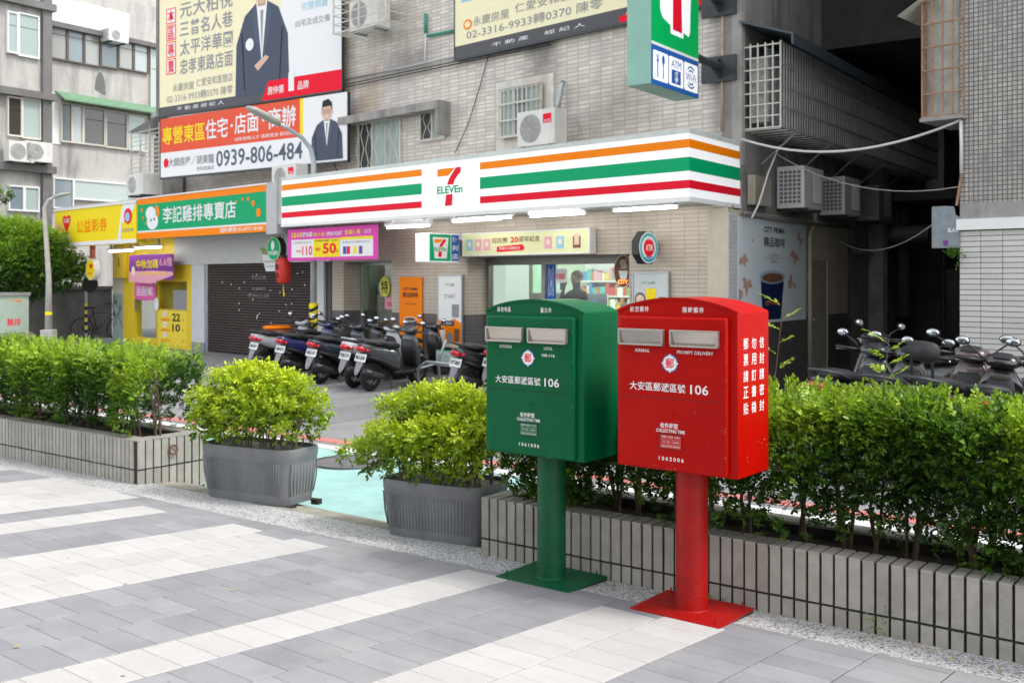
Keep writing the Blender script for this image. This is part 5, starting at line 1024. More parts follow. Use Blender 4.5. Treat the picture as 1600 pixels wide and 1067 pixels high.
# ------------------------------------------------------------------ upper facade: windows, ledge, air conditioners, pipes, billboards
m_wfr = mat('aged_white_frame', (.62, .61, .55), .5, var=.12, vs=6, stain=(.38, .30, .18), sa=.5); m_cur = mat('pale_curtain', (.36, .44, .42), .7, var=.1); m_dkin = mat('dark_room', (.06, .06, .06), .7)
m_pane = mat('window_pane', (.16, .20, .20), .08, spec=.8)
def window(label, r, o, cols, grill=None, gm=None, group=None, pane=None, bars=6, rows=3, proud=.04, root=None):
    x0, z0, w_, h = r; t_ = root or fthing('window', label, 'window', x0, o, z0, group)
    f = .045; b = MB().box(0, w_, -proud, 0, 0, f).box(0, w_, -proud, 0, h - f, h).box(0, f, -proud, 0, f, h - f).box(w_ - f, w_, -proud, 0, f, h - f)
    part('frame', b, gm or m_wfr, t_)
    for k, cm in enumerate(cols):
        a = f + (w_ - 2 * f) * k / len(cols); c = f + (w_ - 2 * f) * (k + 1) / len(cols)
        part('pane', MB().box(a, c, -.018, -.006, f, h - f), cm, t_)
        if k: part('mullion', MB().box(a - .022, a + .022, -proud * .9, -.004, f, h - f), gm or m_wfr, t_)
    if grill:
        if grill == 'grid':
            for k in range(bars): x_ = w_ * (k + .5) / bars; part('bar', MB().tube([(x_, -.10, -.02), (x_, -.10, h + .02)], .011, 5), m_wfr, t_)
            for k in range(rows + 1): z_ = h * k / rows; part('rail', MB().box(-.02, w_ + .02, -.115, -.085, z_ - .014, z_ + .014), m_wfr, t_)
        else:
            g_ = MB()
            for k in range(bars):
                x_ = w_ * (k + .5) / bars; d = w_ / bars * .32; pts = [(x_ + d * math.sin(j * math.pi / 2 + k * math.pi), -.09, h * j / 8) for j in range(9)]; g_.tube(pts, .009, 4)
            part('grille_bars', g_, m_wfr, t_, kind='stuff')
            part('rail', MB().box(0, w_, -.10, -.08, h * .82, h * .84), m_wfr, t_)
    return t_
window('tall white window with wavy bars and pale curtains left of the small barred window', frect(561, 628, 182, 268, -.5), -.5, [m_dkin, m_cur, m_cur], 'wave', bars=9)
window('small white window with wavy bars under the right end of the concrete ledge', frect(657, 697, 168, 223, -.5), -.5, [m_dkin, m_cur], 'wave', bars=5)
r = frect(787, 852, 142, 218, -.5); t3 = window('white window with straight square bars beside the wall mounted air conditioner', r, -.44, [m_cur, m_pane, m_cur], 'grid', bars=9)
part('painted_surround', MB().box(-.16, r[2] + .20, .035, .06, -.2, r[3] + .14), mat('flaking_white_paint', (.66, .63, .57), .7, var=.2, vs=5, stain=(.40, .30, .22), sa=.6), t3)
x0, z0 = fac(541, 200, -.5); x1 = fx(704, -.5); t_ = fthing('concrete_ledge', 'stained concrete drip ledge over the two small windows', 'ledge', x0, -.5, z0); zL = .26
part('ledge', MB().box(0, x1 - x0, -.32, 0, .0, .15), MATS['grey_render'], t_); part('end_fin', MB().box(0, .09, -.3, 0, -.35, 0), MATS['grey_render'], t_); part('end_fin', MB().box(x1 - x0 - .09, x1 - x0, -.3, 0, -.45, 0), MATS['grey_render'], t_)
m_ac = mat('aircon_casing', (.74, .74, .71), .45, var=.08, vs=4, stain=(.38, .34, .27), sa=.45); m_acg = mat('aircon_grille', (.16, .16, .17), .5)
def aircon(label, loc, rot, L=.82, D_=.30, H=.58, lattice='L', badge=None, group='outdoor air conditioner units', vents=False, tone=None):
    t_ = thing('air_conditioner', label, 'air conditioner', loc, rot, group); m = tone or m_ac
    part('casing', MB().box(0, L, -D_, 0, 0, H), m, t_, bevel=.012)
    if vents:
        part('grille_recess', MB().box(L * .38, L * .92, -D_ - .004, -D_ + .01, H * .12, H * .88), m_acg, t_, bevel=.004)
        for k in range(9): x_ = L * (.41 + .055 * k); part('slat', MB().box(x_, x_ + .016, -D_ - .012, -D_ - .003, H * .14, H * .86), m, t_)
    else:
        part('fan_recess', MB().disc(L * .36, H * .5, H * .40, -D_ - .003, -D_ + .01, 24), mat('aircon_fan_shade', (.33, .33, .33), .6), t_)
        g_ = MB()
        for k in range(1, 8): g_.torus((L * .36, -D_ - .012, H * .5), (0, 1, 0), H * .055 * k, .0035, 22, 4)
        for k in range(8): a = k * math.pi / 4; g_.tube([(L * .36, -D_ - .014, H * .5), (L * .36 + H * .4 * math.cos(a), -D_ - .014, H * .5 + H * .4 * math.sin(a))], .004, 4)
        part('fan_grille', g_, m, t_, smooth=True)
    if lattice:
        xf = 0; part('side_recess', MB().box(-.004, .01, -D_ * .9, -D_ * .08, H * .1, H * .9), m_acg, t_)
        g_ = MB()
        for k in range(9): z_ = H * (.1 + .8 * k / 8); g_.box(-.014, -.003, -D_ * .92, -D_ * .06, z_ - .008, z_ + .008)
        for k in range(6): y_ = -D_ * (.1 + .8 * k / 5); g_.box(-.016, -.004, y_ - .006, y_ + .006, H * .1, H * .9)
        part('side_lattice', g_, m, t_)
    if badge: pbox(t_, L * .70, L * .92, H * .60, H * .86, P_R, -D_ - .004, 'badge'); text(badge, L * .81, H * .66, L * .18, H * .10, -D_ - .007, P_W, t_)
    for x_ in (.12, L - .12): part('bracket', MB().box(x_ - .02, x_ + .02, -D_, .03, -.04, 0), M_dark, t_)
    return t_
x0, z0 = fac(828, 234, -.15); aircon('white air conditioner with a red badge standing beside the square barred window', fworld(x0, -.15, z0), FROT, .80, .30, .56, None, '大同')
x0, z0 = fac(444, 281, .1); aircon('air conditioner half hidden behind the store fascia under the white phone billboard', fworld(x0, .1, z0 - .25), FROT, .85, .3, .5, None, '冷氣')
x0, z0 = fac(228, 307, .2); aircon('white air conditioner on top of the canopy above the lottery sign', fworld(x0, .2, z0 - .02), FROT, .85, .5, .50, 'L')
# caged air conditioner high on the wall
x0, z0 = fac(530, 62, -.1); wc = fx(603, .25) - fx(520, .25)
x0, z0 = fac(521, 54, .25); t_ = fthing('window_cage', 'white steel bar cage holding an air conditioner high between the two yellow billboards', 'cage', x0, .25, z0); x1 = fx(603, .25); w_ = x1 - x0
for (xx) in (0, w_ * .5, w_): part('post', MB().box(xx - .015, xx + .015, -.015, .015, 0, 1.6), m_wfr, t_)
for k in range(10): part('bar', MB().box(0, w_, -.008, .008, .17 * k, .17 * k + .016), m_wfr, t_)
for k in range(10):
    part('side_bar', MB().box(w_ - .008, w_ + .008, 0, .75, .17 * k, .17 * k + .014), m_wfr, t_); part('side_bar', MB().box(-.008, .008, 0, .75, .17 * k, .17 * k + .014), m_wfr, t_)
for k in range(7): part('floor_bar', MB().box(0, w_, .1 * k, .1 * k + .014, -.014, 0), m_wfr, t_)
aircon('air conditioner inside the bar cage high on the wall', fworld(x0 + .22, -.28, z0 + .03), FROT, .85, .32, .6, 'L')
# pipes and cables on the upper wall
def cable(name, label, cat, pts, r, m, group=None, n=8):
    o = part(name, MB().tube(pts, r, n), m, smooth=True); tag(o, label, cat, group); return o
def fp(px, py, o): x_, z_ = fac(px, py, o); return fworld(x_, o, z_)
m_cab = mat('black_cable', (.03, .03, .03), .6); m_gp = mat('green_pipe', (.03, .25, .19), .5); m_wc = mat('white_cable', (.62, .62, .60), .5); m_cab2 = mat('grey_cable', (.30, .30, .30), .6)
cable('conduit', 'pale conduit running along the stained wall below the cage', 'pipe', [fp(533, 126, -.44), fp(625, 107, -.44), fp(711, 89, -.44)], .018, M_steel)
for k, dy in enumerate((5, 9)): cable('wall_cable', ['upper black cable strung under the pale conduit', 'lower black cable strung under the pale conduit'][k], 'cable', [fp(500, 136 + dy, -.42), fp(600, 115 + dy, -.42), fp(720, 90 + dy, -.42), fp(860, 62 + dy, -.42)], .012, m_cab)
cable('green_pipe', 'short upright green pipe on the upper wall', 'pipe', [fp(665, 22, -.45), fp(665, 52, -.45)], .03, m_gp); cable('green_pipe', 'slanting green pipe running to the right yellow billboard', 'pipe', [fp(668, 57, -.45), fp(712, 48, -.45)], .03, m_gp)
cable('thin_conduit', 'thin white conduit hanging below the upright green pipe', 'pipe', [fp(665, 52, -.46), fp(664, 95, -.46)], .012, M_white)
cable('flexible_duct', 'grey flexible duct bending down to the wall mounted air conditioner', 'duct', [fp(880, 128, -.42), fp(877, 135, -.38), fp(873, 160, -.36), fp(869, 188, -.36)], .045, M_steel)
cable('thin_cable', 'thin dark cable sagging down the tiles left of the square barred window', 'cable', [fp(764, 85, -.46), fp(750, 135, -.46), fp(733, 190, -.46), fp(711, 240, -.46)], .008, m_cab)
cable('rust_pipe', 'rusty downpipe on the upper wall beside the corner pilaster', 'pipe', [fp(1129, -20, -.44), fp(1128, 205, -.44)], .022, mat('cream_rust', (.42, .34, .24), .7, var=.3, vs=10))
# billboards, their left ends standing further off the wall
def wsign(name, label, cat, px0, yt, yb, o0, px1, o1, th, m, group=None):
    xa = fx(px0, o0); xb = fx(px1, o1); A_ = fworld(xa, o0); B_ = fworld(xb, o1); Y = A_[1]; z0, z1 = zat(yb, Y), zat(yt, Y); L = math.hypot(B_[0] - A_[0], B_[1] - A_[1])
    t_ = thing(name, label, cat, (A_[0], A_[1], z0), math.atan2(B_[1] - A_[1], B_[0] - A_[0]), group); h = z1 - z0
    part('panel', MB().box(0, L, 0, th, 0, h), m, t_); part('edge_frame', MB().box(-.02, 0, -.01, th + .02, -.02, h).box(L, L + .02, -.01, th + .02, -.02, h).box(-.02, L + .02, -.01, th + .02, -.04, 0), M_dark, t_)
    return t_, L, h
m_by = mat('billboard_yellow', (.84, .77, .50), .5, var=.03)
def suit(t_, x, z, w_, h, y=-.006, head=True, glasses=False):
    ppoly(t_, [(x - w_ * .5, z), (x + w_ * .5, z), (x + w_ * .47, z + h * .40), (x + w_ * .30, z + h * .60), (x + w_ * .10, z + h * .66), (x - w_ * .10, z + h * .66), (x - w_ * .32, z + h * .58), (x - w_ * .48, z + h * .38)], P_Nv, y)
    ppoly(t_, [(x - w_ * .10, z + h * .66), (x, z + h * .22), (x + w_ * .10, z + h * .66)], P_W, y - .002)
    for s2 in (-1, 1): ppoly(t_, [(x + s2 * w_ * .10, z + h * .66), (x + s2 * w_ * .19, z + h * .56), (x + s2 * w_ * .14, z + h * .52), (x + s2 * w_ * .16, z + h * .48), (x + s2 * w_ * .02, z + h * .20)][::s2], mat('print_lapel', (.085, .11, .16), .5), y - .003); ppoly(t_, [(x + s2 * w_ * .36, z + h * .46), (x + s2 * w_ * .385, z + h * .46), (x + s2 * w_ * .33, z + h * .05), (x + s2 * w_ * .31, z + h * .05)][::s2], mat('print_fold', (.02, .028, .045), .5), y - .003); ppoly(t_, ell(x + s2 * w_ * .155, z + h * .77, w_ * .025, h * .03), P_Sk, y - .003)
    ppoly(t_, [(x - w_ * .07, z + h * .63), (x + w_ * .07, z + h * .63), (x + w_ * .07, z + h * .72), (x - w_ * .07, z + h * .72)], mat('print_neck', (.52, .32, .24), .5), y - .0035); ppoly(t_, [(x - w_ * .025, z + h * .60), (x, z + h * .28), (x + w_ * .03, z + h * .60)], P_Gy, y - .004)
    if head:
        ppoly(t_, ell(x, z + h * .78, w_ * .155, h * .135), P_Sk, y - .004); ppoly(t_, [(x - w_ * .165, z + h * .80), (x - w_ * .12, z + h * .86), (x + w_ * .12, z + h * .87), (x + w_ * .17, z + h * .79), (x + w_ * .16, z + h * .92), (x + w_ * .05, z + h * .985), (x - w_ * .12, z + h * .96)], P_K, y - .006)
        if glasses:
            for s_ in (-1, 1): part('print', MB().rings([[Vector((x + s_ * w_ * .065 + r_ * math.cos(a), y - .008, z + h * .785 + r_ * .8 * math.sin(a))) for r_ in (w_ * .05, w_ * .04)] for a in [2 * math.pi * k / 12 for k in range(12)]], cap=False, closed=True), P_K, t_)
            ppoly(t_, [(x - w_ * .05, z + h * .705), (x + w_ * .05, z + h * .705), (x + w_ * .03, z + h * .690), (x - w_ * .03, z + h * .690)], P_W, y - .008)
t_, w_, h = wsign('billboard', 'large yellow property billboard with a man in a dark suit and four lines of characters', 'billboard', 249, -60, 182, .62, 534, -.30, .04, m_by)
zs = h / 242.; Zp = lambda py: (182 - py) * zs
pbox(t_, 0, w_, 0, Zp(169), mat('print_charcoal', (.10, .10, .11), .5), -.003); pbox(t_, w_ * .70, w_, 0, h, P_W, -.004); ppoly(t_, [(w_ * .60, 0), (w_, 0), (w_, Zp(155)), (w_ * .635, Zp(155))], P_R, -.010)
for k, ch in enumerate('本區專賣'): pbox(t_, w_ * .045, w_ * .105, Zp(42 + k * 26), Zp(18 + k * 26), P_R, -.003); pbox(t_, w_ * .05, w_ * .10, Zp(40.5 + k * 26), Zp(19.5 + k * 26), P_W, -.005); text(ch, w_ * .075, Zp(30 + k * 26), w_ * .04, 19 * zs, -.008, P_R, t_, .02)
for k, s_ in enumerate(('元大柏悅', '三普名人巷', '太平洋華園', '忠孝東路店面')): text(s_, w_ * .285, Zp(25 + k * 29), w_ * .31, 24 * zs, -.005, P_Gy, t_, .012, 1.08)
text('永慶房屋', w_ * .15, Zp(142), w_ * .13, 12 * zs, -.005, P_Gy, t_); text('仁愛安和直營店', w_ * .335, Zp(140), w_ * .21, 12 * zs, -.005, P_Gy, t_); text('02-3316-9933轉0370 陳零', w_ * .245, Zp(158), w_ * .39, 13 * zs, -.005, P_Gy, t_); text('不 動 產 經 紀 人', w_ * .25, Zp(175), w_ * .28, 6 * zs, -.005, P_W, t_)
suit(t_, w_ * .60, Zp(172), w_ * .29, 200 * zs, -.006)
ppoly(t_, ell(w_ * .535, Zp(98), w_ * .022, 9 * zs), P_W, -.012); ppoly(t_, [(w_ * .56, Zp(130)), (w_ * .62, Zp(117)), (w_ * .64, Zp(121)), (w_ * .58, Zp(138))], P_Sk, -.012)
text('房仲第', w_ * .675, Zp(169), w_ * .085, 12 * zs, -.014, P_W, t_, .02); text('1', w_ * .755, Zp(161), w_ * .028, 26 * zs, -.016, P_W, t_, .05); text('品牌', w_ * .815, Zp(168), w_ * .055, 12 * zs, -.014, P_W, t_, .02)
text('購買房屋', w_ * .90, Zp(2), w_ * .16, 17 * zs, -.008, P_R, t_, .02); text('報告書', w_ * .90, Zp(28), w_ * .14, 18 * zs, -.008, P_R, t_, .02); text('完整揭露', w_ * .87, Zp(60), w_ * .13, 11 * zs, -.008, P_LB, t_); text('凶宅及成交價', w_ * .86, Zp(82), w_ * .17, 10 * zs, -.008, P_Gy, t_)
t_, w_, h = wsign('phone_billboard', 'white and red billboard with a phone number and a man in glasses at its right', 'billboard', 251, 187, 278, .66, 543, -.22, .04, P_W)
pbox(t_, 0, w_ * .775, h * .42, h, mat('print_vermilion', (.74, .10, .05), .5), -.003); pbox(t_, w_ * .775, w_ * .79, h * .45, h, P_Y, -.003)
text('專營東區', w_ * .14, h * .70, w_ * .255, h * .30, -.006, P_Y, t_, .04, 1.02); text('住宅', w_ * .335, h * .72, w_ * .125, h * .33, -.006, P_W, t_, .035); text('·', w_ * .42, h * .73, w_ * .015, h * .05, -.006, P_W, t_, .04); text('店面', w_ * .50, h * .745, w_ * .13, h * .33, -.006, P_W, t_, .035); text('·', w_ * .59, h * .75, w_ * .015, h * .05, -.006, P_W, t_, .04); text('商辦', w_ * .685, h * .755, w_ * .14, h * .33, -.006, P_W, t_, .035)
text('誠徵業務人才 高薪獎金 歡迎加入', w_ * .60, h * .50, w_ * .33, h * .06, -.006, P_W, t_)
text('大師房屋／胡東龍', w_ * .185, h * .24, w_ * .27, h * .155, -.006, P_Gy, t_, .015); text('安和敦南店', w_ * .27, h * .09, w_ * .10, h * .07, -.006, P_Gy, t_); text('0939-806-484', w_ * .56, h * .22, w_ * .455, h * .27, -.006, mat('print_steel_blue', (.10, .13, .17), .5), t_, .012); ppoly(t_, ell(w_ * .035, h * .24, w_ * .015, h * .08), P_R, -.006)
suit(t_, w_ * .905, h * .03, w_ * .15, h * .92, -.006, True, True)
part('strut', MB().tube([(w_ * .93, .04, -.02), (w_ * .93, .3, -.5)], .02, 6), mat('rust', (.16, .06, .03), .9), t_)
t_, w_, h = wsign('billboard', 'right yellow property banner hanging over the square barred window, its grey hem wrinkled', 'billboard', 711, -60, 93, -.40, 1125, -.40, .03, m_by)
zs = h / 153.; Zp = lambda py: (93 - py) * zs
pbox(t_, 0, w_ * .71, 0, Zp(74), mat('print_charcoal', (.10, .10, .11), .5), -.003); ppoly(t_, [(w_ * .68, 0), (w_, 0), (w_, Zp(62)), (w_ * .73, Zp(62))], mat('print_coral', (.78, .24, .26), .5), -.006); pbox(t_, w_ * .675, w_, 0, Zp(84), P_R, -.008); pbox(t_, w_ * .03, w_ * .30, Zp(8), Zp(-50), P_LB, -.003)
text('永慶房屋', w_ * .165, Zp(42), w_ * .16, 14 * zs, -.005, P_Gy, t_); text('仁愛安和直營店', w_ * .43, Zp(38), w_ * .32, 14 * zs, -.005, P_Gy, t_); text('02-3316-9933轉0370 陳零', w_ * .335, Zp(60), w_ * .56, 15 * zs, -.005, P_Gy, t_); text('房仲第', w_ * .79, Zp(75), w_ * .13, 14 * zs, -.010, P_W, t_, .02); text('不 動 產     經 紀 人', w_ * .36, Zp(84), w_ * .38, 6 * zs, -.005, P_W, t_); ppoly(t_, ell(w_ * .06, Zp(44), w_ * .02, 8 * zs), P_O, -.005); ppoly(t_, ell(w_ * .06, Zp(44), w_ * .013, 5 * zs), m_by, -.007)
# left end balcony cage above the canopy
x0, z0 = fac(205, 305, .2); t_ = fthing('balcony_cage', 'rusty white balcony cage with a sloping top at the left end of the upper wall', 'cage', x0, .2, z0 - .1); w_ = fx(249, .2) - x0; h = zat(195, 25) - z0 + .1
for k in range(16): part('bar', MB().box(0, w_, -.01, .01, h * .92 * k / 15, h * .92 * k / 15 + .02), m_wfr, t_)
for k in range(4): part('post', MB().box(w_ * k / 3 - .012, w_ * k / 3 + .012, -.015, .015, 0, h * (.92 + .08 * k / 3)), m_wfr, t_)
part('top_sheet', MB().add([(0, -.1, h * .94), (w_, -.1, h * 1.08), (w_, .7, h * 1.08), (0, .7, h * .94)], [(0, 1, 2, 3)]), M_steel, t_); part('back_panel', MB().box(0, w_, .6, .62, 0, h * .9), M_conc, t_)

# ------------------------------------------------------------------ street lamp rising through the canopy
xl, zl = fac(490, 262, .75); P_ = fworld(xl, .75); sl = thing('street_lamp', 'grey street lamp with a curved arm rising past the canopy beside the phone billboard', 'street lamp', (P_[0], P_[1], 0), FROT)
Yl = P_[1]; zt_ = zat(238, Yl); m_lp = mat('lamp_grey', (.48, .52, .55), .45, .4, var=.08)
part('pole', MB().tube([(0, 0, 0), (0, 0, zt_ - .2), (0, -.06, zt_ + .05), (0, -.25, zt_ + .24), (0, -.55, zt_ + .38), (0, -.9, zt_ + .50)], [.07, .050, .045, .040, .034, .030], 14), m_lp, sl, smooth=True)
part('lamp_head', MB().loft([((0, -.75, zt_ + .45), (.05, 0, 0), (0, .02, .05)), ((0, -1.0, zt_ + .54), (.12, 0, 0), (0, .02, .055)), ((0, -1.3, zt_ + .64), (.12, 0, 0), (0, .02, .045)), ((0, -1.42, zt_ + .68), (.06, 0, 0), (0, .01, .02))]), mat('lamp_head_grey', (.40, .42, .38), .5), sl, smooth=True)
zb0, zb1 = zat(512, Yl), zat(474, Yl); part('yellow_band', MB().tube([(0, 0, zb0), (0, 0, zb1)], .085, 16), P_Y, sl)
bb = MB()
for k in range(3):
    z_ = zb0 + (zb1 - zb0) * (k + .2) / 3; rg = [[Vector((.087 * math.cos(a), .087 * math.sin(a), z_ + dz + .05 * math.sin(a))) for a in [2 * math.pi * j / 16 for j in range(16)]] for dz in (0, .07)]; bb.rings(rg, cap=False)
part('black_stripe', bb, P_K, sl)

# ------------------------------------------------------------------ side street
def sw(t, out, z=0.): return (W0[0] + D2[0] * t + D2[1] * out, W0[1] + D2[1] * t - D2[0] * out, z)
def sthing(name, label, cat, t, out, z, group=None): return thing(name, label, cat, sw(t, out, z), SROT, group)
tm0, tm1 = sX(1151.5), sX(1257); zm1 = zat(336, 14.15); zm0 = zat(506, 14.15) - .0
t_ = sthing('coffee_mural', 'pale coffee poster with a navy cup and pink flowers on the side wall', 'poster', tm0, .02, zm0 - .02); w_, h = tm1 - tm0, zm1 - zm0
part('panel', MB().box(0, w_, 0, .015, 0, h), mat('mural_grey', (.66, .72, .74), .5), t_)
def MU(px, py): tt = sX(px) - tm0; Y = W0[1] + D2[1] * (tt + tm0); return tt, zat(py, Y) - zm0
c0, c1 = MU(1186, 427)[0], MU(1223, 427)[0]; zt0 = MU(1204, 432)[1]; zb_ = 0.04
ppoly(t_, [(c0 + .09, zb_), (c1 - .14, zb_), (c1, zt0), (c0, zt0)], mat('cup_navy', (.010, .022, .085), .4), -.003); ppoly(t_, ell((c0 + c1) / 2, zt0 + .01, (c1 - c0) * .55, .10), mat('cup_rim', (.38, .46, .58), .4), -.005); ppoly(t_, ell((c0 + c1) / 2, zt0 + .0, (c1 - c0) * .45, .07), P_Bn, -.007); text('CITY PRIMA', (c0 + c1) / 2, MU(1200, 471)[1], (c1 - c0) * .6, .06, -.006, P_O, t_, .02)
text('CITY PRIMA', MU(1208, 0)[0], MU(1208, 358)[1], MU(1224, 0)[0] - MU(1191, 0)[0], .085, -.003, P_K, t_, .03); text('精品咖啡', MU(1208, 0)[0], MU(1208, 377)[1], MU(1224, 0)[0] - MU(1191, 0)[0], .15, -.003, P_K, t_, .02); text('以豆為名', MU(1207, 0)[0], MU(1207, 397)[1], .36, .05, -.003, P_Gy, t_); text('就是精品', MU(1207, 0)[0], MU(1207, 407)[1], .3, .05, -.003, P_Gy, t_); pbox(t_, MU(1190, 0)[0], MU(1222, 0)[0], MU(1207, 402)[1] - .003, MU(1207, 402)[1] + .003, P_Gy)
m_fl = mat('print_salmon', (.50, .30, .24), .5); rr = random.Random(2)
for (px, py, n_, s_) in ((1158, 400, 5, .19), (1165, 440, 6, .22), (1157, 462, 5, .20), (1240, 395, 5, .2), (1248, 372, 4, .17), (1236, 440, 5, .2), (1243, 480, 3, .12), (1172, 372, 2, .10)):
    x_, z_ = MU(px, py)
    for k in range(n_):
        a = rr.uniform(0, 6.28); l = s_ * rr.uniform(.7, 1.2); dx, dz = math.cos(a) * l, math.sin(a) * l * .8; nx, nz = -dz * .28, dx * .28
        pts = [(x_, z_), (x_ + dx * .4 + nx, z_ + dz * .4 + nz), (x_ + dx, z_ + dz), (x_ + dx * .4 - nx, z_ + dz * .4 - nz)]
        pts = [(min(max(p_[0], .01), w_ - .01), min(max(p_[1], .01), h - .01)) for p_ in pts]; ppoly(t_, pts, m_fl, -.003 - .0006 * k, 'petal')
for i, (tt, lab) in enumerate(((1.72, 'nearest window air conditioner with a black side lattice on the side wall'), (3.62, 'second air conditioner on the side wall, right of the nearest one'), (5.55, 'third and grimiest air conditioner further into the alley'))):
    a_ = aircon(lab, sw(tt, .03, 2.76), SROT, .86, .42, .62, 'L', None, vents=True, tone=None if i < 2 else mat('grimy_casing', (.24, .22, .19), .7, var=.3))
aircon('dark air conditioner deep in the alley above the doorway', sw(7.3, .03, 2.6), SROT, .8, .4, .6, 'L', None, vents=True, tone=mat('dark_casing', (.09, .085, .08), .8, var=.3))  # near-black casing colour with random tone variation
t_ = sthing('junction_box', 'rusty pale junction box between the fascia and the nearest air conditioner', 'box', .62, .02, 2.75); part('box', MB().box(0, .62, -.12, 0, 0, .42), mat('box_cream', (.38, .37, .31), .6, var=.15, stain=(.2, .12, .06), sa=.7), t_, bevel=.01)
# long barred balcony with its awning
tc0, tc1, oc = .55, 9.6, .54; zc0, zc1 = 3.79, 4.98
t_ = sthing('barred_balcony', 'long barred steel balcony with a dark sloping awning over the alley', 'balcony', tc0, 0, zc0); L, H_ = tc1 - tc0, zc1 - zc0; m_bar = mat('weathered_bar', (.44, .43, .41), .6, .2, var=.25, vs=6)
b = MB()
for k in range(int(L / .105)): b.box(.105 * k, .105 * k + .016, -oc - .008, -oc + .008, 0, H_)
part('bars', b, m_bar, t_, kind='stuff')
for z_ in (0, .28, .56, .86, H_ - .03): part('rail', MB().box(0, L, -oc - .012, -oc + .012, z_, z_ + .025), m_bar, t_)
for k in range(5): part('end_bar', MB().box(-.01, .01, -oc + oc * k / 5, -oc + oc * k / 5 + .018, 0, H_), m_wfr, t_)
for k in range(8): part('end_rail', MB().box(-.012, .012, -oc, 0, H_ * k / 7.3, H_ * k / 7.3 + .018), m_wfr, t_)
fl = MB()
for k in range(int(L / .25)): fl.box(.25 * k, .25 * k + .02, -oc, 0, -.02, 0)
part('floor_bars', fl, m_bar, t_, kind='stuff')
part('inner_sheet', MB().box(.1, L * .42, -.30, -.28, .05, H_ - .05), mat('blue_grey_sheet', (.26, .32, .35), .7, var=.2, vs=3), t_); part('clutter', MB().box(.05, .35, -.34, -.08, .1, 1.0), mat('old_paper', (.40, .38, .36), .8, var=.5, vs=10), t_, kind='stuff')
m_aw = mat('awning_metal', (.085, .105, .125), .45, .3, var=.15, vs=3)
part('awning', MB().add([(-.12, .02, H_ + .30), (-.12, -.74, H_ + .03), (L, -.74, H_ - .02), (L, .02, H_ + .25), (-.12, .02, H_ + .33), (-.12, -.74, H_ + .06), (L, -.74, H_ + .01), (L, .02, H_ + .28)], [(0, 1, 2, 3), (7, 6, 5, 4), (0, 4, 5, 1), (1, 5, 6, 2)]), m_aw, t_)
part('awning_lip', MB().box(-.13, L, -.76, -.73, H_ - .10, H_ + .05), m_aw, t_)
for k in range(6): part('strut', MB().tube([(.6 + k * 1.5, -oc, 0), (.6 + k * 1.5, -.02, -.42)], .014, 5), m_bar, t_)
# alley: slabs and front added overhead to block the sky, rear wall, ducts
m_alley_shade = mat('shade_dark_concrete', (.045, .042, .04), .9, var=.4, vs=2, bump=.4, bs=20)  # near-black base colour stands in for the deep shade of the alley
t_ = sthing('alley_structure', 'overhead slabs added to shade the narrow alley, with ducts and rear wall', 'building', 6, 0, 0)
part('rear_wall', MB().box(6.5, 6.8, -6, .0, 0, 13), m_alley_shade, t_); part('sky_block_slab', MB().box(-2.2, 7, -6, .0, 5.5, 5.7), m_alley_shade, t_); part('sky_block_slab', MB().box(.5, 7, -6, -.1, 3.15, 3.3), m_alley_shade, t_); part('sky_block_front', MB().box(-2.2, -2.1, -2.2, -.02, 5.7, 8), m_alley_shade, t_)
part('duct', MB().tube([(-1.4, -.5, 5.1), (3.5, -.9, 5.0)], .09, 8), m_alley_shade, t_); part('duct', MB().tube([(1.2, -.45, 1.0), (1.2, -.45, 3.1)], .11, 10), m_alley_shade, t_); part('fan_duct', MB().tube([(.9, -.15, 2.55), (.9, -1.0, 2.55)], .17, 16), mat('dull_metal', (.10, .09, .085), .6, .4), t_)
part('vinyl_curtain', MB().box(2.2, 2.24, -2.2, -1.0, 0, 1.9), mat('black_sheet', (.02, .02, .022), .25), t_); part('inner_wall', MB().box(2.3, 2.4, -.9, 0, 0, 3.1), m_alley_shade, t_)
# right-hand building
RB = (5.14, 11.76); rbt = thing('right_building', 'old building with small grey mosaic above and long white tiles below, at the right edge', 'building', (*RB, 0), FROT)
m_mos = grid_tiles('mosaic_tiles', (.42, .39, .36), (.09, .085, .08), .052, .052, .006, 0., stain=(.14, .13, .125), sa=.75, bumpd=.004)
zl0, zl1 = zat(360, 11.76), zat(343, 11.76)
part('upper_wall', MB().box(0, 7, 0, .3, zl1 + .18, 13), m_mos, rbt); part('beam', MB().box(0.003, 7, .003, .3, zl1, zl1 + .18), MATS['grey_render'], rbt); part('ledge', MB().box(-.02, 7, -.05, .02, zl0, zl1), M_white, rbt); part('wall_core', MB().box(0.004, 7, .012, .3, 0, zl0), mat('dark_joint', (.05, .05, .048), .9), rbt)
b = MB(); mw = mat('long_white_tile', (.58, .57, .54), .35, var=.06, vs=4, island=.06, stain=(.42, .39, .33), sa=.3); nt_ = 0; bs_ = MB()
mtile = MB().box(.003, .232, 0, .013, .004, .057).mesh('tile'); mtile.materials.append(mw)
for r_ in range(0, int(zl0 / .061)):
    for k in range(0, 28):
        if 12 <= r_ and k < 8:
            o = bpy.data.objects.new('tile', mtile); COL.objects.link(o); o.parent = rbt; o.location = (k * .235 + random.uniform(-.001, .001), random.uniform(-.001, .001), r_ * .061)
        else: bs_.box(k * .235 + .003, k * .235 + .232, 0, .013, r_ * .061 + .004, r_ * .061 + .057)
part('wall_tiles', bs_, mw, rbt, kind='stuff')
def rloc(o): o.rotation_euler = (0, 0, SROT - FROT); return o
rloc(part('alley_wall', MB().box(.3, 12, -.3, .0, 0, 13), m_alley_shade, rbt))
def rf(px, py, o=0.): t, Y = hit((RB[0] + NO[0] * o, RB[1] + NO[1] * o), U, px); return t, zat(py, Y)
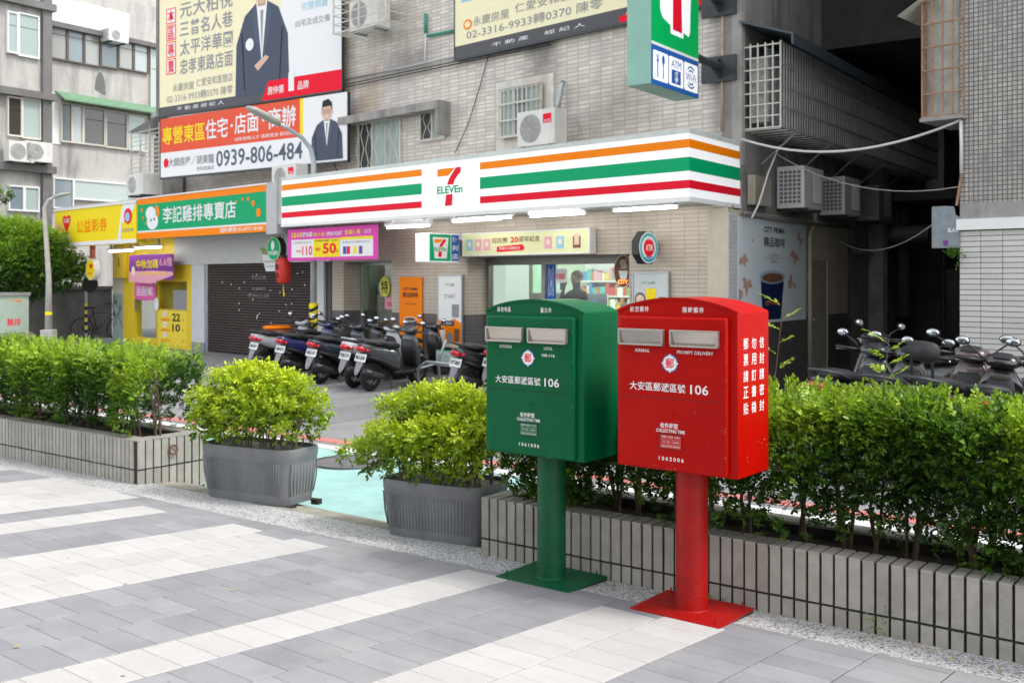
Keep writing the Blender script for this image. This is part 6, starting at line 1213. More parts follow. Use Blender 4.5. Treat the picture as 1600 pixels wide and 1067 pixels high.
# rusty barred bay window at the corner
xa, za2 = rf(1441, 186, .1); xb, _ = rf(1505, 186, .1); t_ = thing('barred_window', 'rusty barred bay window on the alley corner of the right building', 'window', (RB[0] + U[0] * xa + NO[0] * .1, RB[1] + U[1] * xa + NO[1] * .1, za2), FROT); w_ = xb - xa
m_rb = mat('rusty_bar', (.34, .20, .13), .8, var=.4, vs=14)
for k in range(5): part('bar', MB().box(w_ * k / 4 - .008, w_ * k / 4 + .008, -.01, .01, 0, 1.5), m_rb, t_)
for k in range(6): part('rail', MB().box(0, w_, -.015, .015, .27 * k, .27 * k + .018), m_rb, t_)
part('curtain_panel', MB().box(.01, w_, .12, .14, .02, 1.5), mat('dirty_curtain', (.42, .42, .38), .7, var=.3, vs=5), t_); part('side', MB().box(-.01, .01, 0, .9, 0, 1.5), m_rb, t_); part('base_slab', MB().box(-.02, w_, -.03, .9, -.04, 0), M_conc, t_); part('hood', MB().add([(-.25, -.12, 1.22), (.1, -.12, 1.42), (.1, .9, 1.42), (-.25, .9, 1.22)], [(0, 1, 2, 3)]), m_wfr, t_)
# torn grey notice board, plant in the wall crack
xa, za2 = rf(1456, 388, .02); xb, zb2 = rf(1499, 321, .02); t_ = thing('notice_board', 'torn grey metal board with stickers at the alley corner', 'board', (RB[0] + U[0] * xa + NO[0] * .02, RB[1] + U[1] * xa + NO[1] * .02, za2), FROT); w_, h = xb - xa, zb2 - za2
part('board', MB().prism([(0, 0), (w_, 0), (w_, h * .72), (w_ * .85, h * .78), (w_ * .8, h * .98), (w_ * .5, h), (0, h)], 0, .02), mat('board_grey', (.22, .25, .27), .5, var=.25, vs=9), t_); text('KEEP', w_ * .26, h * .62, .09, .035, -.003, P_Gy, t_, .02); text('BLAX', w_ * .78, h * .42, .12, .05, -.003, P_W, t_, .02); pbox(t_, w_ * .42, w_ * .6, h * .06, h * .18, P_Pu); pbox(t_, w_ * .06, w_ * .3, h * .04, h * .12, P_Gy)
part('rusty_stay', MB().tube([(w_ * .9, .0, h), (w_ * 1.08, 0, h + .35)], .016, 6), m_rb, t_)
xa, za2 = rf(1494, 398, .05); wd_ = thing('wall_plant', 'small fern growing from the wall beside the torn board', 'plant', (RB[0] + U[0] * xa + NO[0] * .05, RB[1] + U[1] * xa + NO[1] * .05, za2))
foliage('leaves', np.random.default_rng(4).normal(0, .02, (14, 3)), unit(np.array([-.3, -.3, .5]) + np.random.default_rng(5).normal(0, .6, (14, 3))), 6, .05, .02, .14, np.full(14, .4), ML_hedge, wd_)
def rp(px, py, o): t, z_ = rf(px, py, o); return (RB[0] + U[0] * t + NO[0] * o, RB[1] + U[1] * t + NO[1] * o, z_)
A_ = Vector(fp(1160, 218, -.40)); B_ = Vector(rp(1501, 188, .06)); pts = [A_.lerp(B_, k / 12) - Vector((0, 0, .42 * 4 * (k / 12) * (1 - k / 12) * .62)) for k in range(13)]
cable('sagging_pipe', 'white flexible pipe sagging across the alley mouth', 'pipe', pts, .016, m_wc); cable('corner_pipe', 'white pipe dropping down the corner of the right building', 'pipe', [B_, Vector(rp(1502, 225, .06)), Vector(rp(1502, 268, .06))], .018, m_wc)
A_ = Vector(sw(1.0, .2, 3.55)); B_ = Vector(rp(1500, 292, .05)); cable('alley_cable', 'thin grey cable crossing the alley above the air conditioners', 'cable', [A_.lerp(B_, k / 10) - Vector((0, 0, .25 * 4 * (k / 10) * (1 - k / 10))) for k in range(11)], .006, m_cab2)
A_ = Vector(sw(4.0, .1, 2.45)); B_ = Vector(rp(1456, 352, .05)); cable('alley_cable', 'lower grey cable looping from the side wall to the torn board', 'cable', [A_.lerp(B_, k / 10) - Vector((0, 0, .28 * 4 * (k / 10) * (1 - k / 10))) for k in range(11)], .006, m_cab2)
cable('bent_hose', 'white hose curving down from the balcony to the end of the store fascia', 'hose', [sw(1.6, .25, 3.72), sw(1.15, .28, 3.6), sw(.8, .26, 3.2), sw(.55, .22, 2.75), sw(.35, .2, 2.55)], .014, m_wc)

# ------------------------------------------------------------------ background buildings on the left
BG = (-12.6, 36.0)
def bf(px, py): t, Y = hit(BG, D2, px); return t, zat(py, Y)
m_bgw = mat('far_render', (.47, .45, .42), .85, var=.16, vs=.8, stain=(.17, .165, .16), sa=.85); m_bgd = mat('far_dark_band', (.16, .155, .15), .9, var=.3, vs=1)
bgb = thing('apartment_block', 'stained grey apartment block with brown window frames and a green awning behind the lottery shop', 'building', (*BG, 0), SROT)
tL = bf(68, 0)[0]; part('wall', MB().box(tL, 9, 0, .4, 0, bf(75, -30)[1]), m_bgw, bgb); part('neighbour_core', MB().box(tL, 9, 3, 3.2, 0, 22), m_bgw, bgb)
m_bfr = mat('brown_window_frame', (.10, .075, .06), .5); m_cfr = mat('cream_window_frame', (.58, .54, .46), .5)
panes = [mat('far_pane_%d' % i, c, .15, spec=.7) for i, c in enumerate([(.20, .25, .27), (.32, .32, .30), (.10, .12, .12), (.38, .45, .43), (.05, .045, .04)])]
rr = random.Random(21)
def bwin(label, px0, px1, yt, yb, n, rows, fm, pid, root, out=.0):
    a, z1 = bf(px0, yt); c = bf(px1, 0)[0]; z0 = bf(px0, yb)[1]; Lw_ = (c - a) / n; 
    for k in range(n):
        x0, x1 = a + Lw_ * k, a + Lw_ * (k + 1); f = part('window', MB().box(x0, x0 + .04, -.10 - out, -out, z0, z1).box(x1 - .04, x1, -.10 - out, -out, z0, z1).box(x0 + .04, x1 - .04, -.10 - out, -out, z0, z0 + .05).box(x0 + .04, x1 - .04, -.10 - out, -out, z1 - .05, z1), fm, root)
        zz = [z0 + .05] + ([z0 + (z1 - z0) * .66] if rows == 2 else []) + [z1 - .05]
        for j in range(len(zz) - 1): part('pane', MB().box(x0 + .04, x1 - .04, -.06 - out, -.03 - out, zz[j] + (.02 if j else 0), zz[j + 1]), panes[pid[(k + j * 2) % len(pid)]], f)
bwin('', 76, 155, 32, 92, 3, 2, m_bfr, (1, 0, 1, 0), bgb); bwin('', 183, 230, 58, 108, 2, 2, m_bfr, (1, 3), bgb); bwin('', 155, 183, 60, 105, 1, 1, m_bfr, (0,), bgb)
bwin('', 93, 128, 160, 222, 2, 1, m_cfr, (2, 3), bgb); bwin('', 128, 162, 166, 226, 1, 2, m_cfr, (4, 2), bgb); bwin('', 163, 197, 172, 231, 1, 2, m_cfr, (4, 4), bgb); bwin('', 198, 228, 178, 235, 1, 1, m_cfr, (3,), bgb)
bwin('', 81, 113, 277, 326, 1, 1, M_white, (0,), bgb); bwin('', 113, 203, 280, 312, 1, 1, M_white, (3,), bgb); bwin('', 233, 250, 66, 190, 1, 2, m_cfr, (3, 0), bgb)
a, z_ = bf(86, 158); c = bf(243, 0)[0]; part('green_awning', MB().add([(a, 0, z_ + .28), (a, -.55, z_ - .02), (c, -.55, z_ - .02), (c, 0, z_ + .28), (a, 0, z_ + .33), (a, -.55, z_ + .03), (c, -.55, z_ + .03), (c, 0, z_ + .33)], [(0, 1, 2, 3), (7, 6, 5, 4), (0, 4, 5, 1), (1, 5, 6, 2)]), mat('awning_green', (.14, .26, .15), .6, var=.25), bgb)
a, z_ = bf(78, 40); c = bf(200, 0)[0]; part('white_parapet', MB().box(a, c, -.06, 0, z_ + .12, z_ + .95), M_white, bgb); part('roof_edge', MB().box(a - .1, 9, -.25, 0, z_ - .05, z_ + .1), m_bgd, bgb)
a, z_ = bf(70, 143); part('white_patch', MB().box(a, a + .55, -.02, 0, bf(75, 224)[1], z_), M_white, bgb)
part('stain_mark', MB().prism(ell((bf(148, 0)[0] + bf(165, 0)[0]) / 2, bf(156, 148)[1], .20, .75, 16, 0, math.pi), -.012, 0), m_bgd, bgb)
a, z_ = bf(64, 20); part('downpipe', MB().tube([(bf(69, 0)[0], -.1, bf(69, 0)[1]), (bf(68, 0)[0], -.1, bf(68, 140)[1]), (bf(66, 0)[0], -.12, bf(66, 160)[1]), (bf(66, 0)[0], -.12, bf(66, 238)[1]), (bf(58, 0)[0], -.12, bf(58, 250)[1])], .05, 6), M_white, bgb, smooth=True)
def bw(px, py, out=0.): t, z_ = bf(px, py); return (BG[0] + D2[0] * t + D2[1] * out, BG[1] + D2[1] * t - D2[0] * out, z_)
x_, y_, z_ = bw(155, 66, .05); aircon('window air conditioner jutting from the brown framed windows of the far block', (x_, y_, z_), SROT, .75, .5, .42, 'L', None)
nb2 = thing('corner_block', 'left edge of a darker apartment block with white framed windows and dark floor bands', 'building', (*BG, 0), SROT)
tA = bf(0, 0)[0] - 8; part('wall', MB().box(tA, tL - .02, -.35, .4, 0, 16), m_bgw, nb2); bwin('', 0, 17, 20, 85, 1, 2, M_white, (3, 1), nb2, .35); bwin('', 17, 50, 22, 90, 1, 2, M_white, (3, 1), nb2, .35); bwin('', 0, 23, 152, 214, 1, 2, m_cfr, (4, 4), nb2, .35); bwin('', 23, 52, 154, 218, 1, 1, m_cfr, (3,), nb2, .35); bwin('', 2, 50, 290, 330, 2, 1, M_white, (0, 3), nb2, .35)
for yy in (6, 147, 262): part('floor_band', MB().box(tA, tL + .1, -.6, -.35, bf(30, yy + 8)[1], bf(30, yy - 3)[1]), m_bgd, nb2)
part('pier', MB().box(bf(54, 0)[0], tL, -.5, -.35, 0, 16), m_bgd, nb2)
x_, y_, z_ = bw(19, 254, .5); aircon('white air conditioner bracketed below the left block windows', (x_, y_, z_), SROT, .85, .32, .62, None, None); x_, y_, z_ = bw(-8, 254, .5); aircon('air conditioner cut by the left frame edge below the left block windows', (x_, y_, z_), SROT, .8, .32, .62, None, None)
# garden wall, bicycle, cabinet, lamp pole, convex mirror pole
gwp = ((175 - 800) / 1600 * 30., 30.); t_ = thing('garden_wall', 'weathered dark concrete wall with a bicycle leaning against it', 'wall', (*gwp, 0), SROT); m_gw = mat('dark_concrete', (.13, .125, .115), .9, var=.4, vs=1.5, stain=(.05, .05, .045), sa=.8)
for k in range(4): part('wall_panel', MB().box(-1.9 * (k + 1) + .02, -1.9 * k, 0, .2, 0, zat(452, 30)), m_gw, t_)
part('coping', MB().box(-7.6, .1, -.05, .25, zat(452, 30), zat(447, 30)), m_gw, t_)
gx, gy = (157 - 800) / 1600 * 28.6, 28.6; bc = thing('bicycle', 'black bicycle leaning on the dark concrete wall', 'bicycle', (gx, gy, 0), SROT - R(12)); m_bk = mat('bicycle_black', (.02, .02, .022), .4, .4)
for x_ in (-.5, .5): wl = part('wheel', MB().torus((x_, 0, .33), (0, 1, 0), .31, .018, 24, 6), m_bk, bc, smooth=True); part('spokes', MB().tube([(x_ - .3, 0, .33), (x_ + .3, 0, .33)], .003, 4).tube([(x_, 0, .03), (x_, 0, .63)], .003, 4).tube([(x_ - .2, 0, .12), (x_ + .2, 0, .54)], .003, 4).tube([(x_ - .2, 0, .54), (x_ + .2, 0, .12)], .003, 4), m_bk, wl, kind='stuff')
part('frame', MB().tube([(-.5, 0, .33), (-.1, 0, .3), (.36, 0, .75), (-.2, 0, .78), (-.5, 0, .33)], .016, 6).tube([(-.1, 0, .3), (-.22, 0, .88)], .016, 6).tube([(.5, 0, .33), (.34, 0, .95)], .014, 6), m_bk, bc, smooth=True); part('saddle', MB().loft([((-.36, 0, .92), (0, .08, 0), (0, 0, .03)), ((-.1, 0, .93), (0, .02, 0), (0, 0, .02))]), m_bk, bc); part('handlebar', MB().tube([(.34, 0, .95), (.36, 0, 1.02)], .014, 6).tube([(.22, -.26, 1.0), (.38, -.15, 1.04), (.38, .15, 1.04), (.22, .26, 1.0)], .012, 6), m_bk, bc, smooth=True); part('pedals', MB().box(-.14, -.06, -.12, .12, .20, .22), m_bk, bc)
cxx = (19 - 800) / 1600 * 25.; t_ = thing('utility_cabinet', 'pale green utility cabinet with red scrawled print on a concrete plinth', 'cabinet', (cxx, 25, 0), SROT - R(25)); part('plinth', MB().box(-.45, .45, -.2, .4, 0, zat(520, 25)), M_conc, t_); part('cabinet', MB().box(-.36, .36, -.15, .35, zat(520, 25), zat(462, 25)), mat('cabinet_green', (.36, .44, .36), .6, var=.1), t_, bevel=.01); part('cap', MB().box(-.40, .40, -.19, .39, zat(462, 25), zat(457, 25)), M_conc, t_); text('雞排', .03, zat(503, 25), .3, .18, -.153, P_R, t_, .02); text('→', .05, zat(470, 25), .4, .08, -.153, P_O, t_)
def pole(name, label, cat, px, Y, ztop, r, group=None): return thing(name, label, cat, ((px - 800) / 1600 * Y, Y, 0), 0, group)
t_ = pole('street_lamp', 'concrete street lamp with a square foot rising out of the left tree', 'street lamp', 76, 23.5, 0, 0); zf = zat(515, 23.5); ztp = zat(325, 23.5)
part('foot', MB().box(-.14, .14, -.14, .14, 0, zf), mat('pale_concrete', (.42, .41, .38), .8, var=.15), t_, bevel=.02); part('pole', MB().tube([(0, 0, zf), (0, 0, zf + 1.2), (-.1, 0, ztp), (0, 0, ztp + .18), (.18, 0, ztp + .27)], [.085, .06, .045, .035, .03], 12), MATS['pale_concrete'], t_, smooth=True); part('lamp_head', MB().loft([((.14, 0, ztp + .25), (0, .05, 0), (0, 0, .04)), ((.3, 0, ztp + .30), (0, .09, 0), (0, 0, .045)), ((.5, 0, ztp + .33), (0, .06, 0), (0, 0, .02))]), MATS['lamp_head_grey'], t_, smooth=True)
part('yellow_band', MB().tube([(0, 0, zat(500, 23.5)), (0, 0, zat(487, 23.5))], .078, 12), P_Y, t_)
t_ = pole('mirror_pole', 'thin black and yellow striped pole with a round traffic mirror behind the lottery sign', 'pole', 134.5, 27.5, 0, 0)
part('pole', MB().tube([(0, 0, 0), (0, 0, zat(437, 27.5))], .035, 10), M_steel, t_)
for k in range(8): z_ = zat(520, 27.5) + (zat(472, 27.5) - zat(520, 27.5)) * k / 8; part('stripe', MB().tube([(0, 0, z_), (0, 0, z_ + .083)], .038, 10), P_Y if k % 2 else P_K, t_)
part('mirror', MB().disc(.12, zat(444, 27.5), .22, -.06, -.03, 24), M_dark, t_); part('mirror_glass', MB().disc(.12, zat(444, 27.5), .20, -.065, -.06, 24), mat('mirror_face', (.07, .075, .07), .3, .3), t_)
# tree at the left edge
def tree(label, px, Y, lobes, n, ztr, seed, group='trees at the left edge'):
    X = (px - 800) / 1600 * Y; t_ = thing('tree', label, 'tree', (X, Y, 0), 0, group); g = np.random.default_rng(seed); P = []; D = []; T = []
    tot = sum(l[3] ** 2 for l in lobes)
    zmin = min(l[2] - l[3] for l in lobes); zmax = max(l[2] + l[3] for l in lobes)
    for (lx, ly, lz, r_) in lobes:
        m_ = int(n * r_ ** 2 / tot); v = g.normal(0, 1, (m_, 3)); v /= np.linalg.norm(v, axis=1, keepdims=True); p_ = np.array([lx, ly, lz]) + v * r_ * g.uniform(.55, 1.08, (m_, 1)) * [1, 1, .85] + g.normal(0, .04, (m_, 3)); P.append(p_); D.append(v + np.array([0, 0, .3]) + g.normal(0, .5, (m_, 3)))
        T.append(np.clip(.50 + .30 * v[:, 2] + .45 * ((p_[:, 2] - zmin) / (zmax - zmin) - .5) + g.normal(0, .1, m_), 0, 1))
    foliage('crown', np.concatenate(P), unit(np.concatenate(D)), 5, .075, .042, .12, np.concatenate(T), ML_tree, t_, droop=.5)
    b = MB(); b.tube([(0, 0, 0), (.03, 0, ztr * .6), (0, .02, ztr)], [.13, .10, .08], 10)
    for (lx, ly, lz, r_) in lobes: b.tube([(0, .02, ztr * .85), (lx * .5, ly * .5, (ztr + lz) / 2), (lx, ly, lz)], [.06, .04, .015], 6)
    part('trunk', b, m_bark, t_, smooth=True); return t_
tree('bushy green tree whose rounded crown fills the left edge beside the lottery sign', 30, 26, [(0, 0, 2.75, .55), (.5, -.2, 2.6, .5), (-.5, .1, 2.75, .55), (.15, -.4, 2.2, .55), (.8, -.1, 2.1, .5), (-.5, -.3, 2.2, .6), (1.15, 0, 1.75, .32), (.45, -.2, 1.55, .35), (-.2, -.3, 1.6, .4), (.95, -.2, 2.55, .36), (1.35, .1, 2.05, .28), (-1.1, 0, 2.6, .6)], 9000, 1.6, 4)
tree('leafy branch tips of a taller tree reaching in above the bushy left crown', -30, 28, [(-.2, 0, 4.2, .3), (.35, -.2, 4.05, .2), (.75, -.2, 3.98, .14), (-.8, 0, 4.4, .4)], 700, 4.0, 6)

for i, (ta, tb, z_, o_) in enumerate(((.4, 5.2, 2.62, .06), (2.6, 9.0, 3.42, .10), (5.3, 9.5, 2.2, .08))):
    cable('wall_pipe', ['long dark pipe running under the air conditioners on the side wall', 'dark pipe running above the air conditioners on the side wall', 'low dark pipe running into the alley past the beige wall'][i], 'pipe', [sw(ta, o_, z_), sw((ta + tb) / 2, o_ + .02, z_ - .03), sw(tb, o_, z_)], .03, mat('alley_pipe', (.16, .155, .15), .6))

# ------------------------------------------------------------------ scooters
m_ty = mat('tyre_rubber', (.015, .015, .016), .8); m_rim = mat('dark_alloy', (.09, .09, .095), .4, .6); m_seat = mat('black_seat_vinyl', (.018, .018, .02), .5, bump=.2, bs=80); m_red = mat('tail_lamp_red', (.55, .01, .02), .12, coat=.6); m_amb = mat('amber_lens', (.75, .25, .03), .15, coat=.5)
m_mir = mat('mirror_glass', (.55, .58, .62), .1, 1.); m_plate = mat('licence_plate_white', (.74, .75, .75), .4); m_exh = mat('exhaust_black', (.035, .035, .038), .35, .5); m_lens = mat('headlamp_lens', (.5, .52, .54), .08, .5)
def scooter(label, px, py, head, colr, fender=None, backrest=False, kind='scooter', plate='MKT-2081', trim=None, sc=.91, lean=5., plate_m=None, box=None, steer=0., wx=None, Y=None):
    """px,py: picture position of the rear wheel's contact with the road"""
    if Y is None: Y = CAM_Z * 1600 / (py - 437)
    X = (px - 800) / 1600 * Y; X += math.cos(head) * .62 * sc; Yc = Y + math.sin(head) * .62 * sc
    t_ = thing('motor_scooter', label, 'scooter', (X, Yc, 0.0), head, 'scooters parked in front of the shops'); t_.rotation_euler = (R(-lean) if True else 0, 0, head); t_.scale = (sc, sc, sc)
    t_.rotation_euler = Euler((R(lean), 0, head))
    body = mat('scooter_paint_%d_%d_%d' % tuple(int(c * 255) for c in colr), colr, .25, coat=.8, spec=.6); tr = trim or M_black
    for x_, nm in ((-.62, 'rear_wheel'), (.64, 'front_wheel')):
        wl = part(nm, MB().torus((x_, 0, .245), (0, 1, 0), .195, .052, 28, 8, 1.05), m_ty, t_, smooth=True)
        rb = MB().torus((x_, 0, .245), (0, 1, 0), .145, .018, 24, 6, 2.); rb.tube([(x_, -.05, .245), (x_, .05, .245)], .04, 12)
        for k in range(5): a = k * 2 * math.pi / 5 + .3; rb.tube([(x_ + .03 * math.cos(a), 0, .245 + .03 * math.sin(a)), (x_ + .145 * math.cos(a + .25), 0, .245 + .145 * math.sin(a + .25))], .016, 5)
        part('rim', rb, m_rim, wl, smooth=True)
    part('rear_body', MB().loft([((-.98, 0, .80), (0, .035, 0), (-.01, 0, .025)), ((-.90, 0, .745), (0, .10, 0), (0, 0, .075)), ((-.72, 0, .68), (0, .150, 0), (0, 0, .115)), ((-.48, 0, .62), (0, .165, 0), (0, 0, .145)), ((-.24, 0, .555), (0, .165, 0), (0, 0, .165)), ((-.06, 0, .49), (0, .15, 0), (.0, 0, .20)), ((.04, 0, .42), (0, .13, 0), (0, 0, .13))], 18, 2.8), body, t_, smooth=True)
    part('side_trim', MB().loft([((-.80, 0, .60), (0, .12, 0), (0, 0, .03)), ((-.45, 0, .50), (0, .172, 0), (0, 0, .045)), ((-.1, 0, .36), (0, .165, 0), (0, 0, .06)), ((.06, 0, .30), (0, .14, 0), (0, 0, .05))], 14), tr, t_, smooth=True)
    part('seat', MB().loft([((-.80, 0, .825), (0, .07, 0), (0, 0, .035)), ((-.66, 0, .825), (0, .135, 0), (0, 0, .055)), ((-.45, 0, .805), (0, .150, 0), (0, 0, .06)), ((-.30, 0, .765), (0, .155, 0), (0, 0, .055)), ((-.10, 0, .755), (0, .125, 0), (0, 0, .055)), ((.02, 0, .735), (0, .07, 0), (0, 0, .04))], 16, 2.6), m_seat, t_, smooth=True)
    gr = part('grab_rail', MB().tube([(-.60, -.16, .80), (-.82, -.15, .86), (-.95, -.07, .885), (-.95, .07, .885), (-.82, .15, .86), (-.60, .16, .80)], .014, 8), M_dark if not trim else M_steel, t_, smooth=True)
    part('floorboard', MB().loft([((-.12, 0, .30), (0, .15, 0), (0, 0, .05)), ((.10, 0, .285), (0, .175, 0), (0, 0, .035)), ((.34, 0, .29), (0, .17, 0), (0, 0, .04)), ((.46, 0, .34), (0, .14, 0), (0, 0, .06))], 14, 3.5), tr, t_, smooth=True)
    part('leg_shield', MB().loft([((.50, 0, .30), (0, .15, 0), (.05, 0, .01)), ((.44, 0, .45), (0, .20, 0), (.05, 0, .01)), ((.40, 0, .62), (0, .215, 0), (.055, 0, .01)), ((.36, 0, .80), (0, .18, 0), (.06, 0, .01)), ((.33, 0, .93), (0, .10, 0), (.055, 0, .01))], 16, 2.6), body, t_, smooth=True)
    part('inner_shield', MB().loft([((.405, 0, .34), (0, .12, 0), (.03, 0, .01)), ((.36, 0, .60), (0, .165, 0), (.03, 0, .01)), ((.30, 0, .84), (0, .10, 0), (.03, 0, .01))], 14, 2.6), tr, t_, smooth=True)
    part('front_fender', MB().loft([((.40, 0, .42), (0, .05, 0), (0, 0, .02)), ((.50, 0, .50), (0, .075, 0), (.01, 0, .03)), ((.66, 0, .535), (0, .08, 0), (0, 0, .03)), ((.82, 0, .46), (0, .065, 0), (0, 0, .03)), ((.90, 0, .36), (0, .045, 0), (0, 0, .02))], 12), fender or body, t_, smooth=True)
    for s_ in (-1, 1): part('fork', MB().tube([(.64, s_ * .07, .245), (.46, s_ * .06, .62)], .022, 8), M_steel, t_, smooth=True)
    part('handlebar_cover', MB().loft([((.46, 0, .955), (0, .06, 0), (.0, 0, .05)), ((.40, 0, .99), (0, .135, 0), (0, 0, .075)), ((.30, 0, 1.0), (0, .15, 0), (0, 0, .065)), ((.20, 0, .99), (0, .10, 0), (0, 0, .035))], 16, 2.4), body, t_, smooth=True)
    part('speedometer', MB().loft([((.20, 0, 1.025), (0, .07, 0), (.0, 0, .012)), ((.30, 0, 1.062), (0, .08, 0), (0, 0, .012))], 12), M_black, t_); part('headlamp', MB().ball((.465, 0, .965), (.035, .085, .045), 14, 8), m_lens, t_, smooth=True)
    for s_ in (-1, 1):
        part('grip', MB().tube([(.27, s_ * .14, .99), (.20, s_ * .36, 1.0)], [.015, .019], 8), M_black, t_, smooth=True); part('brake_lever', MB().tube([(.30, s_ * .16, .985), (.31, s_ * .22, .98), (.24, s_ * .37, .975)], .007, 5), M_chrome, t_, smooth=True)
        ms = part('mirror_stalk', MB().tube([(.30, s_ * .16, 1.0), (.31, s_ * .21, 1.06), (.27, s_ * .29, 1.12)], .008, 6), M_black, t_, smooth=True)
        part('mirror_shell', MB().ball((.275, s_ * .33, 1.145), (.020, .064, .040), 14, 8), M_black, ms, smooth=True); part('mirror_face', MB().ball((.262, s_ * .33, 1.145), (.014, .057, .034), 14, 8), m_mir, ms, smooth=True)
    part('tail_light', MB().loft([((-.90, 0, .72), (0, .105, 0), (0, 0, .05)), ((-.96, 0, .735), (0, .085, 0), (0, 0, .05)), ((-1.01, 0, .75), (0, .04, 0), (0, 0, .03))], 14, 2.4), m_red, t_, smooth=True)
    for s_ in (-1, 1): part('turn_signal', MB().ball((-.87, s_ * .115, .715), (.045, .022, .026), 10, 6), m_red if kind == 'scooter' else m_amb, t_, smooth=True)
    part('mudguard', MB().loft([((-.86, 0, .62), (.01, 0, .0), (0, .06, 0)), ((-.93, 0, .50), (.01, 0, 0), (0, .075, 0)), ((-.99, 0, .36), (.01, 0, 0), (0, .055, 0)), ((-1.01, 0, .30), (.008, 0, 0), (0, .02, 0))], 8), mat('grey_mudguard', (.22, .22, .23), .5), t_)
    pw = part('licence_plate', MB().add([(-.935, -.115, .52), (-.935, .115, .52), (-.895, .115, .65), (-.895, -.115, .65), (-.930, -.115, .518), (-.930, .115, .518), (-.890, .115, .648), (-.890, -.115, .648)], [(0, 3, 2, 1), (4, 5, 6, 7), (0, 1, 5, 4), (1, 2, 6, 5), (2, 3, 7, 6), (3, 0, 4, 7)]), plate_m or m_plate, t_)
    tx = text(plate, 0, 0, .19, .06, 0, P_K, pw, .03); tx.rotation_euler = (R(-16) * 0, 0, R(-90)); tx.location = (-.9185, 0, .583); tx.rotation_euler = Euler((0, R(17), 0)).to_matrix().to_4x4().to_euler() if False else (0, 0, R(-90))
    tx.matrix_local = Matrix.Translation((-.919, 0, .583)) @ Matrix.Rotation(R(17), 4, 'Y') @ Matrix.Rotation(R(-90), 4, 'Z')
    part('engine', MB().loft([((-.66, .06, .25), (0, .05, 0), (0, 0, .08)), ((-.40, .07, .28), (0, .07, 0), (0, 0, .10)), ((-.12, .04, .30), (0, .07, 0), (0, 0, .08))], 12), M_dark, t_, smooth=True); part('air_box', MB().box(-.70, -.30, .09, .15, .30, .44), M_black, t_, bevel=.02)
    ex = part('exhaust', MB().tube([(-.22, -.10, .20), (-.42, -.14, .21), (-.50, -.155, .26), (-.98, -.165, .37)], [.02, .03, .055, .062], 14), m_exh, t_, smooth=True); part('heat_shield', MB().loft([((-.55, -.212, .27), (.0, .010, 0), (0, 0, .035)), ((-.85, -.222, .34), (0, .010, 0), (0, 0, .045))], 10), M_dark, ex)
    part('centre_stand', MB().tube([(-.20, -.10, .22), (-.26, -.16, .015)], .015, 6), M_dark, t_); part('centre_stand', MB().tube([(-.20, .10, .22), (-.26, .16, .015)], .015, 6), M_dark, t_)
    if trim: part('stripe', MB().loft([((-.86, 0, .745), (0, .118, 0), (0, 0, .022)), ((-.6, 0, .67), (0, .168, 0), (0, 0, .026)), ((-.35, 0, .60), (0, .173, 0), (0, 0, .02))], 14), P_B, t_, smooth=True)
    if backrest:
        for s_ in (-1, 1): part('backrest_stay', MB().tube([(-.80, s_ * .08, .84), (-.86, s_ * .08, 1.02)], .012, 6), M_black, t_)
        part('backrest', MB().loft([((-.88, 0, 1.08), (0, .13, 0), (0, 0, .075)), ((-.84, 0, 1.09), (0, .13, 0), (0, 0, .075))], 16, 3.), m_seat, t_, smooth=True)
    return t_
G = (.055, .06, .066)
scooter('grey scooter with a big red tail light, nearest in the row before the store', 578, 611, R(57), G, plate='ML5-2630')
scooter('white scooter with a blue side stripe, between the grey one and a navy one', 553, 606, R(58), (.60, .62, .64), trim=M_black, plate='PXE-319')
scooter('black and navy scooter with a round red light, third from the store posters', 500, 600, R(60), (.02, .028, .045), plate='NKG-107')
scooter('dark blue scooter with its handlebars turned in front of the shutter', 452, 592, R(58), (.022, .028, .12), plate='ABV-8175')
scooter('small white and grey scooter at the left end of the row by the tub', 412, 585, R(54), (.42, .43, .45), plate='582-KNT', fender=M_black)
scooter('black scooter hidden behind the golden shrub, its long plate hanging low', 728, 622, R(50), (.022, .022, .024), plate='KYT-8023')
scooter('black scooter mostly hidden behind the green mailbox', 778, 622, R(52), (.03, .03, .032), plate='MCU-778')
scooter('black scooter parked at the corner under the coffee mural', 1290, 0, R(48), (.02, .028, .04), Y=9.6, sc=1.0, plate='QPA-552')
scooter('black and white scooter in the alley mouth with a round mirror raised', 1368, 0, R(56), (.03, .03, .032), Y=9.0, sc=1.0, plate='EMN-3305', fender=M_white)
scooter('black scooter with a padded backrest and copper tail panel behind the right hedge', 1440, 0, R(48), (.11, .075, .07), Y=8.5, sc=1.04, backrest=True, plate='903-GHK')
scooter('black scooter with a pale blue licence plate near the right edge', 1532, 0, R(60), (.018, .018, .02), Y=8.1, sc=1.0, plate='MSD-7766', plate_m=mat('plate_blue', (.35, .55, .75), .4))
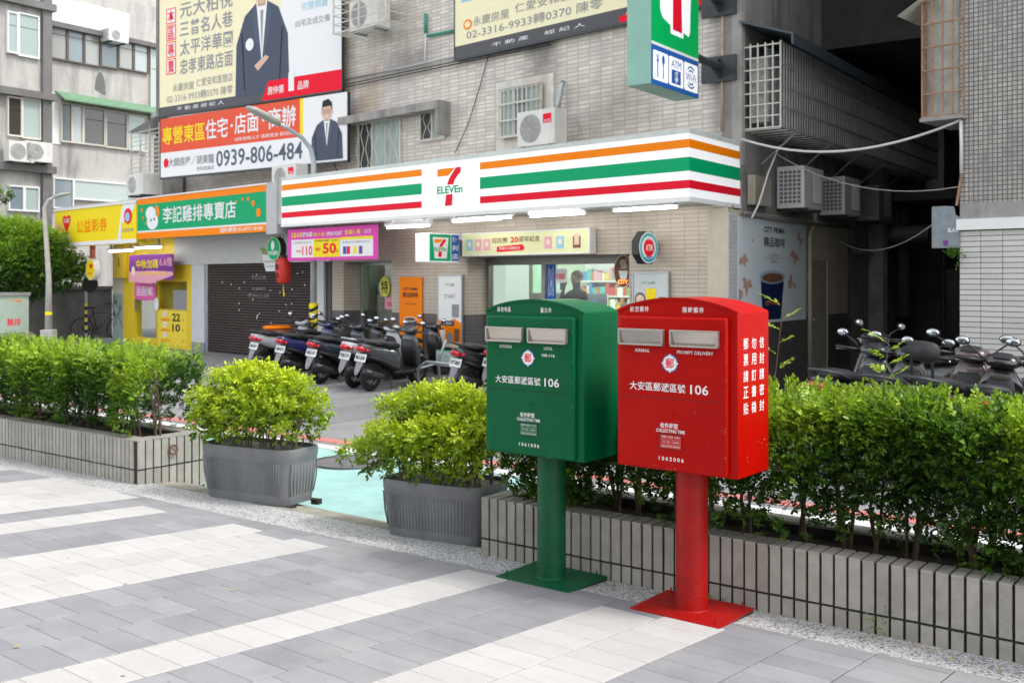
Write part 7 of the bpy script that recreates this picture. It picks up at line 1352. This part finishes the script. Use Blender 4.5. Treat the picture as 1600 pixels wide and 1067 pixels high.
scooter('black scooter cut by the right edge of the frame', 1622, 0, R(64), (.022, .022, .025), Y=8.2, sc=1.0, plate='LAP-210')
scooter('black scooter standing behind the navy and dark blue ones in the row', 522, 592, R(50), (.02, .02, .022), plate='NHB-662', lean=7)
scooter('dark grey scooter at the back of the row nearest the red lantern', 478, 583, R(66), (.05, .052, .055), plate='MXC-905', lean=3)
scooter('black scooter between the grey one and the wall posters', 612, 597, R(48), (.018, .018, .02), plate='PQA-771', lean=6)
scooter('black scooter in the alley mouth behind the one with the padded backrest', 1480, 0, R(120), (.02, .02, .022), Y=10.6, sc=1.05, plate='QSR-118')
# tubular rack and pale notice board by the posters
x0, z0 = fac(670, 600, 1.4); P_ = fworld(x0, 1.5); t_ = thing('bicycle_rack', 'bent steel tube rack beside the grey scooter', 'rack', (P_[0], P_[1], 0), FROT); m_tb = M_steel
part('hoop', MB().tube([(-.1, 0, 0), (-.15, 0, .3), (.05, 0, .42), (.6, 0, .42), (.7, 0, .3), (.68, 0, 0)], .025, 8), m_tb, t_, smooth=True); part('hoop', MB().tube([(0, .35, 0), (-.05, .35, .4), (.12, .35, .75)], .02, 8), m_tb, t_, smooth=True); part('rail', MB().tube([(-.15, .0, .3), (-.05, .35, .38)], .018, 6), m_tb, t_)
x0, z0 = fac(681, 575, .9); P_ = fworld(x0, .9, max(.3, z0)); t_ = thing('notice_board', 'pale board with small printed diagrams standing between the grey and black scooters', 'board', P_, FROT); w_ = fx(716, .9) - x0; h = fac(681, 551, .9)[1] - z0
part('board', MB().box(0, w_, 0, .02, 0, h), mat('board_mint', (.55, .62, .62), .5), t_, bevel=.006); part('edge', MB().box(0, w_, -.004, .02, h, h + .015), P_G, t_)
for k in range(6): text('回收□', w_ * (.2 + .3 * (k % 3)), h * (.65 - .35 * (k // 3)), w_ * .2, h * .14, -.003, P_G, t_)
part('leg', MB().box(.04, .07, .0, .03, -P_[2], 0), M_steel, t_); part('leg', MB().box(w_ - .07, w_ - .04, .0, .03, -P_[2], 0), M_steel, t_)
